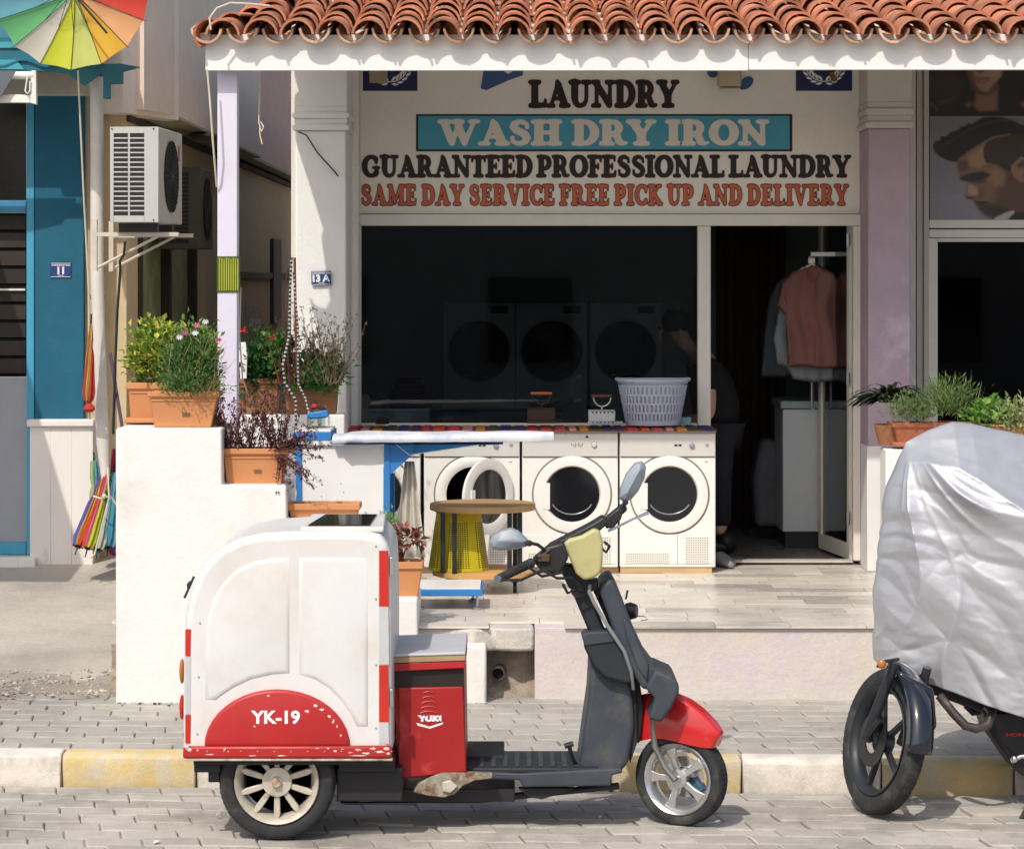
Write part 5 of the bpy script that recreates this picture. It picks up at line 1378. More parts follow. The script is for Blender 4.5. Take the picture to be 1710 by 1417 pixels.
q = MB(); q.lathe([(0, 0), (1, 0), (1, .004), (0, .004)], (0, 0, 0), (0, 0, 1), 40); q.xform(Matrix.Translation(c) @ Matrix.Diagonal((rx0 - .004, (rx0 - .004) * E, 1, 1))); q.build('base', M_bask, bk)
# irons
def iron(px, py, D, label, m, mh, s=1.0, holes=True):
    t = thing('flat_iron', label, 'flat iron', P(px, py, D), group='old charcoal irons on the dryers')
    c = P(px, py, D); k = D / F * s
    w, h = 24 * k, 24 * k
    q = MB(); pl_ = [(-w, -.05), (w * .55, -.05), (w * 1.5, 0), (w * .55, .05), (-w, .05)]
    q.prismz([(c.x + a * .98, c.y + b) for a, b in pl_], c.z, c.z + 5 * k); q.build('sole_plate', m, t, bevel=.003)
    q = MB(); q.prismz([(c.x + a * .86, c.y + b * .9) for a, b in [(-w * 1.1, -.05), (w * 1.05, -.05), (w * 1.1, 0), (w * 1.05, .05), (-w * 1.1, .05)]], c.z + 5 * k, c.z + h * .92); bd = q.build('body', m, t, bevel=.003)
    if holes:
        q = MB()
        for i_ in range(6):
            x = c.x - w * .7 + i_ * w * .27; q.box(x, x + w * .11, c.y - .0465, c.y - .0455, c.z + h * .78, c.z + h * .9); q.box(x + .003, x + w * .12, c.y - .0515, c.y - .0495, c.z + 2.4 * k, c.z + 4.8 * k)
        q.build('vent_hole', M_black, bd, smooth=0)
    q = MB(); q.box(c.x - w * .95, c.x + w * .9, c.y - .048, c.y + .048, c.z + h * .925, c.z + h * 1.0); q.build('lid', m, t, bevel=.002)
    q = MB(); z1 = c.z + h; 
    q.tube([(c.x, c.y, z1), (c.x + .002, c.y, z1 + 5 * k)], .006 * s, 8)
    q.tube([(c.x - 14 * k, c.y, z1 + 22 * k), (c.x - 13 * k, c.y, z1 + 15 * k), (c.x - 8 * k, c.y, z1 + 8 * k), (c.x, c.y, z1 + 5 * k), (c.x + 9 * k, c.y, z1 + 8 * k), (c.x + 14 * k, c.y, z1 + 14 * k), (c.x + 15 * k, c.y, z1 + 20 * k)], .0045 * s, 8)
    q.build('handle_bracket', m, t)
    q = MB(); q.lathe([(0, -17 * k), (.008 * s, -17 * k), (.009 * s, -8 * k), (.0105 * s, 0), (.009 * s, 8 * k), (.008 * s, 17 * k), (0, 17 * k)], (c.x, c.y, z1 + 23 * k), (1, 0, 0), 12); q.build('handle', mh, t)
iron(1005, 708, 17.35, 'silver charcoal iron with vent holes and curved handle beside the blue basket', mat('cast_silver', (.5, .51, .52), .45, metal=.5, var=.15, vs=30), mat('dark_red_wood', (.12, .04, .02), .6))
iron(904, 706, 17.4, 'dark old charcoal iron with orange wooden handle on the patterned runner', mat('rusty_iron', (.05, .03, .022), .6, metal=.3, var=.3, vs=30), mat('orange_wood', (.40, .12, .035), .55), 1.05, holes=False)
q = MB(); q.box(PX(1134, 17.5), PX(1154, 17.5), 17.5, 17.6, PZ(709, 17.5), PZ(697, 17.5)); tag(q.build('soap_box', mat('pale_blue_card', (.2, .33, .4), .6), bevel=.003), 'small pale blue box beside the laundry basket', 'box')
q = MB()
for (a, b, c_, d) in ((612, 664, 706, 698), (620, 655, 698, 692)): q.lathe([(.0, 0), (.09, .0), (.1, .03), (.05, .05), (0, .055)], P(638, 707, 17.35), n=16, e=(.5, 1))
tag(q.build('dark_cloth', M_dark), 'crumpled black cloth at the left end of the patterned runner', 'cloth')

# ================================================================= IRONING TABLE
M_blue = mat('blue_steel_paint', (.03, .19, .50), .45, var=.06, bump=.001)
M_bluedk = M_blue
it = thing('ironing_table', 'blue steel vacuum ironing table with padded board and white side panel', 'ironing table', P(650, 1005, 15.6))
ID = 15.62
def ib(nm, a, b, c_, d, D0, D1, m, bv=.003):
    q = MB(); q.box(PX(a, D0), PX(b, D0), D0, D1, PZ(d, D0), PZ(c_, D0)); return q.build(nm, m, it, bevel=bv)
ib('leg', 641, 651, 742, 985, ID, ID + .05, M_blue); ib('leg', 494, 504, 742, 985, ID, ID + .05, M_blue)
ib('leg', 650, 659, 790, 985, ID + .45, ID + .49, M_blue); ib('leg', 504, 513, 742, 985, ID + .45, ID + .49, M_blue)
ib('side_panel', 504.5, 640.5, 743, 985, ID + .012, ID + .022, M_whitepaint, .001)
q = MB()
for (a, b) in ((518, 808), (568, 807), (573, 821), (536, 828)): q.box(PX(a, ID), PX(a + 1.6, ID), ID + .0105, ID + .0118, PZ(b + 1.6, ID), PZ(b, ID))
q.build('screw_hole', M_dark, it, smooth=0)
ib('top_frame', 488, 553, 722, 736, ID - .03, ID + .46, M_blue)
ib('top_rail', 553.3, 690, 737, 742, ID + .06, ID + .46, M_blue, .001)
ib('tray', 492, 552, 717, 721.5, ID - .02, ID + .4, M_whitepaint)
# bracket: triangular gusset and long tapering arm under the board
q = MB(); q.ppx([(651.3, 742.3), (690, 742.3), (690, 758), (652, 792), (651.3, 792)], ID + .01, ID + .016); q.build('gusset', M_blue, it)
q = MB(); q.ppx([(651.3, 741.8), (651.3, 764), (690, 758), (800, 743), (840, 741.8)], ID + .05, ID + .3); q.build('arm', M_blue, it)
# padded board: rounded plan, nose to the right
bd = MB(); n = 40; ring = []
xL, xR, yc, hw = PX(556, ID), PX(925, ID - .05), ID + .10, .2
for i_ in range(n + 1):
    t_ = i_ / n; x = xL + (xR - xL) * t_
    w = hw * min(1, (1.04 - t_) ** .42 * 1.05) * (1 if t_ > .03 else .8)
    ring.append((x, w))
sec = [(-.99, .0), (-1.03, .014), (-1.0, .034), (-.8, .046), (0, .05), (.8, .046), (1.0, .034), (1.03, .014), (.99, 0)]
vs = []; fs = []
zb_ = PZ(740, ID - .0)
for i_, (x, w) in enumerate(ring):
    for (s_, z) in sec: vs.append((x, yc + s_ * w, zb_ + z + (.008 if i_ > 2 else 0) + .012 * mnoise.noise((x * 6, s_ * 2, 0)) * .5 + .006 * (i_ / n)))
m_ = len(sec)
for i_ in range(n):
    for k in range(m_): fs.append((i_ * m_ + k, i_ * m_ + (k + 1) % m_, (i_ + 1) * m_ + (k + 1) % m_, (i_ + 1) * m_ + k))
fs.append(tuple(range(m_))); fs.append(tuple(range(n * m_, n * m_ + m_)))
bd.add(vs, fs); bd.build('padded_board', mat('board_cover', (.66, .67, .70), .6, var=.05, c2=(.30, .38, .55), c2s=2.4, c2t=.6, c2w=.12, bump=.002, bs=20), it, smooth=60)
q = MB(); q.tube([P(662, 742, ID - .01), P(684, 760, ID - .01), P(700, 757, ID - .01), P(800, 742.5, ID - .01)], .0022, 5); q.build('wire', mat('white_wire', (.7, .68, .6), .6), it)
# foot platform with levelling feet
ib('foot_plate', 655, 806, 984, 995, ID - .35, ID + .1, M_blue, .004)
q = MB(); D = ID - .34; q.box(PX(655, D), PX(802, D), D, ID + .09, PZ(983.9, D - .01), PZ(981.5, D - .01)); q.build('foot_plate_top', M_whitepaint, it, bevel=.001)
for (a, D) in ((797, ID - .3), (700, ID - .3), (790, ID + .05), (500, ID), (646, ID)):
    q = MB(); x = PX(a, D); zt_ = PZ(995, ID - .35); q.lathe([(.008, .02), (.008, max(.06, zt_ - TZ))], (x, D, TZ), n=10); q.lathe([(.028, .0), (.028, .008), (.012, .02)], (x, D, TZ + .002), n=16); q.build('levelling_foot', M_steel, it)
# hanging cloth under the board, iron on the tray
cl = MB(); nx_, nz_ = 18, 10; vs = []; fs = []
for j in range(nz_ + 1):
    for i_ in range(nx_ + 1):
        u = i_ / nx_; v = j / nz_
        px = 662 + (708 - 662) * u - (1 - v) * 0 + (.5 - u) * 38 * v * 0; px = 684 + (u - .5) * (14 + 38 * (1 - v)); py = 930 - (930 - 770) * v
        vs.append(P(px, py, 15.76 + .03 * math.sin(u * 16) * (1 - v * .5)))
for j in range(nz_):
    for i_ in range(nx_): fs.append((j * (nx_ + 1) + i_, j * (nx_ + 1) + i_ + 1, (j + 1) * (nx_ + 1) + i_ + 1, (j + 1) * (nx_ + 1) + i_))
cl.add(vs, fs); o = cl.build('hanging_cloth', mat('cream_cloth', (.80, .76, .66), .9, transl=.35), smooth=80, recalc=False); s_ = o.modifiers.new('s', 'SOLIDIFY'); s_.thickness = .004
tag(o, 'cream cloth hanging in folds beneath the nose of the ironing board', 'cloth')
si = thing('steam_iron', 'small dark iron resting on a clear stand at the left of the ironing table', 'iron', P(530, 722, 15.8))
q = MB(); q.ppx([(512, 690), (545, 684), (549, 692), (547, 697), (520, 700), (512, 697)], 15.78, 15.86); q.build('body', M_blue, si, bevel=.008)
q = MB(); q.ppx([(518, 680), (530, 676), (545, 682), (544, 686), (530, 682), (520, 685)], 15.8, 15.84); q.build('handle', M_dark, si, bevel=.006)
q = MB(); q.ppx([(521, 674), (530, 676), (528, 681), (520, 681)], 15.79, 15.85); q.build('knob', M_redp, si, bevel=.004)
q = MB(); q.box(PX(512, 15.76), PX(543, 15.76), 15.76, 15.9, PZ(716, 15.76), PZ(698, 15.76)); q.build('stand', M_glassclear, si, smooth=0)

# ================================================================= ROUND TABLE AND YELLOW BIN
t = thing('round_table', 'round wooden spool table with flat black bars and casters', 'table', P(806, 990, 16.2))
RDt = 16.25
c = P(806, 849, RDt); Rr = .312
q = MB(); q.lathe([(0, 0), (Rr - .004, 0), (Rr, .004), (Rr, .034), (Rr - .004, .038), (0, .038)], (c.x, c.y, PZ(858, RDt - Rr)), n=64); q.build('table_top', mat('table_pine', (.47, .30, .13), .6, var=.2, vs=3, stretch=(1, 5, 1), bump=.001, c2=(.33, .2, .1), c2s=3), t, smooth=35)
ztop = PZ(858, RDt - Rr)
zlow = TZ + .09
q = MB(); q.lathe([(0, 0), (Rr - .03, 0), (Rr - .01, .006), (Rr - .01, .03), (Rr - .03, .036), (0, .036)], (c.x + .005, c.y, zlow), n=64); q.build('lower_disc', mat('disc_pine', (.55, .32, .12), .6, var=.2, vs=3, stretch=(1, 5, 1)), t, smooth=35)
for px, dy in ((739.5, -.2), (759, -.24), (851, -.2), (868, -.1), (745, .2), (860, .2)):
    q = MB(); x = PX(px, RDt + dy); q.box(x - .014, x + .014, RDt + dy - .005, RDt + dy + .005, zlow + .036, ztop); q.build('bar', M_dark, t)
for a in (30, 150, 210, 330):
    x, y = c.x + .22 * math.cos(R(a)), c.y + .22 * math.sin(R(a))
    q = MB(); q.lathe([(.006, 0), (.03, .002), (.03, .022), (.006, .024)], (x - .012, y, TZ + .031), (1, 0, 0), 16); q.box(x - .02, x + .02, y - .02, y + .02, TZ + .062, zlow - .001); q.build('caster', M_dark, t)
yb = thing('yellow_bin', 'bright yellow perforated plastic bin standing inside the round table', 'bin', P(765, 968, RDt))
cx, cy, z0, z1 = PX(766, RDt), RDt + .0, zlow + .038, ztop - .012
hb = z1 - z0
M_yel = mat('yellow_plastic', (.62, .52, .01), .45, transl=.25)
q = MB(); n = 44; nz = 22; 
def yp(a, z, rr=0):
    r = .195 - .052 * z + rr; sq = 1 / max(abs(math.cos(a)), abs(math.sin(a))) ** .35
    return Vector((cx + r * math.cos(a) * sq * .92, cy + r * math.sin(a) * sq * .92, z0 + z * hb))
vs = []; fs = []
for j in range(nz + 1):
    for i_ in range(n): vs.append(yp(2 * PI * (i_ + .5) / n, j / nz))
for j in range(nz):
    for i_ in range(n): fs.append((j * n + i_, j * n + (i_ + 1) % n, (j + 1) * n + (i_ + 1) % n, (j + 1) * n + i_))
q.add(vs, fs); o = q.build('bin_wall', M_yel, yb, smooth=40)
# rows of holes as small dark through slots
q = MB(); nn = 0
for j in range(22):
    z = .06 + j * .036
    for i_ in range(72):
        if (i_ % 12) in (0, 11, 1): continue
        a = 2 * PI * i_ / 72; da = .022
        vs = [yp(a - da, z, .0018), yp(a + da, z, .0018), yp(a + da, z + .018, .0018), yp(a - da, z + .018, .0018)]
        q.add(vs, [(0, 1, 2, 3)]); nn += 1
q.build('perforation', mat('bin_hole', (.05, .04, .01), .8), yb, smooth=0, weld=False, recalc=False)
q = MB(); q.tube([yp(2 * PI * i_ / n, 1) for i_ in range(n + 1)], .007, 6, caps=False); q.build('rim', M_yel, yb)
# ================================================================= DOORWAY THINGS
def rag(pts, name, label, cat, m, D, depth=.06, fold=18, amp=.014):
    xs_ = [p[0] for p in pts]
    mb = MB(); mb.ppx(pts, D, D + depth)
    o = mb.build(name, m, smooth=0)
    tag(o, label, cat)
    return o
# shirts: shaped shells with folds
M_pinkc = mat('pink_shirt_cotton', (.23, .105, .09), .9, var=.08, bump=.003, bs=40)
M_whitec = mat('white_shirt_cotton', (.22, .24, .26), .9, var=.08, bump=.003, bs=40)
def shirt(label, poly, D, m, group='shirts hanging in the doorway', scale=.035, rot=0):
    t = thing('hanging_shirt', label, 'shirt', P(poly[0][0], poly[0][1], D), group=group)
    bm = bmesh.new()
    vsb = [bm.verts.new((PX(a, D), D, PZ(b, D))) for a, b in poly]
    bm.faces.new(vsb)
    bmesh.ops.triangulate(bm, faces=bm.faces)
    for _ in range(5):
        es = [e for e in bm.edges if e.calc_length() > .035]
        if not es: break
        bmesh.ops.subdivide_edges(bm, edges=es, cuts=1)
        bmesh.ops.triangulate(bm, faces=bm.faces)
    bmesh.ops.smooth_vert(bm, verts=[v for v in bm.verts if not v.is_boundary], factor=.5, use_axis_x=True, use_axis_y=True, use_axis_z=True)
    me = bpy.data.meshes.new('cloth')
    for v in bm.verts:
        x, z = v.co.x, v.co.z
        e = 0 if v.is_boundary else 1
        v.co.y = D + scale * .22 * math.sin(x * 42 + z * 4 + mnoise.noise((x * 3, 0, z * 3)) * 5) - .03 * e + .05 * mnoise.noise((x * 7, 1, z * 3))
        v.co -= ORG[t.name]
    bm.to_mesh(me); bm.free(); me.materials.append(m)
    me.polygons.foreach_set('use_smooth', [True] * len(me.polygons))
    o = bpy.data.objects.new('cloth', me); col.objects.link(o); o.parent = t; ORG[o.name] = ORG[t.name]
    s_ = o.modifiers.new('s', 'SOLIDIFY'); s_.thickness = .006
    return t
SDD = 18.25
t = shirt('salmon pink short sleeved shirt hanging at the front of the doorway rail', [(1345, 443), (1356, 450), (1366, 443), (1388, 455), (1412, 478), (1420, 520), (1404, 524), (1400, 505), (1402, 560), (1400, 612), (1370, 614), (1340, 609), (1318, 612), (1314, 560), (1316, 515), (1312, 526), (1298, 508), (1308, 468), (1322, 456)], SDD, M_pinkc)
q = MB(); q.box(PX(1358.2, SDD), PX(1359.4, SDD), SDD - .055, SDD - .03, PZ(610, SDD), PZ(462, SDD)); q.build('button_placket', mat('pink_trim', (.32, .11, .09), .9), t)  # placket and collar in a redder pink than the shirt
q = MB(); q.tube([P(1344, 446, SDD - .02), P(1346, 460, SDD - .05), P(1356, 469, SDD - .06), P(1366, 460, SDD - .05), P(1367, 446, SDD - .02)], .006, 8); q.build('collar', mat('pink_trim', (.32, .11, .09), .9), t)
t = shirt('long white shirt sleeve and tail showing behind the pink shirt', [(1340, 450), (1380, 452), (1405, 480), (1405, 625), (1390, 635), (1360, 637), (1325, 632), (1314, 612), (1298, 608), (1290, 565), (1300, 520), (1310, 480), (1322, 462)], SDD + .12, M_whitec)
t = shirt('dim grey blue garment hanging furthest left behind the shirts', [(1330, 450), (1360, 455), (1370, 600), (1310, 628), (1272, 628), (1276, 560), (1285, 500), (1300, 470)], SDD + .5, mat('grey_blue_cloth', (.08, .10, .12), .9, var=.1))
hr = thing('clothes_rail', 'white metal bracket rail holding the hanging shirts', 'rail', P(1380, 424, SDD))
q = MB(); q.box(PX(1354, SDD), PX(1404, SDD), SDD - .02, SDD + .02, PZ(428, SDD), PZ(421, SDD)); q.build('bar', M_whitepaint, hr)
q = MB(); q.tube([(PX(1399, SDD + .03), SDD + .035, TZ + .03), (PX(1399, SDD + .03), SDD + .035, PZ(420, SDD))], .007, 8); q.build('upright', mat('dull_rail', (.2, .2, .2), .4, metal=.5), hr)
q = MB(); q.tube([P(1350, 432, SDD), P(1353, 428, SDD), P(1360, 429, SDD), P(1359, 436, SDD), P(1356, 441, SDD)], .004, 6); q.tube([P(1322, 457, SDD), P(1356, 441, SDD), P(1390, 457, SDD)], .006, 6); q.box(PX(1349, SDD), PX(1360, SDD), SDD - .03, SDD - .02, PZ(440, SDD), PZ(431, SDD)); q.build('hanger', M_whitepaint, hr)
# white chest machine in the doorway
cz = thing('top_loading_washer', 'white box shaped top loading washer standing just inside the doorway', 'washing machine', P(1355, 890, 18.9))
D = 18.75
q = MB(); q.box(PX(1307, D), PX(1412, D), D, D + .6, PZ(888, D), PZ(683, D)); q.build('cabinet', mat('grey_white_enamel', (.62, .66, .68), .35, var=.04), cz, bevel=.01)
q = MB(); q.box(PX(1303, D), PX(1414, D), D - .02, D + .62, PZ(682, D), PZ(669, D)); q.build('lid', mat('lid_grey', (.34, .42, .43), .35), cz, bevel=.01)
q = MB(); q.lathe([(0, 0), (.07, 0), (.07, .035), (0, .035)], P(1397, 668, D + .1), n=24); q.build('dial', M_steel, cz)
q = MB(); q.box(PX(1312, D), PX(1408, D), D + .03, D + .55, TZ, PZ(888.3, D)); q.build('base', M_dark, cz)
q = MB(); q.box(PX(1392, D), PX(1401, D), D - .005, D - .0005, PZ(697, D), PZ(685, D)); q.build('handle', M_dark, cz)
bgm = thing('plastic_sack', 'translucent bag of washing standing in the gloom beside the top loading washer', 'bag', P(1285, 850, 19.4))
q = MB(); q.ppx([(1262, 880), (1258, 800), (1270, 738), (1288, 730), (1303, 745), (1306, 880)], 19.3, 19.6); q.build('sack', mat('sack_grey', (.14, .15, .17), .5, var=.2, bump=.01, bs=12), bgm, bevel=.04, seg=3)
sh = thing('shoes', 'pair of grey trainers left beside the rightmost dryer', 'shoes', P(1210, 935, 17.5))
for i_, (dx, dy, ry) in enumerate(((0, 0, .2), (.02, .12, -.1))):
    q = MB(); c = P(1207, 926, 17.55) + Vector((dx, dy, 0))
    vs = []; secs = [(-.12, .032, .05), (-.08, .04, .085), (-.03, .042, .08), (.03, .045, .06), (.09, .042, .045), (.13, .025, .03)]
    n = 10; vs = []; fs = []
    for (u, w, h) in secs:
        for k_ in range(n):
            a = 2 * PI * k_ / n; vs.append((c.x + u * .35 + w * math.cos(a) * .9, c.y - u * .9, TZ + .006 + h * .5 + h * .5 * math.sin(a)))
    for s in range(len(secs) - 1):
        for k_ in range(n): fs.append((s * n + k_, s * n + (k_ + 1) % n, (s + 1) * n + (k_ + 1) % n, (s + 1) * n + k_))
    fs += [tuple(range(n)), tuple(range((len(secs) - 1) * n, len(secs) * n))]
    q.add(vs, fs); q.build('shoe', mat('grey_suede', (.2, .2, .21), .8, var=.25), sh, smooth=60, subsurf=1)
# ================================================================= INSIDE THE SHOP
for i_, cx_ in enumerate((800, 921, 1045)):
    D = 20.4; t = thing('industrial_dryer', ('large stacked dryer at the left behind the dark window', 'large dryer in the middle behind the dark window', 'large dryer behind the window nearest the man')[i_], 'dryer', (PX(cx_, D), D, TZ), group='large dryers behind the shop window')
    x0, x1 = PX(cx_ - 60, D), PX(cx_ + 60, D)
    q = MB(); q.box(x0, x1, D, D + .7, TZ + .002, PZ(505, D)); q.build('cabinet', mat('interior_enamel', (.38, .41, .43), .4), t, bevel=.006)
    q = MB(); q.lathe([(0, 0), (.2, 0), (.215, .012), (.225, .0)], (PX(cx_, D), D, PZ(586, D)), (0, -1, 0), 40); q.build('door', M_drum, t)
    q = MB(); q.tube([Vector((PX(cx_, D) + .228 * math.cos(R(a)), D - .004, PZ(586, D) + .228 * math.sin(R(a)))) for a in range(0, 361, 10)], .006, 6, caps=False); q.build('door_ring', mat('interior_ring', (.2, .22, .24), .3), t)
    q = MB(); q.box(PX(cx_ + 20, D), PX(cx_ + 48, D), D - .006, D - .001, PZ(523, D), PZ(511, D)); q.build('display', M_black, t)
q = MB(); q.box(PX(604, 18.0), PX(716, 18.0), 18.0, 18.5, TZ, PZ(682, 18.0)); tag(q.build('work_cabinet', mat('pale_green_enamel', (.74, .80, .78), .5), bevel=.008), 'pale cabinet standing inside at the left end of the window', 'cabinet')
q = MB()
for k_ in range(6): q.obox(P(682, 678 - k_ * 8.5, 18.2) + Vector((random.uniform(-.02, .02), 0, 0)), (.26 - k_ * .018, .3, .034), (0, 0, random.uniform(-.1, .1)))
tag(q.build('folded_clothes', mat('dark_red_cloth', (.09, .03, .03), .9, rand=.5), bevel=.012, weld=False), 'pile of dark red folded clothes on the cabinet inside the window', 'clothes')
q = MB(); q.box(PX(718, 19.2), PX(940, 19.2), 19.2, 19.7, PZ(694, 19.2), PZ(688, 19.2)); q.box(PX(722, 19.2), PX(728, 19.2), 19.22, 19.26, TZ, PZ(694.1, 19.2)); q.box(PX(930, 19.2), PX(936, 19.2), 19.22, 19.26, TZ, PZ(694.1, 19.2)); tag(q.build('work_table', mat('table_grey', (.3, .31, .33), .5)), 'long grey work table inside, behind the dark window', 'table')
q = MB(); q.tube([P(1260, 590, 20.1), P(1258, 660, 20.1)], .008, 6); tag(q.build('door_handle_bar', M_steel), 'thin metal handle glinting at the back of the doorway', 'handle')

# potted palm on the footpath just outside the picture, whose shadow reaches into it
t = thing('potted_palm', 'potted palm on the footpath left of the view, casting its leaf shadow on the dirt', 'potted plant', (-3.35, 14.0, .15))
mb = MB(); mb.lathe([(.16, 0), (.2, .35), (.18, .35), (.18, .32), (0, .32)], (-3.35, 14.0, .15), n=20); mb.build('pot', M_pot, t)
mb = MB(); mb.tube([(-3.35, 14, .45), (-3.33, 14, .9)], [.04, .03], 8); mb.build('trunk', M_wood, t)
mb = MB()
for i in range(16):
    a = 2 * PI * i / 16 + random.uniform(-.2, .2); d = Vector((math.cos(a), math.sin(a), random.uniform(.5, 1.3))).normalized(); p = Vector((-3.33, 14, .9)); L = random.uniform(.5, .75)
    for k in range(18):
        p = p + d * L / 18; d = (d + Vector((0, 0, -.07))).normalized(); s_ = d.cross(Vector((0, 0, 1))).normalized()
        for sg in (-1, 1): add_leaf(mb, p, d * .7 + s_ * sg, .17 * (1 - k / 24), .016)
mb.build('crown', leafmat('palm_leaf', [(.03, .09, .02), (.06, .14, .03)]), t, smooth=0, weld=False, recalc=False)
# ================================================================= DELIVERY SCOOTER
sc = thing('delivery_scooter', 'three wheeled delivery scooter with white rounded cargo box and red front fender', 'scooter', P(760, 1400, 11.9))
M_cargo = mat('cargo_white_paint', (.69, .685, .67), .4, var=.025, bump=.0008, bs=9, c2=(.60, .565, .51), c2s=2.2, c2t=.62, c2w=.14, fine=.02)
M_red = mat('scooter_red_paint', (.42, .022, .022), .4, var=.08, c2=(.36, .03, .025), c2s=4, c2t=.62, c2w=.1, bump=.0004, bs=15)
M_red2 = mat('seat_box_red', (.34, .014, .014), .45, var=.08, c2=(.5, .06, .05), c2s=6, c2t=.66, bump=.0006, bs=12)
M_redf = mat('fender_red', (.52, .02, .02), .22, var=.05, c2=(.5, .08, .06), c2s=14, c2t=.66, c2w=.05, coat=.5)
M_grayp = mat('faded_grey_plastic', (.043, .052, .066), .6, var=.18, vs=6, bump=.0008, bs=60, c2=(.10, .10, .095), c2s=5, c2t=.62, c2w=.12, fine=.08)
M_grayd = mat('dark_grey_plastic', (.02, .024, .03), .6, var=.2, bump=.0008, bs=60)
M_alu = mat('worn_cast_alloy', (.60, .55, .46), .5, metal=.35, var=.15, vs=14, c2=(.35, .28, .2), c2s=10, c2t=.62)
M_alu2 = mat('polished_alloy', (.62, .62, .62), .28, metal=.85, var=.1, c2=(.4, .36, .32), c2s=9, c2t=.65)
BN, BF = 11.60, 12.34
prof = [(305, 1262), (305, 1180), (306, 1090), (309, 1030), (316, 992), (328, 960), (346, 934), (370, 913), (402, 898), (440, 890), (490, 887), (560, 886), (612, 888), (634, 893), (648, 906), (653, 930), (655, 1000), (655, 1262)]
q = MB(); q.ppx(prof, BN, BF); box = q.build('cargo_box', M_cargo, sc, bevel=.035, seg=5, smooth=50)
def onside(nm, pts, t0, t1, m, parent=box, bv=0, D=BN, seg=2):
    q = MB(); q.prism([(PX(a, D), PZ(b, D)) for a, b in pts], D - t1, D - t0); return q.build(nm, m, parent, bevel=bv, seg=seg, smooth=50)
# pressed panels
def inset(pts, d):
    n = len(pts); o = []
    ar = sum(pts[i][0] * pts[(i + 1) % n][1] - pts[(i + 1) % n][0] * pts[i][1] for i in range(n)); sg = 1 if ar > 0 else -1
    for i in range(n):
        p0, p1, p2 = pts[i - 1], pts[i], pts[(i + 1) % n]
        def nr(a_, b_):
            dx, dy = b_[0] - a_[0], b_[1] - a_[1]; l = math.hypot(dx, dy) or 1; return (-dy / l * sg, dx / l * sg)
        n1, n2 = nr(p0, p1), nr(p1, p2); mx, my = n1[0] + n2[0], n1[1] + n2[1]; l2 = (mx * mx + my * my) / 2
        k_ = d / max(.35, l2); o.append((p1[0] + mx * k_, p1[1] + my * k_))
    return o
def pressed(nm, pts, steps, m, parent=box, D=BN):
    q = MB(); n = len(pts); vs = []
    for (d, t_) in steps: vs += [P(a_, b_, D - t_) for a_, b_ in inset(pts, d)]
    fs = [(k * n + i, k * n + (i + 1) % n, (k + 1) * n + (i + 1) % n, (k + 1) * n + i) for k in range(len(steps) - 1) for i in range(n)]
    fs.append(tuple(range((len(steps) - 1) * n, len(steps) * n)))
    q.add(vs, fs); return q.build(nm, m, parent, smooth=60)
ST = [(0, -.002), (1.0, .0012), (3.5, .0048), (6, .0076), (8.2, .0086)]
pressed('pressed_panel', [(342, 1168), (343, 1080), (347, 1030), (356, 1000), (372, 972), (395, 950), (425, 936), (455, 931), (484, 930), (484, 1030), (484, 1124), (455, 1126), (420, 1134), (392, 1147), (372, 1160), (360, 1169)], ST, M_cargo)
pressed('pressed_panel', [(499, 930), (560, 930), (614, 931), (615, 1080), (615, 1213), (596, 1213), (584, 1190), (568, 1168), (548, 1148), (525, 1134), (499, 1126), (499, 1030)], ST, M_cargo)
arch = [(463 + 122 * math.cos(R(a)), 1246 - 96 * math.sin(R(a))) for a in range(180, -1, -9)]
pressed('wheel_arch', arch, [(0, -.002), (.8, .012), (3, .019), (6.5, .0222)], M_red)
onside('lower_strip', [(306, 1264), (307, 1244), (655, 1243), (655, 1264)], .001, .027, M_red, bv=.01)
sk = onside('skirt_edge', [(305, 1268), (305, 1264.5), (656, 1264.5), (656, 1268)], -.02, .03, mat('rusty_cream_edge', (.50, .42, .33), .7, var=.25, vs=15, c2=(.25, .12, .07), c2s=9, c2t=.56), bv=.002)
def blob(cx, cy, rx, ry, n=15): return [(cx + rx * random.uniform(.35, 1.2) * math.cos(2 * PI * i / n), cy + ry * random.uniform(.35, 1.2) * math.sin(2 * PI * i / n)) for i in range(n)]
q = MB()
for (a, b, c_, d, dd) in ((448, 1161, 3, 2, .0225), (512, 1187, 6, 2.4, .0225), (527, 1178, 4, 3, .0225), (538, 1184, 5, 2.4, .0225), (550, 1196, 3.5, 3, .0225), (557, 1204, 2.5, 4, .0225), (563, 1212, 1.6, 3, .0225), (569, 1227, 2, 2.4, .0225), (425, 1212, 2.2, 1.8, .0225),
                          (330, 1252, 2.2, 1.6, .0275), (316, 1251, 5, 3, .0275), (375, 1250, 2, 3, .0275), (381, 1254, 1.5, 1.2, .0275), (311, 1246, 4, 4, .0275), (530, 1249, 4, 1.4, .0275), (548, 1249, 3, 1.4, .0275), (560, 1253, 5, 1.8, .0275), (585, 1256, 5, 1.5, .0275), (598, 1251, 7, 1.6, .0275), (612, 1257, 10, 1.7, .0275), (622, 1249, 6, 2, .0275), (634, 1255, 9, 3, .0275), (645, 1249, 6, 3, .0275), (648, 1258, 5, 2.5, .0275), (600, 1261, 20, 1.1, .0275), (572, 1250, 3, 1, .0275), (470, 1261, 10, 1, .0275), (420, 1261, 8, 1, .0275), (352, 1259, 8, 1.3, .0275)):
    pts = blob(a, b, c_, d); D = BN - dd - .0006
    q.add([P(x, y, D) for x, y in pts], [tuple(range(len(pts)))])
pc_ = q.build('paint_chips', mat('chipped_primer', (.68, .58, .50), .7, var=.1), box, smooth=0, recalc=False); pc_['kind'] = 'stuff'
sans_text('fleet_number', 'YK-19', P(460, 1197, BN - .0235), 23 * BN / F, M_whiteprint, box, .035, width=82 * BN / F, depth=.0006)
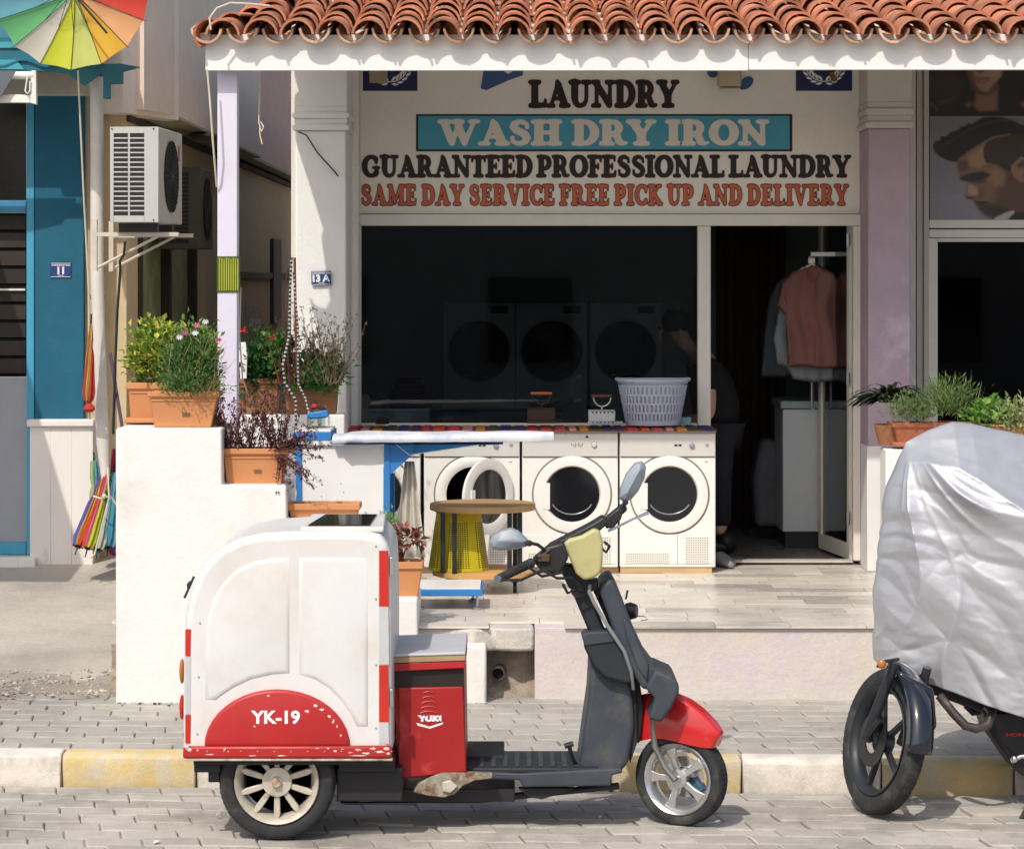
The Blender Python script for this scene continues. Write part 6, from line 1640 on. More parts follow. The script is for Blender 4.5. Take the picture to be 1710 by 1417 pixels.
M_tr = mat('reflective_red', (.52, .03, .02), .3, var=.1, fine=.08); M_tw = mat('reflective_silver', (.50, .51, .51), .35, var=.08, fine=.05)
for (y0, y1, m_) in ((919, 1012, M_tr), (1012.5, 1109, M_tw), (1110, 1205, M_tr), (1205.5, 1241, M_tw)): onside('reflective_tape', [(633, y1), (633, y0), (648.5, y0), (649.5, y1)], .0003, .0016, m_)
for (y0, y1, m_) in ((1050, 1095, M_tr), (1096, 1192, M_tw), (1193, 1240, M_tr)): onside('reflective_tape', [(309.5, y1), (309.5, y0), (319, y0), (318, y1)], .0003, .0016, m_)
q = MB(); D = BN - .0275
for x in range(318, 655, 28):
    c = P(x, 1254 + random.uniform(-.5, .5), D); q = MB(); q.lathe([(.0042, 0), (.0036, .0022), (0, .0026)], c, (0, -1, 0), 8); q.build('rivet', mat('rivet', (.42, .38, .34), .4, metal=.6), box)
for (x, y) in ((628, 912), (628, 1000), (628, 1110), (628, 1215), (330, 1225), (332, 1130), (334, 1040)):
    q = MB(); q.lathe([(.0045, -.001), (.004, .0022), (0, .0026)], P(x, y, BN), (0, -1, 0), 8); q.build('rivet', mat('rivet', (.42, .38, .34), .4, metal=.6), box)
for (x, y0, y1) in ((651, 930, 960), (651, 1150, 1180)):
    q = MB(); q.box(PX(x, BN), PX(x + 6, BN), BN - .008, BN + .02, PZ(y1, BN), PZ(y0, BN)); q.build('hinge', M_steel, box, bevel=.002)
# roof hatch and raised lip
zt = PZ(886, BN)
q = MB(); q.prismz([(PX(500, BN), BN + .05), (PX(640, BN), BN + .05), (PX(632, BN), BF - .04), (PX(500, BN), BF - .04)], zt - .012, zt + .012); hz = q.build('roof_hatch', M_cargo, box, bevel=.008, seg=3)
q = MB(); q.prismz([(PX(512, BN), BN + .09), (PX(616, BN), BN + .09), (PX(618, BN), BF - .12), (PX(527, BN), BF - .12)], zt + .0125, zt + .0175); q.build('dark_window', M_drum, hz)
q = MB(); q.lathe([(.0, 0), (.016, .0), (.018, .012), (.0, .02)], P(319, 977, 12.0), (-1, 0, .3), 14); q.tube([P(324, 962, 11.95), P(308, 998, 11.95)], .006, 6); q.build('rear_latch', M_dark, box)
for (y, m_) in ((1120, mat('amber_lens', (.5, .16, .03), .2)), (1180, M_tr)):
    q = MB(); q.ball(P(304, y, BN + .1), (.012, .03, .055), 12); q.build('tail_light', m_, box)
# chassis
q = MB(); q.box(PX(322, BN), PX(658, BN), BN + .02, BF - .02, PZ(1278, BN), PZ(1268.6, BN)); q.box(PX(322, BN), PX(366, BN), BN + .04, BF - .02, PZ(1292, BN), PZ(1278.5, BN)); q.box(PX(564, BN), PX(658, BN), BN + .06, BF - .02, PZ(1292, BN), PZ(1278.5, BN)); q.box(PX(655, BN), PX(860, BN), 11.9, 12.3, .12, .175); q.box(PX(345, BN), PX(364, BN), BN + .06, BN + .2, PZ(1310, BN), PZ(1288, BN)); q.box(PX(560, BN), PX(670, BN), BN + .1, BF - .1, .16, .30)
q.tube([(PX(560, BN), 11.95, .12), (PX(800, BN), 11.95, .12), (PX(1040, BN), 12.0, .17)], .016, 8); q.tube([(PX(380, BN), 12.2, .26), (PX(560, BN), 12.2, .2)], .02, 8)
q.build('chassis', M_dark, sc, bevel=.004)
q = MB(); q.ppx([(600, 1330), (636, 1326), (640, 1312), (646, 1312), (644, 1336), (600, 1338)], 11.86, 11.9); q.build('rusty_strap', mat('rust', (.25, .13, .07), .85, var=.3, c2=(.5, .42, .3), c2s=16), sc)
def wheel(parent, c, rt, rr, wt, m_rim, nsp, style, mtx=Matrix.Identity(4), name='wheel', hubr=.05):
    """axis along local -y towards the viewer"""
    X_ = Matrix.Translation(c) @ mtx
    hw = wt / 2
    h = MB(); h.lathe([(0, hw * .98), (hubr * .35, hw * .98), (hubr * .4, hw * .8), (hubr, hw * .75), (hubr, -hw * .7), (0, -hw * .7)], (0, 0, 0), (0, -1, 0), 24); h.xform(X_); w_ = h.build(name, m_rim, parent, smooth=40)
    t = MB(); pr = []
    for a in range(-150, 151, 15):
        u = math.cos(R(a)); v = math.sin(R(a))
        e = abs(v) ** .6 * (1 if v > 0 else -1)
        pr.append(((rr + rt) / 2 + (rt - rr) / 2 * (u if u < 0 else u ** .55), hw * e))
    t.lathe(pr, (0, 0, 0), (0, -1, 0), 56, closed=True)
    # tread blocks
    nb = 64
    for k in range(nb):
        a = 2 * PI * k / nb
        for s in (-1, 1):
            for (y0, y1, sh) in ((.12, .5, 0), (.56, .92, .04)):
                pts = []
                for (yy, aa) in ((y0, -.03), (y0, .022), (y1, .022 + sh), (y1, -.03 + sh)):
                    rad_ = (rr + rt) / 2 + (rt - rr) / 2 * math.sqrt(max(0, 1 - yy ** (2 / .6))) ** .55
                    for dr in (-.006, .0014): pts.append(((rad_ + dr) * math.cos(a + aa), s * yy * hw, (rad_ + dr) * math.sin(a + aa)))
                t.add(pts, [(1, 3, 5, 7), (0, 1, 7, 6), (2, 3, 1, 0), (4, 5, 3, 2), (6, 7, 5, 4)])
    t.xform(X_); t.build('tyre', M_rubber, w_, smooth=50, weld=False)
    r_ = MB(); r_.lathe([(rr - .012, hw * .55), (rr + .004, hw * .82), (rr + .008, hw * .9), (rr + .004, hw * .98), (rr - .006, hw * .86), (rr - .02, hw * .5), (rr - .028, 0), (rr - .02, -hw * .6), (rr + .006, -hw * .95), (rr + .006, -hw * .8), (rr - .012, -hw * .5)], (0, 0, 0), (0, -1, 0), 48, closed=True)
    r_.xform(X_); r_.build('rim', m_rim, w_, smooth=50)
    for k in range(nsp):
        a = 2 * PI * (k + .5) / nsp
        s_ = MB()
        if style == 'pair':
            for da in (-.17, .17):
                pts = [(hubr * .8, -.010), (hubr * .8, .010), (rr * .72, .016), (rr - .02, .006), (rr - .02, -.006), (rr * .72, -.016)]
                off = da
                w2 = [(u * math.cos(off * (1 - (u - hubr) / (rr - hubr) * .1)) - v * math.sin(off), u * math.sin(off * 1) + v * math.cos(off)) for u, v in pts]
                s_.prism([(u, v) for u, v in w2], -hw * .62, -hw * .35)
        elif style == 'leaf':
            s_.prism([(hubr * .7, -.009), (hubr * .7, .009), (rr * .5, .0125), (rr * .78, .0135), (rr - .014, .009), (rr - .014, -.009), (rr * .78, -.0135), (rr * .5, -.0125)], -hw * .62, -hw * .3)
        elif style == 'wide':
            pts = [(hubr * .7, -.014), (hubr * .7, .014), (rr * .6, .014), (rr - .018, .026), (rr - .018, -.026), (rr * .6, -.014)]
            s_.prism(pts, -hw * .62, -hw * .25)
        else:
            pts = [(hubr * .7, -.012), (hubr * .7, .012), (rr - .015, .009), (rr - .015, -.009)]
            s_.prism(pts, -hw * .3, hw * .3)
        s_.xform(X_ @ Matrix.Rotation(a, 4, 'Y')); s_.build('spoke', m_rim, w_, bevel=.003, seg=2)
    return w_
cR = Vector((PX(463, 11.68), 11.71, .249))
w1 = wheel(sc, cR, .246, .172, .14, M_alu, 10, 'leaf', name='rear_wheel', hubr=.062)
q = MB(); q.lathe([(0, .01), (.018, .008), (.02, 0), (.02, -.02)], cR + Vector((0, -.068, 0)), (0, -1, 0), 14); q.build('hub_cap', mat('rust', (.25, .13, .07), .85), w1)
q = MB(); q.lathe([(0, .0), (.14, .0)], cR + Vector((0, .04, 0)), (0, -1, 0), 30); q.build('brake_drum', M_dark, w1)
wheel(sc, Vector((PX(463, 11.68), 12.30, .249)), .246, .172, .14, M_alu, 8, 'wide', name='rear_wheel', hubr=.062)
# seat box
q = MB(); D = 11.80
q.ppx([(654, 1118), (656, 1118), (664, 1272), (668, 1300), (778, 1292), (775, 1106), (654, 1106)], D + .02, D + .58); sb = q.build('seat_box', M_red2, sc, bevel=.006)
q = MB(); q.ppx([(665, 1148), (773, 1146), (779, 1288), (668, 1299), (664, 1270), (666, 1230)], D, D + .0198); pnl = q.build('front_panel', M_red2, sb, bevel=.006, seg=3)
q = MB(); q.ppx([(657, 1120), (774, 1118), (774, 1146), (660, 1149)], D + .012, D + .0196); q.build('lid_shadow', M_black, sb)  # black strip standing in for the shadow under the lid
q = MB(); q.ppx([(653, 1107), (776, 1103), (777, 1115), (654, 1121)], D - .012, D + .6); q.build('lid_flange', M_red, sb, bevel=.004)
q = MB(); q.ppx([(654, 1097), (777, 1093), (777, 1102.6), (654, 1106.6)], D - .016, D + .61); q.build('seat_board', mat('ply_edge', (.38, .26, .14), .7, var=.2, stretch=(1, 1, 6)), sb, bevel=.002)
q = MB(); q.ppx([(654, 1092), (777, 1088), (777, 1092.8), (654, 1096.8)], D - .02, D + .615); q.build('seat_top', mat('grey_seat_sheet', (.50, .51, .53), .5, var=.06), sb, bevel=.004)
for k in range(5):
    q = MB(); w_ = 9 + k * 1.4; yy = 1154 + k * 8.3
    q.tube([P(716 - w_, yy + 3, D - .0005), P(716 - w_ * .5, yy + .6, D - .001), P(716, yy, D - .001), P(716 + w_ * .5, yy + .6, D - .001), P(716 + w_, yy + 3, D - .0005)], .0032, 6); q.build('louvre', M_red, pnl)
sans_text('logo_lettering', 'YUKI', P(717, 1199, D - .0012), 10.5 * D / F, M_whiteprint, pnl, .09, width=40 * D / F, depth=.0006)
q = MB(); q.add([P(a, b, D - .0014) for a, b in ((695, 1206), (703, 1208), (717, 1212.5), (731, 1208), (741, 1205), (738, 1209), (718, 1216), (698, 1211))], [(0, 1, 7), (1, 2, 6, 7), (2, 3, 5, 6), (3, 4, 5)]); q.build('logo_swoosh', M_whiteprint, pnl, smooth=0, recalc=False)
# floorboard
q = MB(); D = 11.86
q.ppx([(800, 1288), (868, 1291), (1038, 1282), (1040, 1290), (1022, 1294), (1020, 1312), (873, 1314), (868, 1302), (800, 1300)], D, D + .46); q.build('floorboard', M_grayp, sc, bevel=.008, seg=3)
q = MB(); zf = PZ(1288, D)
q.box(PX(775, D), PX(1000, D), D + .02, D + .46, zf - .01, zf + .012); q.build('floor_mat', M_grayd, sc, bevel=.006)
for i_ in range(9):
    q = MB(); q.box(PX(800 + i_ * 20, D), PX(808 + i_ * 20, D), D + .06, D + .4, zf + .0122, zf + .017); q.build('mat_rib', M_grayp, sc, bevel=.002)
q = MB(); q.box(PX(778, 12.1), PX(842, 12.1), 12.1, 12.5, PZ(1275, 12.1), PZ(1262, 12.1)); q.build('far_footrest', M_grayd, sc, bevel=.006)
q = MB(); q.ppx([(690, 1322), (698, 1308), (718, 1297), (738, 1288), (822, 1291), (822, 1299), (792, 1303), (772, 1312), (760, 1325), (742, 1331), (714, 1328)], 11.80, 11.84); q.build('footpeg_bracket', mat('corroded_alloy', (.34, .32, .25), .7, metal=.2, var=.35, vs=22, c2=(.17, .08, .05), c2s=16, c2t=.52, bump=.003, bs=80), sc, bevel=.004)
q = MB(); q.ppx([(738, 1306), (752, 1302), (764, 1312), (752, 1324), (738, 1320)], 11.785, 11.80); q.build('bracket_boss', M_alu, sc, bevel=.003)
q = MB(); q.ppx([(866, 1316), (884, 1330), (905, 1334), (930, 1326), (960, 1316)], 11.9, 11.95); q.build('centre_stand', M_dark, sc)
q = MB(); q.tube([P(950, 1243, 11.9), P(955, 1262, 11.92), P(965, 1282, 11.96)], .009, 8); q.lathe([(.012, -.02), (.012, .02)], P(950, 1243, 11.9), (1, 0, .3), 10); q.tube([P(938, 1280, 11.98), P(985, 1283, 11.98)], .007, 6); q.build('brake_pedal', M_dark, sc)
# leg shield, tunnel and pockets
def body(nm, pts, D0, D1, m, bv=.012, seg=3, par=sc):
    q = MB(); q.ppx(pts, D0, D1); return q.build(nm, m, par, bevel=bv, seg=seg, smooth=50)
tun = body('tunnel_cover', [(986, 1105), (1045, 1110), (1056, 1150), (1060, 1210), (1050, 1272), (1036, 1290), (966, 1284), (976, 1210), (983, 1160)], 11.93, 12.3, M_grayp, .02, 4)
body('tunnel_seam', [(1050, 1130), (1062, 1140), (1064, 1240), (1052, 1275), (1056, 1200)], 11.96, 12.28, M_grayd, .004)
pk = body('glove_pocket', [(973, 1060), (1036, 1056), (1050, 1092), (1060, 1138), (1048, 1142), (1010, 1132), (990, 1112), (976, 1082)], 11.87, 12.0, M_grayd, .014)
body('pocket_rim', [(971, 1062), (978, 1056), (1034, 1052), (1040, 1062), (1038, 1070), (977, 1078)], 11.862, 12.004, M_grayp, .006, par=pk)
body('steering_tube', [(956, 990), (968, 984), (985, 988), (1012, 1056), (986, 1062)], 11.93, 12.06, M_grayd, .014)
body('key_bezel', [(953, 990), (962, 982), (984, 984), (988, 994), (960, 998)], 11.92, 12.07, M_grayp, .006)
body('inner_gap', [(990, 985), (1012, 985), (1062, 1100), (1075, 1180), (1068, 1240), (1058, 1240), (1056, 1130), (1020, 1050)], 11.99, 12.2, M_black, .004)
shd = [(1002, 990), (1003, 976), (1022, 965), (1033, 985), (1046, 1018), (1062, 1060), (1080, 1098), (1098, 1122), (1090, 1150), (1074, 1152), (1050, 1112), (1024, 1052)]
body('leg_shield', shd, 11.86, 12.26, M_grayp, .018, 4)
body('shield_crease', [(1040, 1030), (1052, 1042), (1084, 1108), (1082, 1140), (1066, 1118), (1046, 1066)], 11.848, 11.9, M_grayp, .01)
body('shield_wing', [(1094, 1118), (1126, 1132), (1134, 1142), (1134, 1156), (1122, 1182), (1104, 1206), (1082, 1200), (1088, 1186), (1094, 1165), (1078, 1150)], 11.80, 12.24, M_grayp, .014, 3)
q = MB(); q.tube([P(985, 976, 11.86), P(984, 988, 11.85), P(992, 1006, 11.85), P(1018, 1050, 11.84), P(1042, 1086, 11.84), P(1054, 1120, 11.85), P(1058, 1150, 11.9)], .008, 8); q.build('cable_conduit', mat('grey_conduit', (.22, .24, .24), .45), sc)
q = MB(); q.lathe([(0, -.03), (.035, -.03), (.04, -.01), (.03, .02), (0, .025)], P(1056, 1020, 12.3), (1, -.3, 0), 18); q.tube([P(1045, 1000, 12.3), P(1048, 985, 12.3)], .005, 6); q.build('horn', M_dark, sc)
q = MB(); q.tube([P(1060, 1028, 12.3), P(1075, 1028, 12.3), P(1082, 1034, 12.3), P(1070, 1036, 12.3)], .0022, 5); q.build('horn_wire', M_dark, sc)
# handlebar
q = MB(); N0, N1, T1 = P(834, 965, 11.62), P(905, 930, 11.78), P(1036, 850, 12.32)
q.tube([N0, N1, P(960, 905, 11.95), P(1008, 872, 12.15), T1], .012, 10); q.build('handlebar', M_dark, sc)
q = MB(); q.tube([N0, P(888, 939, 11.74)], [.019, .021], 14); q.build('grip', M_rubber, sc)
q = MB(); q.tube([N0 + (N0 - N1).normalized() * .016, N0 + (N0 - N1).normalized() * -.002], .017, 12); q.build('bar_end', M_chrome, sc)
q = MB(); q.tube([P(1012, 872, 12.2), P(1040, 848, 12.34)], .021, 14); q.build('grip', M_rubber, sc)
body('switch_housing', [(888, 935), (915, 912), (942, 905), (950, 930), (935, 960), (905, 955)], 11.76, 11.86, M_dark, .012)
body('bar_cover', [(915, 912), (985, 876), (1008, 862), (1018, 872), (1000, 888), (946, 916), (938, 932), (920, 938)], 11.84, 11.98, M_dark, .010)
body('clamp_block', [(930, 940), (958, 945), (985, 970), (1000, 968), (998, 985), (975, 990), (950, 982)], 11.88, 12.0, M_dark, .008)
for pts in ([P(905, 950, 11.74), P(930, 965, 11.74), P(955, 965, 11.8), P(975, 985, 11.86)], [P(880, 945, 11.7), P(905, 962, 11.72), P(940, 955, 11.76)], [P(918, 918, 11.76), P(900, 930, 11.74), P(912, 942, 11.76)], [P(1010, 905, 12.1), P(1018, 912, 12.0), P(1012, 922, 12.0), P(1005, 915, 12.0)],
            [P(940, 975, 11.84), P(948, 990, 11.86), P(960, 984, 11.86)], [P(990, 975, 11.9), P(1000, 985, 11.9), P(998, 1000, 11.9)]):
    q = MB(); q.tube(pts, .0065, 6); q.build('control_cable', M_dark, sc)
q = MB(); q.box(PX(898, 11.74), PX(918, 11.74), 11.74, 11.78, PZ(938, 11.74), PZ(925, 11.74)); q.build('rusty_clamp', mat('rust2', (.10, .05, .03), .85, var=.3), sc, bevel=.004)
q = MB(); q.tube([P(1016, 886, 12.0), P(1030, 880, 12.02), P(1058, 866, 12.05), P(1082, 856, 12.08)], [.007, .006, .005, .008], 8); q.build('brake_lever', M_chrome, sc)
body('lever_housing', [(1010, 878), (1012, 864), (1032, 848), (1040, 852), (1038, 866), (1022, 884)], 12.04, 12.12, M_dark, .008)
q = MB(); q.tube([P(836, 968, 11.58), P(870, 968, 11.6), P(905, 952, 11.7)], [.006, .006, .007], 8); q.build('brake_lever', M_dark, sc)
# headlight cowl in faded yellow
body('headlamp_cowl', [(940, 909), (950, 900), (972, 894), (992, 882), (1002, 886), (1007, 905), (1006, 945), (1002, 958), (990, 966), (975, 969), (962, 958), (952, 934)], 11.80, 11.96, mat('faded_yellow_plastic', (.46, .43, .20), .45, var=.07, c2=(.38, .34, .16), c2s=6, c2t=.6, bump=.0005, bs=15), .034, 6)
# mirrors
M_mir = mat('mirror_housing', (.27, .31, .35), .4, var=.08, bump=.0006, bs=30)
def mirror(pts, ridge, D, stem_pts):
    q = MB(); n = len(pts); cx_ = sum(p[0] for p in pts) / n; cy_ = sum(p[1] for p in pts) / n
    vs = [P(a, b, D + .02) for a, b in pts] + [P(a + (cx_ - a) * .12, b + (cy_ - b) * .12, D - .012) for a, b in pts] + [P(a, b, D - .036) for a, b in ridge] + [P(a + (cx_ - a) * .06, b + (cy_ - b) * .06, D + .03) for a, b in pts]
    fs = [(i, (i + 1) % n, n + (i + 1) % n, n + i) for i in range(n)] + [(i, 3 * n + 0 - n + 0 + i + (len(ridge)), 0) for i in ()]
    r0 = 2 * n; R2 = len(ridge)
    # hull of the front ring and the ridge line
    bm = bmesh.new(); [bm.verts.new(v) for v in vs]; bmesh.ops.convex_hull(bm, input=bm.verts)
    bm.verts.index_update(); bm.verts.ensure_lookup_table()
    vv = [v.co.copy() for v in bm.verts]; ff = [tuple(l.vert.index for l in f.loops) for f in bm.faces]; bm.free()
    q = MB(); q.add(vv, ff); m_ = q.build('mirror', M_mir, sc, bevel=.004, seg=2, smooth=28)
    q = MB(); q.tube(stem_pts, .0075, 8); q.build('mirror_stem', M_dark, m_)
    q = MB(); q.lathe([(0, 0), (.012, .0), (.014, .02), (0, .024)], stem_pts[0], (0, -1, 0), 12); q.build('mirror_joint', M_dark, m_)
mirror([(817, 905), (821, 894), (836, 884), (854, 880), (868, 886), (885, 903), (880, 912), (860, 917), (835, 919), (820, 915)], [(835, 903), (862, 898), (874, 904)], 11.72, [P(884, 906, 11.72), P(898, 909, 11.73), P(907, 916, 11.75), P(914, 926, 11.78)])
mirror([(1034, 832), (1035, 815), (1045, 790), (1060, 772), (1072, 769), (1079, 778), (1077, 798), (1066, 820), (1054, 834), (1042, 839)], [(1048, 822), (1062, 795), (1068, 785)], 12.28, [P(1044, 838, 12.28), P(1030, 856, 12.26), P(1018, 868, 12.24), P(1014, 880, 12.2)])
# front wheel, steered towards the viewer
phi = R(-27)
Q = Matrix.Rotation(phi, 4, 'Z')
cF = Vector((PX(1138, 12.0), 12.0, .206))
fw = wheel(sc, cF, .205, .150, .105, M_alu2, 5, 'wide', Q, name='front_wheel', hubr=.04)
def inwheel(nm, pts, y0, y1, m, bv, seg=3, taper=None):
    s = 12.0 / F; q = MB(); q.prism([((a - 1138) * s / math.cos(phi), (1298 - b) * s) for a, b in pts], y0, y1)
    if taper:
        q.v = [(x, y * (taper if z > .30 else 1), z) for x, y, z in q.v]
    q.xform(Matrix.Translation(cF) @ Q); return q.build(nm, m, sc, bevel=bv, seg=seg, smooth=50)
# fender: lofted shell in the wheel frame
s_ = 12.0 / F / math.cos(phi); s2 = 12.0 / F
top = [(1063, 1176), (1068, 1166), (1080, 1162), (1100, 1157), (1125, 1158), (1150, 1167), (1172, 1182), (1192, 1200), (1205, 1217)]
mid = [(1060, 1200), (1066, 1192), (1080, 1188), (1100, 1186), (1120, 1188), (1142, 1194), (1160, 1206), (1180, 1220), (1196, 1232)]
bot = [(1063, 1238), (1070, 1240), (1082, 1238), (1100, 1232), (1120, 1231), (1140, 1234), (1160, 1238), (1180, 1241), (1194, 1242)]
hwid = [.03, .05, .062, .068, .070, .070, .066, .058, .04]
q = MB(); vs = []; fs = []
def wp(p, y): return ((p[0] - 1138) * s_, y, (1298 - p[1]) * s2)
for k in range(9):
    h = hwid[k]
    vs += [wp(bot[k], -h * 1.02), wp(mid[k], -h * 1.05), wp(top[k], -h * .55), wp(top[k], h * .55), wp(mid[k], h * 1.05), wp(bot[k], h * 1.02)]
for k in range(8):
    for j in range(5): fs.append((k * 6 + j, k * 6 + j + 1, (k + 1) * 6 + j + 1, (k + 1) * 6 + j))
fs += [(0, 1, 2, 3, 4, 5), tuple(8 * 6 + j for j in range(6))]
q.add(vs, fs); q.xform(Matrix.Translation(cF) @ Q); q.build('front_fender', M_redf, sc, bevel=.012, seg=3, smooth=60)
q = MB()
for y_ in (-.062, .062): q.tube([Vector((-.11, y_, .30)), Vector((-.1, y_, .14)), Vector((-.05, y_, .05)), Vector((0, y_, 0))], [.016, .015, .014, .016], 10)
q.xform(Matrix.Translation(cF) @ Q); q.build('fork', mat('dull_fork_alloy', (.20, .20, .19), .45, metal=.6, var=.2), sc)
q = MB(); q.lathe([(.045, 0), (.09, 0), (.09, .004), (.045, .004)], (0, .03, 0), (0, 1, 0), 30, closed=True); q.xform(Matrix.Translation(cF) @ Q); q.build('brake_disc', M_chrome, fw)
q = MB(); q.box(.03, .1, .01, .06, -.02, .05); q.xform(Matrix.Translation(cF) @ Q @ Matrix.Rotation(.9, 4, 'Y')); q.build('brake_caliper', mat('blue_caliper', (.05, .12, .2), .4), fw, bevel=.006)

# ================================================================= COVERED MOTORCYCLE
mo = thing('motorcycle', 'black motorcycle parked at the right edge, its front wheel turned', 'motorcycle', P(1600, 1365, 12.3))
th = R(70)
n_ = Vector((-math.sin(th), -math.cos(th), 0)); d_ = Vector((-math.cos(th), math.sin(th), 0))
lean = R(11)
# local axes: x -> -d (right/near), -y -> n, z up; then lean about d
B3 = Matrix(((-d_.x, -n_.x, 0), (-d_.y, -n_.y, 0), (-d_.z, -n_.z, 1))).to_4x4()
Lm = Matrix.Rotation(-lean, 4, 'X')
MQ = B3 @ Lm
cM = Vector((PX(1476, 12.25), 12.25, .322))
M_mt = mat('motorcycle_black', (.022, .026, .032), .45, var=.2)
mw = wheel(mo, cM, .322, .238, .084, M_mt, 5, 'thin', MQ, name='front_wheel', hubr=.05)
def mpt(x, y, z): return (Matrix.Translation(cM) @ MQ) @ Vector((x, y, z))
q = MB()
for y_ in (-.09, .09): q.tube([mpt(0, y_, 0), mpt(.08, y_, .2), mpt(.13, y_ * .9, .36)], [.026, .026, .02], 12)
q.build('fork', M_mt, mo)
q = MB(); q.tube([mpt(.02, -.085, .0), mpt(.05, -.11, .02), mpt(.09, -.09, .1)], .018, 8); q.build('brake_caliper', M_dark, mo)
q = MB(); q.lathe([(.06, 0), (.12, 0), (.12, .005), (.06, .005)], (0, -.055, 0), (0, -1, 0), 30, closed=True); q.xform(Matrix.Translation(cM) @ MQ); q.build('brake_disc', M_dark, mw)
q = MB(); vs = []; fs = []; na_ = 14
for k in range(na_ + 1):
    a = R(0 + 88 * k / na_); r_ = .35
    for (y_, dr) in ((-.062, -.04), (-.05, .0), (-.02, .014), (.02, .014), (.05, 0), (.062, -.04)): vs.append(mpt((r_ + dr) * math.cos(a), y_, (r_ + dr) * math.sin(a)))
for k in range(na_):
    for j in range(5): fs.append((k * 6 + j, k * 6 + j + 1, k * 6 + 7 + j, k * 6 + 6 + j))
q.add(vs, fs); fn = q.build('front_fender', mat('gloss_black_paint', (.012, .016, .026), .12, var=.03, coat=.6), mo, smooth=60); s = fn.modifiers.new('s', 'SOLIDIFY'); s.thickness = .006
MDp = 12.45
def mb_(nm, pts, D0, D1, m, bv=.01): 
    q = MB(); q.ppx(pts, D0, D1); return q.build(nm, m, mo, bevel=bv, seg=2, smooth=45)
mb_('engine', [(1640, 1160), (1800, 1160), (1830, 1290), (1760, 1330), (1700, 1290), (1655, 1225), (1642, 1190)], MDp - .1, MDp + .25, M_dark, .02)
mb_('engine_cover', [(1655, 1190), (1790, 1190), (1790, 1260), (1700, 1262), (1668, 1235)], MDp - .12, MDp - .101, M_mt, .008)
mb_('frame', [(1520, 1110), (1760, 1130), (1900, 1140), (1900, 1170), (1640, 1190), (1560, 1160), (1535, 1170)], MDp - .06, MDp + .18, M_dark, .012)
mb_('fork_cover', [(1500, 1120), (1560, 1150), (1565, 1215), (1545, 1235), (1528, 1205)], 12.05, 12.1, mat('gloss_black_paint', (.012, .016, .026), .12), .015)
q = MB(); q.tube([P(1568, 1160, 12.22), P(1592, 1190, 12.2), P(1612, 1211, 12.18), P(1630, 1216, 12.18), P(1650, 1210, 12.2), P(1657, 1190, 12.22), P(1650, 1180, 12.26)], .021, 12); q.build('exhaust_pipe', mat('burnt_pipe', (.10, .085, .08), .35, metal=.6, var=.3, c2=(.3, .2, .15), c2s=10, c2t=.62), mo)
q = MB(); q.tube([P(1614, 1150, 12.5), P(1615, 1180, 12.5), P(1624, 1189, 12.5), P(1645, 1185, 12.5)], .016, 10); q.build('crash_bar', M_dark, mo)
q = MB(); q.tube([P(1688, 1270, 12.2), P(1704, 1262, 12.2), P(1740, 1258, 12.2)], .012, 10); q.ball(P(1694, 1267, 12.19), .016, 10); q.build('gear_lever', M_chrome, mo)
q = MB(); q.ball(P(1472, 1108, 11.98), (.02, .02, .022), 10); q.build('indicator', mat('amber_lens', (.5, .22, .03), .2), mo)
q = MB(); q.tube([P(1466, 1112, 11.98), P(1476, 1104, 12.05), P(1500, 1100, 12.2)], .008, 6); q.build('indicator_stalk', M_dark, mo)
sans_text('tank_lettering', 'HONDA', P(1706, 1226, MDp - .1225), 6.5 * MDp / F, mat('red_sticker', (.6, .03, .02), .5), mo, .03, width=50 * MDp / F)
wheel(mo, Vector((PX(1476, 12.25) + 1.28, 12.55, .31)), .31, .23, .1, M_mt, 5, 'thin', name='rear_wheel', hubr=.05)
q = MB(); q.tube([(PX(1760, 12.4), 12.35, .25), (PX(1700, 12.2), 12.12, .0)], .012, 8); q.build('side_stand', M_dark, mo)
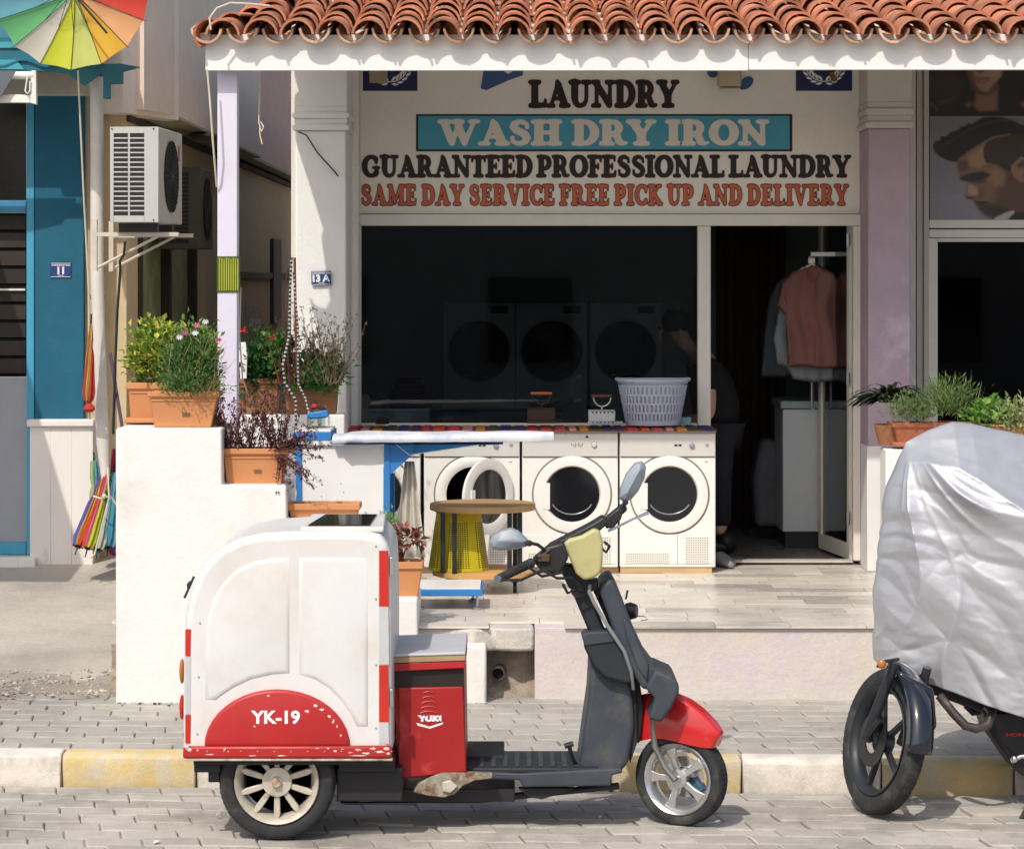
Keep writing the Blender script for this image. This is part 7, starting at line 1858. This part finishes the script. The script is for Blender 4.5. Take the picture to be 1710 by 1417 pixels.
# silver cover
def interp(tab, x):
    if x <= tab[0][0]: return tab[0][1]
    for (a, b), (c_, d) in zip(tab[:-1], tab[1:]):
        if x <= c_: return b + (d - b) * (x - a) / (c_ - a)
    return tab[-1][1]
top_t = [(1460, 775), (1490, 756), (1512, 738), (1550, 718), (1590, 704), (1620, 706), (1660, 716), (1710, 726), (1780, 735), (1900, 742), (2200, 770), (2350, 830)]
hem_t = [(1460, 1085), (1478, 1108), (1500, 1119), (1560, 1137), (1620, 1158), (1710, 1186), (1800, 1205), (2000, 1220), (2350, 1200)]
xl_t = [(0, 1472), (.15, 1464), (.35, 1461), (.6, 1469), (.85, 1484), (.95, 1500), (1, 1514)]
CD = 12.42
nt, na = 190, 760
vs = []; fs = []
for j in range(nt + 1):
    t = j / nt
    xL = interp(xl_t, t); xR = 2350 - 60 * t
    for i in range(na):
        a = 2 * PI * i / na
        ca, sa_ = math.cos(a), math.sin(a)
        e = .62
        u = (abs(ca) ** e) * (1 if ca > 0 else -1); v = (abs(sa_) ** e) * (1 if sa_ > 0 else -1)
        px = (xL + xR) / 2 - u * (xR - xL) / 2
        # nose of the bike is narrower
        nar = .28 + .72 * min(1, max(0, px - xL) / 260) ** .6
        tr = interp([(1460, .95), (1500, .93), (1560, .86), (1640, .78), (1710, .71), (1800, .68), (2350, .66)], px)
        w = .37 * (.90 + .10 * t / tr) if t < tr else .37 * max(0, (1 - t) / (1 - tr)) ** .85 + .008
        y = CD - v * w * nar
        py = interp(hem_t, px) * (1 - t) + interp(top_t, px) * t
        x, z = PX(px, CD), PZ(py, CD)
        # folds radiating from the handlebar end and from the crown
        X1, Z1_ = px - 1512, py - 740
        ph = math.atan2(Z1_, X1); r1 = math.hypot(X1, Z1_)
        env = min(1, r1 / 110) * (1 if t < tr - .08 else max(.12, 1 - (t - tr + .08) * 7))
        wob = mnoise.noise((px * .004, py * .004, 2)) * .55
        f = 0
        def crest(x_, p_=2.2): return (1 - abs(math.sin(x_))) ** p_
        if sa_ > -.02 or px < 1560:
            wx, wy = px + 30 * mnoise.noise((px * .008, py * .008, 31)), py + 30 * mnoise.noise((px * .008, py * .008, 47))
            f += .055 * crest(ph * 3.6 + wob * 2.4 + .9, 1.6) * env * (.55 + .9 * mnoise.noise((ph * 2, r1 * .003, 4)))
            f += .020 * crest(ph * 8.5 + wob * 5 + 2.0, 2.2) * env * max(0, .6 + mnoise.noise((ph * 4, r1 * .004, 7)))
            d1 = mnoise.voronoi(((wx * .8 + wy * .6) * .0052, (wy * .8 - wx * .6) * .0125, .3))[0]
            f += .036 * (d1[1] - d1[0]) * env
            d2 = mnoise.voronoi(((wx * .9 + wy * .4) * .013, (wy * .9 - wx * .4) * .026, 4.3))[0]
            f += .0085 * (d2[1] - d2[0]) * env * max(0, .55 + 1.5 * mnoise.noise((px * .005, py * .005, 12)))
            d3 = mnoise.voronoi(((wx + wy * .3) * .03, (wy - wx * .3) * .045, 8.3))[0]
            f += .0028 * (d3[1] - d3[0]) * env
        if t < .16: f += .018 * math.sin(px * .035) * (1 - t / .16)
        nd = Vector((-u * .5, -v, 0)); nd = nd.normalized() if nd.length > 0 else nd
        vs.append((x + nd.x * f, y + nd.y * f, z + .004 * mnoise.noise((px * .02, 1, 1))))
for j in range(nt):
    for i in range(na): fs.append((j * na + i, j * na + (i + 1) % na, (j + 1) * na + (i + 1) % na, (j + 1) * na + i))
for i in range(na // 2): 
    fs.append((nt * na + i, nt * na + (i + 1), nt * na + (na - i - 1) % na, nt * na + (na - i) % na)) if i > 0 else None
cv = MB(); cv.add(vs, fs)
M_cover = mat('silver_cover_cloth', (.47, .48, .51), .40, metal=.5, var=.03, bump=.0005, bs=60)
o = cv.build('motorcycle_cover', M_cover, smooth=180)
tag(o, 'crumpled silver rain cover draped over the black motorcycle', 'cover')
s = o.modifiers.new('s', 'SOLIDIFY'); s.thickness = .003

# ================================================================= UMBRELLAS
M_rib = M_dark
def cloth(nm, c): return mat('umbrella_' + nm, c, .7, transl=.4, var=.05)
ucol = [('pink', (.6, .1, .3)), ('purple', (.3, .12, .45)), ('indigo', (.1, .12, .5)), ('sea', (.06, .30, .42)), ('sky', (.16, .42, .50)), ('green', (.14, .45, .18)), ('cream', (.58, .55, .46)), ('lime', (.58, .62, .04)),
        ('pale_lime', (.56, .60, .16)), ('amber', (.72, .42, .04)), ('peach', (.74, .38, .18)), ('red', (.62, .06, .04)), ('crimson', (.6, .04, .08)), ('magenta', (.5, .05, .3)), ('violet', (.35, .1, .5)), ('rose', (.7, .2, .3))]
um = thing('rainbow_umbrella', 'open rainbow umbrella hung upside under the teal awning, seen from inside', 'umbrella', P(125, -12, 17.0))
UD = 16.8; uc = P(125, -12, UD + .18)
npan = 16; RR = .487
def upt(a, s):      # a: panel angle, s: 0 centre .. 1 rim
    y = -.19 * s ** 1.7
    return uc + Vector((math.cos(a) * RR * s, y - .0, math.sin(a) * RR * s)) + Vector((0, -.04 * math.sin(a) * s, 0))
order = {180: 'sky', 202.5: 'green', 225: 'cream', 247.5: 'lime', 270: 'pale_lime', 292.5: 'amber', 315: 'peach', 337.5: 'red', 0: 'crimson', 22.5: 'rose', 45: 'pink', 67.5: 'magenta', 90: 'violet', 112.5: 'purple', 135: 'indigo', 157.5: 'sea'}
cd = dict(ucol)
for a0, nm in order.items():
    q = MB(); vs = []; fs = []
    for i in range(9):
        s_ = i / 8
        for j in range(5):
            a = R(a0 + 22.5 * j / 4); sc_ = s_ * (1 - .035 * math.sin(PI * j / 4) * s_)
            vs.append(upt(a, sc_) + Vector((0, .02 * math.sin(PI * j / 4) * s_, 0)))
    for i in range(8):
        for j in range(4): fs.append((i * 5 + j, i * 5 + j + 1, (i + 1) * 5 + j + 1, (i + 1) * 5 + j))
    q.add(vs, fs); q.build('panel', cloth(nm, cd[nm]), um, smooth=60, recalc=False)
    q = MB(); q.tube([upt(R(a0), s_) + Vector((0, -.006, 0)) for s_ in (.03, .25, .5, .75, 1.0, 1.03)], .0022, 5)
    q.tube([uc + Vector((0, -.18, 0)), upt(R(a0), .5) + Vector((0, -.008, 0))], .002, 5); q.build('rib', M_rib, um)
q = MB(); q.tube([uc + Vector((0, .03, 0)), uc + Vector((0, -.2, 0)), P(178, 55, UD - .35)], .007, 8); q.build('shaft', M_rib, um)
def closed(label, top, bot, r0, r1, names, ferr=True, group='folded rainbow umbrellas bundled against the shop corner'):
    t = thing('folded_umbrella', label, 'umbrella', top, group=group)
    top, bot = Vector(top), Vector(bot); ax = (bot - top); L = ax.length; ax.normalize()
    a = ax.cross(Vector((0, 1, 0))).normalized(); b = ax.cross(a)
    n = 16; m_ = 10
    for k in range(len(names)):
        q = MB(); vs = []; fs = []
        i0 = int(n * k / len(names)) * 3; i1 = int(n * (k + 1) / len(names)) * 3
        for j in range(m_ + 1):
            u = j / m_; rr = r0 + (r1 - r0) * u ** .8; rr *= (1 if u < .93 else .72)
            pinch = 1 - .35 * math.exp(-((u - .3) / .06) ** 2)
            for i in range(i0, i1 + 1):
                th_ = 2 * PI * i / (n * 3) + u * .8
                pl_ = 1 + .28 * math.sin(th_ * 8 + math.sin(u * 5)) 
                vs.append(top + ax * L * u + (a * math.cos(th_) + b * math.sin(th_)) * rr * pinch * pl_)
        w_ = i1 - i0 + 1
        for j in range(m_):
            for i in range(w_ - 1): fs.append((j * w_ + i, j * w_ + i + 1, (j + 1) * w_ + i + 1, (j + 1) * w_ + i))
        q.add(vs, fs); q.build('panel', cloth(names[k], cd[names[k]]), t, smooth=60, recalc=False)
    if ferr:
        q = MB(); q.tube([bot - ax * .03, bot + ax * .06], [.008, .004], 8); q.lathe([(0, 0), (r1 * .6, .0)], bot, ax, 12); q.build('ferrule', M_dark, t)
    q = MB(); q.tube([top + ax * .03, top - ax * .06], [.006, .006], 8); q.build('shaft', M_dark, t)
    return t
closed('furthest left folded umbrella of the bundle, red with orange and dark stripes', P(172, 792, 17.5), P(130, 912, 17.25), .014, .042, ['red', 'amber', 'indigo', 'crimson', 'peach', 'purple', 'red', 'peach'])
closed('folded umbrella with yellow end, second from the left in the bundle', P(179, 790, 17.45), P(146, 915, 17.22), .016, .040, ['lime', 'rose', 'red', 'pale_lime', 'pale_lime', 'red', 'peach', 'lime'])
closed('folded umbrella with pale blue and cream stripes in the middle of the bundle', P(184, 800, 17.5), P(163, 918, 17.25), .016, .042, ['cream', 'sky', 'sea', 'cream', 'sky', 'indigo', 'sky', 'cream'])
closed('bright blue folded umbrella beside the white wall', P(190, 790, 17.52), P(180, 914, 17.3), .02, .05, ['sea', 'sky', 'sky', 'indigo', 'sea', 'sky', 'violet', 'sky'])
closed('purple and red folded umbrella mostly hidden behind the white stepped wall', P(196, 750, 17.6), P(196, 925, 17.4), .03, .06, ['red', 'violet', 'crimson', 'rose', 'violet', 'purple', 'red', 'violet'])
closed('teal folded umbrella standing behind the others in the bundle', P(157, 770, 17.75), P(162, 900, 17.6), .02, .04, ['sea', 'sky', 'pale_lime', 'sea', 'indigo', 'sky', 'sea', 'sea'])
closed('red and yellow folded umbrella hanging alone on the downpipe', P(152, 540, 17.3), P(148, 668, 17.3), .006, .036, ['red', 'pale_lime', 'red', 'lime', 'crimson', 'pale_lime', 'rose', 'red'], ferr=False)
q = MB(); q.lathe([(.03, 0), (.02, .02), (.012, .035), (.03, .05), (.04, .07), (.02, .09), (0, .09)], P(149, 664, 17.3), (0, 0, -1), 14); tag(q.build('umbrella_knot', cloth('red', cd['red'])), 'red knotted end of the umbrella hanging on the downpipe', 'cloth')
q = MB(); q.tube([P(156, 828, 17.2), P(168, 832, 17.15), P(184, 828, 17.18), P(194, 842, 17.2)], .006, 6); q.tube([P(180, 780, 17.2), P(182, 830, 17.15), P(172, 870, 17.15), P(158, 925, 17.15), P(150, 932, 17.15)], .005, 6); q.ball(P(174, 828, 17.13), .016, 8)
tag(q.build('white_string', mat('string', (.66, .58, .46), .8)), 'white string tied round the bundle of folded umbrellas', 'string')

# ================================================================= CORDS AND ROPES
M_cord = mat('cream_cord', (.60, .54, .42), .8)
def cord(name, label, pts, r, m=M_cord, cat='cord'):
    q = MB(); q.tube(pts, r, 6); tag(q.build(name, m), label, cat)
cord('cord', 'pale cord hanging from the rainbow umbrella beside the teal wall', [P(130, 118, 17.0), P(134, 200, 17.1), P(140, 330, 17.2), P(148, 480, 17.3), P(150, 700, 17.35)], .006)
cord('cord', 'straw coloured cord looping from the left end of the fascia to the lilac post', [P(346, 116, 15.36), P(350, 160, 15.37), P(355, 230, 15.38), P(360, 290, 15.44), P(362, 312, 15.48)], .006)
cord('string', 'loose straw string dangling in the alley opening left of the white column', [P(436, 116, 15.6), P(433, 170, 15.6), P(432, 205, 15.6), P(437, 220, 15.6), P(440, 212, 15.6), P(434, 200, 15.62), P(434, 225, 15.6), P(438, 241, 15.6)], .004)
cord('cable', 'black cable hanging down from the pale air conditioner', [P(209, 403, 17.0), P(207, 425, 17.0), P(200, 436, 17.0), P(201, 450, 17.0), P(196, 520, 17.0), P(192, 620, 17.0), P(189, 725, 17.0)], .009, M_dark, 'cable')
cord('broom_stick', 'dark purple stick leaning behind the stepped wall near the downpipe', [P(184, 590, 17.3), P(206, 725, 16.8)], .011, mat('purple_stick', (.08, .05, .09), .6), 'stick')
cord('cord', 'white cord trailing over the long shaded planter', [P(402, 480, 15.7), P(400, 560, 15.7), P(405, 632, 15.75), P(415, 660, 15.9), P(420, 688, 16.0)], .005)
cord('cord', 'short cream cord hanging on the verge of the tiled roof', [P(352, 50, 15.2), P(350, 30, 15.2), P(362, 14, 15.2), P(385, 5, 15.22), P(420, 7, 15.24), P(450, 10, 15.26)], .006)
# black and white braided rope, two strands
rp = MB()
def braid(pts, r=.0075):
    P_ = [Vector(p) for p in pts]; seg = []
    for a, b in zip(P_[:-1], P_[1:]):
        n = max(2, int((b - a).length / .012)); seg += [a.lerp(b, i / n) for i in range(n)]
    seg.append(P_[-1])
    for i in range(len(seg) - 1):
        o = Vector((.004 * math.sin(i * 1.3), 0, 0))
        rp.tube([seg[i] + o, seg[i + 1] - o], [r, r], 6, mi=i % 2)
braid([P(487, 430, 16.0), P(484, 500, 16.0), P(483, 560, 15.98), P(472, 610, 15.9), P(476, 640, 15.9), P(486, 655, 15.9), P(494, 668, 15.9), P(494, 780, 15.9)])
braid([P(490, 455, 16.02), P(497, 540, 16.0), P(498, 640, 15.95), P(510, 665, 15.9), P(516, 690, 15.85)], .0055)
tag(rp.build('braided_rope', [M_dark, mat('rope_white', (.42, .42, .39), .8)], weld=False), 'black and white braided rope hanging past the shaded planters', 'rope')
cord('cane', 'thin reddish plant cane rising beside the braided rope', [P(492, 430, 16.1), P(494, 560, 16.1), P(500, 660, 16.1)], .009, mat('red_cane', (.16, .05, .04), .7), 'cane')
cord('cane', 'dark red cane bending left of the braided rope in the planters', [P(481, 450, 16.15), P(472, 500, 16.15), P(476, 535, 16.15), P(485, 660, 16.15)], .006, mat('red_cane', (.16, .05, .04), .7), 'cane')
cord('hose_ring', 'cream coiled hose end beside the blue table leg', [P(478, 800, 15.5), P(488, 806, 15.5), P(493, 822, 15.5), P(490, 838, 15.5), P(482, 845, 15.5)], .012, M_cord, 'hose')
# litter on the road
for i, (px, py, w) in enumerate(((255, 1412, 9), (1000, 1370, 6), (1563, 1254, 7), (360, 1366, 4))):
    D = F * HC / (py - 465) if i != 2 else F * (HC - .15) / (py - 465)
    q = MB(); c = P(px, py, D); c.z = .012 if i != 2 else .162; ww = w * D / F
    q.add([c + Vector((0, 0, 0)), c + Vector((ww, .02, .004)), c + Vector((ww * 1.1, .05, .001)), c + Vector((ww * .1, .04, .006))], [(0, 1, 2, 3)])
    tag(q.build('paper_scrap', M_whiteprint, smooth=0, recalc=False), ('white paper scrap on the road at the bottom left', 'tiny white scrap on the road below the scooter floorboard', 'white scrap on the shaded pavement behind the motorcycle wheel', 'small pale scrap on the road left of the rear scooter wheel')[i], 'litter')

# ================================================================= MAN IN THE SHOP
pe = thing('person', 'dark haired man in black shirt bending over his work behind the shop window', 'person', P(1215, 690, 18.9))
HDp = 18.45
def skinmesh(name, joints, edges, m, parent, sub=2, root=0):
    me = bpy.data.meshes.new(name)
    o_ = ORG[parent.name]
    me.from_pydata([Vector(j[0]) - o_ for j in joints], edges, [])
    o = bpy.data.objects.new(name, me); col.objects.link(o); o.parent = parent; ORG[o.name] = o_
    sm = o.modifiers.new('skin', 'SKIN'); sm.use_smooth_shade = True; sm.branch_smoothing = .4
    for i, j in enumerate(joints):
        sv = me.skin_vertices[0].data[i]; r_ = j[1]; sv.radius = r_ if isinstance(r_, tuple) else (r_, r_); sv.use_root = (i == root)
    ss = o.modifiers.new('sub', 'SUBSURF'); ss.levels = sub; ss.render_levels = sub
    me.materials.append(m)
    return o
M_skin = mat('skin', (.62, .36, .24), .6, var=.08)
def h(px, py, dy=0): return P(px - 8 - max(0, px - 1170) * .25, py, HDp) + Vector((0, dy, 0))
J = [(h(1222, 700), .10), (h(1212, 660), .11), (h(1197, 628), .15), (h(1180, 600), .12), (h(1164, 585), .062), (h(1150, 572), .058), (h(1136, 552), .092), (h(1128, 538), .088), (h(1118, 562), .066),
     (h(1188, 610, -.19), .055), (h(1196, 655, -.24), .045), (h(1196, 690, -.25), .04), (h(1168, 697, -.22), .034), (h(1142, 694, -.2), .026),
     (h(1180, 606, .19), .055), (h(1178, 655, .24), .045), (h(1165, 690, .22), .036), (h(1138, 690, .15), .026),
     (h(1226, 730, -.1), .07), (h(1222, 800, -.11), .065), (h(1226, 880, -.1), .045), (h(1212, 888, -.12), .035),
     (h(1226, 730, .1), .07), (h(1226, 800, .11), .065), (h(1230, 880, .1), .045), (h(1216, 888, .12), .035)]
E_ = [(0, 1), (1, 2), (2, 3), (3, 4), (4, 5), (5, 6), (6, 7), (6, 8), (3, 9), (9, 10), (10, 11), (11, 12), (12, 13), (3, 14), (14, 15), (15, 16), (16, 17), (0, 18), (18, 19), (19, 20), (20, 21), (0, 22), (22, 23), (23, 24), (24, 25)]
bd_ = skinmesh('body', J, E_, M_skin, pe)
skinmesh('shirt', [(J[i][0] + (Vector((0, 0, -.12)) if i == 0 else Vector((0, 0, 0))), (.175, .17, .17, .135)[i] * 1.04) for i in range(4)] + [(J[9][0], .072), (J[10][0], .062), (J[14][0], .072), (J[15][0], .062), (h(1170, 590), .07)], [(0, 1), (1, 2), (2, 3), (3, 4), (4, 5), (3, 6), (6, 7), (3, 8)], mat('black_shirt', (.012, .013, .016), .9), pe)
skinmesh('trousers', [(h(1223, 700), .14), (J[18][0], .098), (J[19][0], .08), (J[20][0], .065), (J[22][0], .098), (J[23][0], .08), (J[24][0], .065)], [(0, 1), (1, 2), (2, 3), (0, 4), (4, 5), (5, 6)], mat('dark_trousers', (.02, .022, .03), .9), pe)
q = MB(); q.ball(h(1136, 537), (.098, .088, .085), 16)
for i in range(200):
    d = rnd().normalized()
    if d.z < -.15 or d.x < -.75: continue
    c = h(1136, 537) + Vector((d.x * .094, d.y * .085, d.z * .082)); add_leaf(q, c, d + rnd(.6), .03, .012)
q.build('hair', mat('dark_hair', (.012, .009, .008), .6), pe, smooth=60, weld=False, recalc=False)
for k_ in (20, 24):
    c = J[k_][0]
    q = MB(); q.ball((c.x - .05, c.y, TZ + .05), (.15, .055, .05), 14); q.ball((c.x + .03, c.y, TZ + .08), (.065, .052, .07), 12); q.build('shoe', mat('black_shoe', (.015, .015, .015), .5), pe, smooth=60, weld=False)
fc = h(1116, 556)
q = MB(); q.add([h(1112, 552, -.012), h(1112, 552, .012), h(1108, 563, -.016), h(1108, 563, .016), h(1104, 562, 0), h(1114, 566, 0), h(1110, 552, 0)], [(6, 0, 2, 4), (6, 4, 3, 1), (2, 5, 4), (5, 3, 4), (0, 5, 2), (1, 3, 5), (6, 1, 5, 0)]); q.build('nose', M_skin, bd_, smooth=60)
q = MB(); q.ball(h(1143, 556, -.088), (.018, .012, .03), 10); q.ball(h(1143, 556, .088), (.018, .012, .03), 10); q.build('ear', M_skin, bd_)
q = MB(); q.ball(h(1112, 553, -.034), (.01, .012, .007), 8); q.ball(h(1112, 553, .034), (.01, .012, .007), 8); q.build('eye', M_whiteprint, bd_)
q = MB(); q.ball(h(1109, 572, 0), (.008, .024, .005), 8); q.build('mouth', mat('lip', (.32, .12, .1), .6), bd_)
q = MB(); q.tube([h(1110, 548, -.055), h(1107, 547, -.035), h(1108, 548, -.018)], .006, 6); q.tube([h(1110, 548, .055), h(1107, 547, .035), h(1108, 548, .018)], .006, 6); q.build('eyebrow', M_black, bd_)
for (w0, sgn) in ((J[13][0], 1), (J[17][0], -1)):
    js = [(w0, .026), (w0 + Vector((-.05, 0, -.012)), (.040, .018))]; es = [(0, 1)]
    for k, (oy, l) in enumerate(((-.03, .062), (-.011, .074), (.010, .07), (.029, .054))):
        b0 = w0 + Vector((-.072, oy, -.016)); js += [(b0, .0095), (b0 + Vector((-l * .5, 0, -.006)), .0085), (b0 + Vector((-l * .85, 0, -l * .35)), .007)]
        i0 = 2 + k * 3; es += [(1, i0), (i0, i0 + 1), (i0 + 1, i0 + 2)]
    i0 = len(js); tb_ = w0 + Vector((-.03, -.036 * sgn, -.016)); js += [(tb_, .011), (tb_ + Vector((-.03, -.016 * sgn, -.012)), .0095), (tb_ + Vector((-.055, -.012 * sgn, -.022)), .008)]; es += [(1, i0), (i0, i0 + 1), (i0 + 1, i0 + 2)]
    skinmesh('hand', js, es, M_skin, pe, 1)
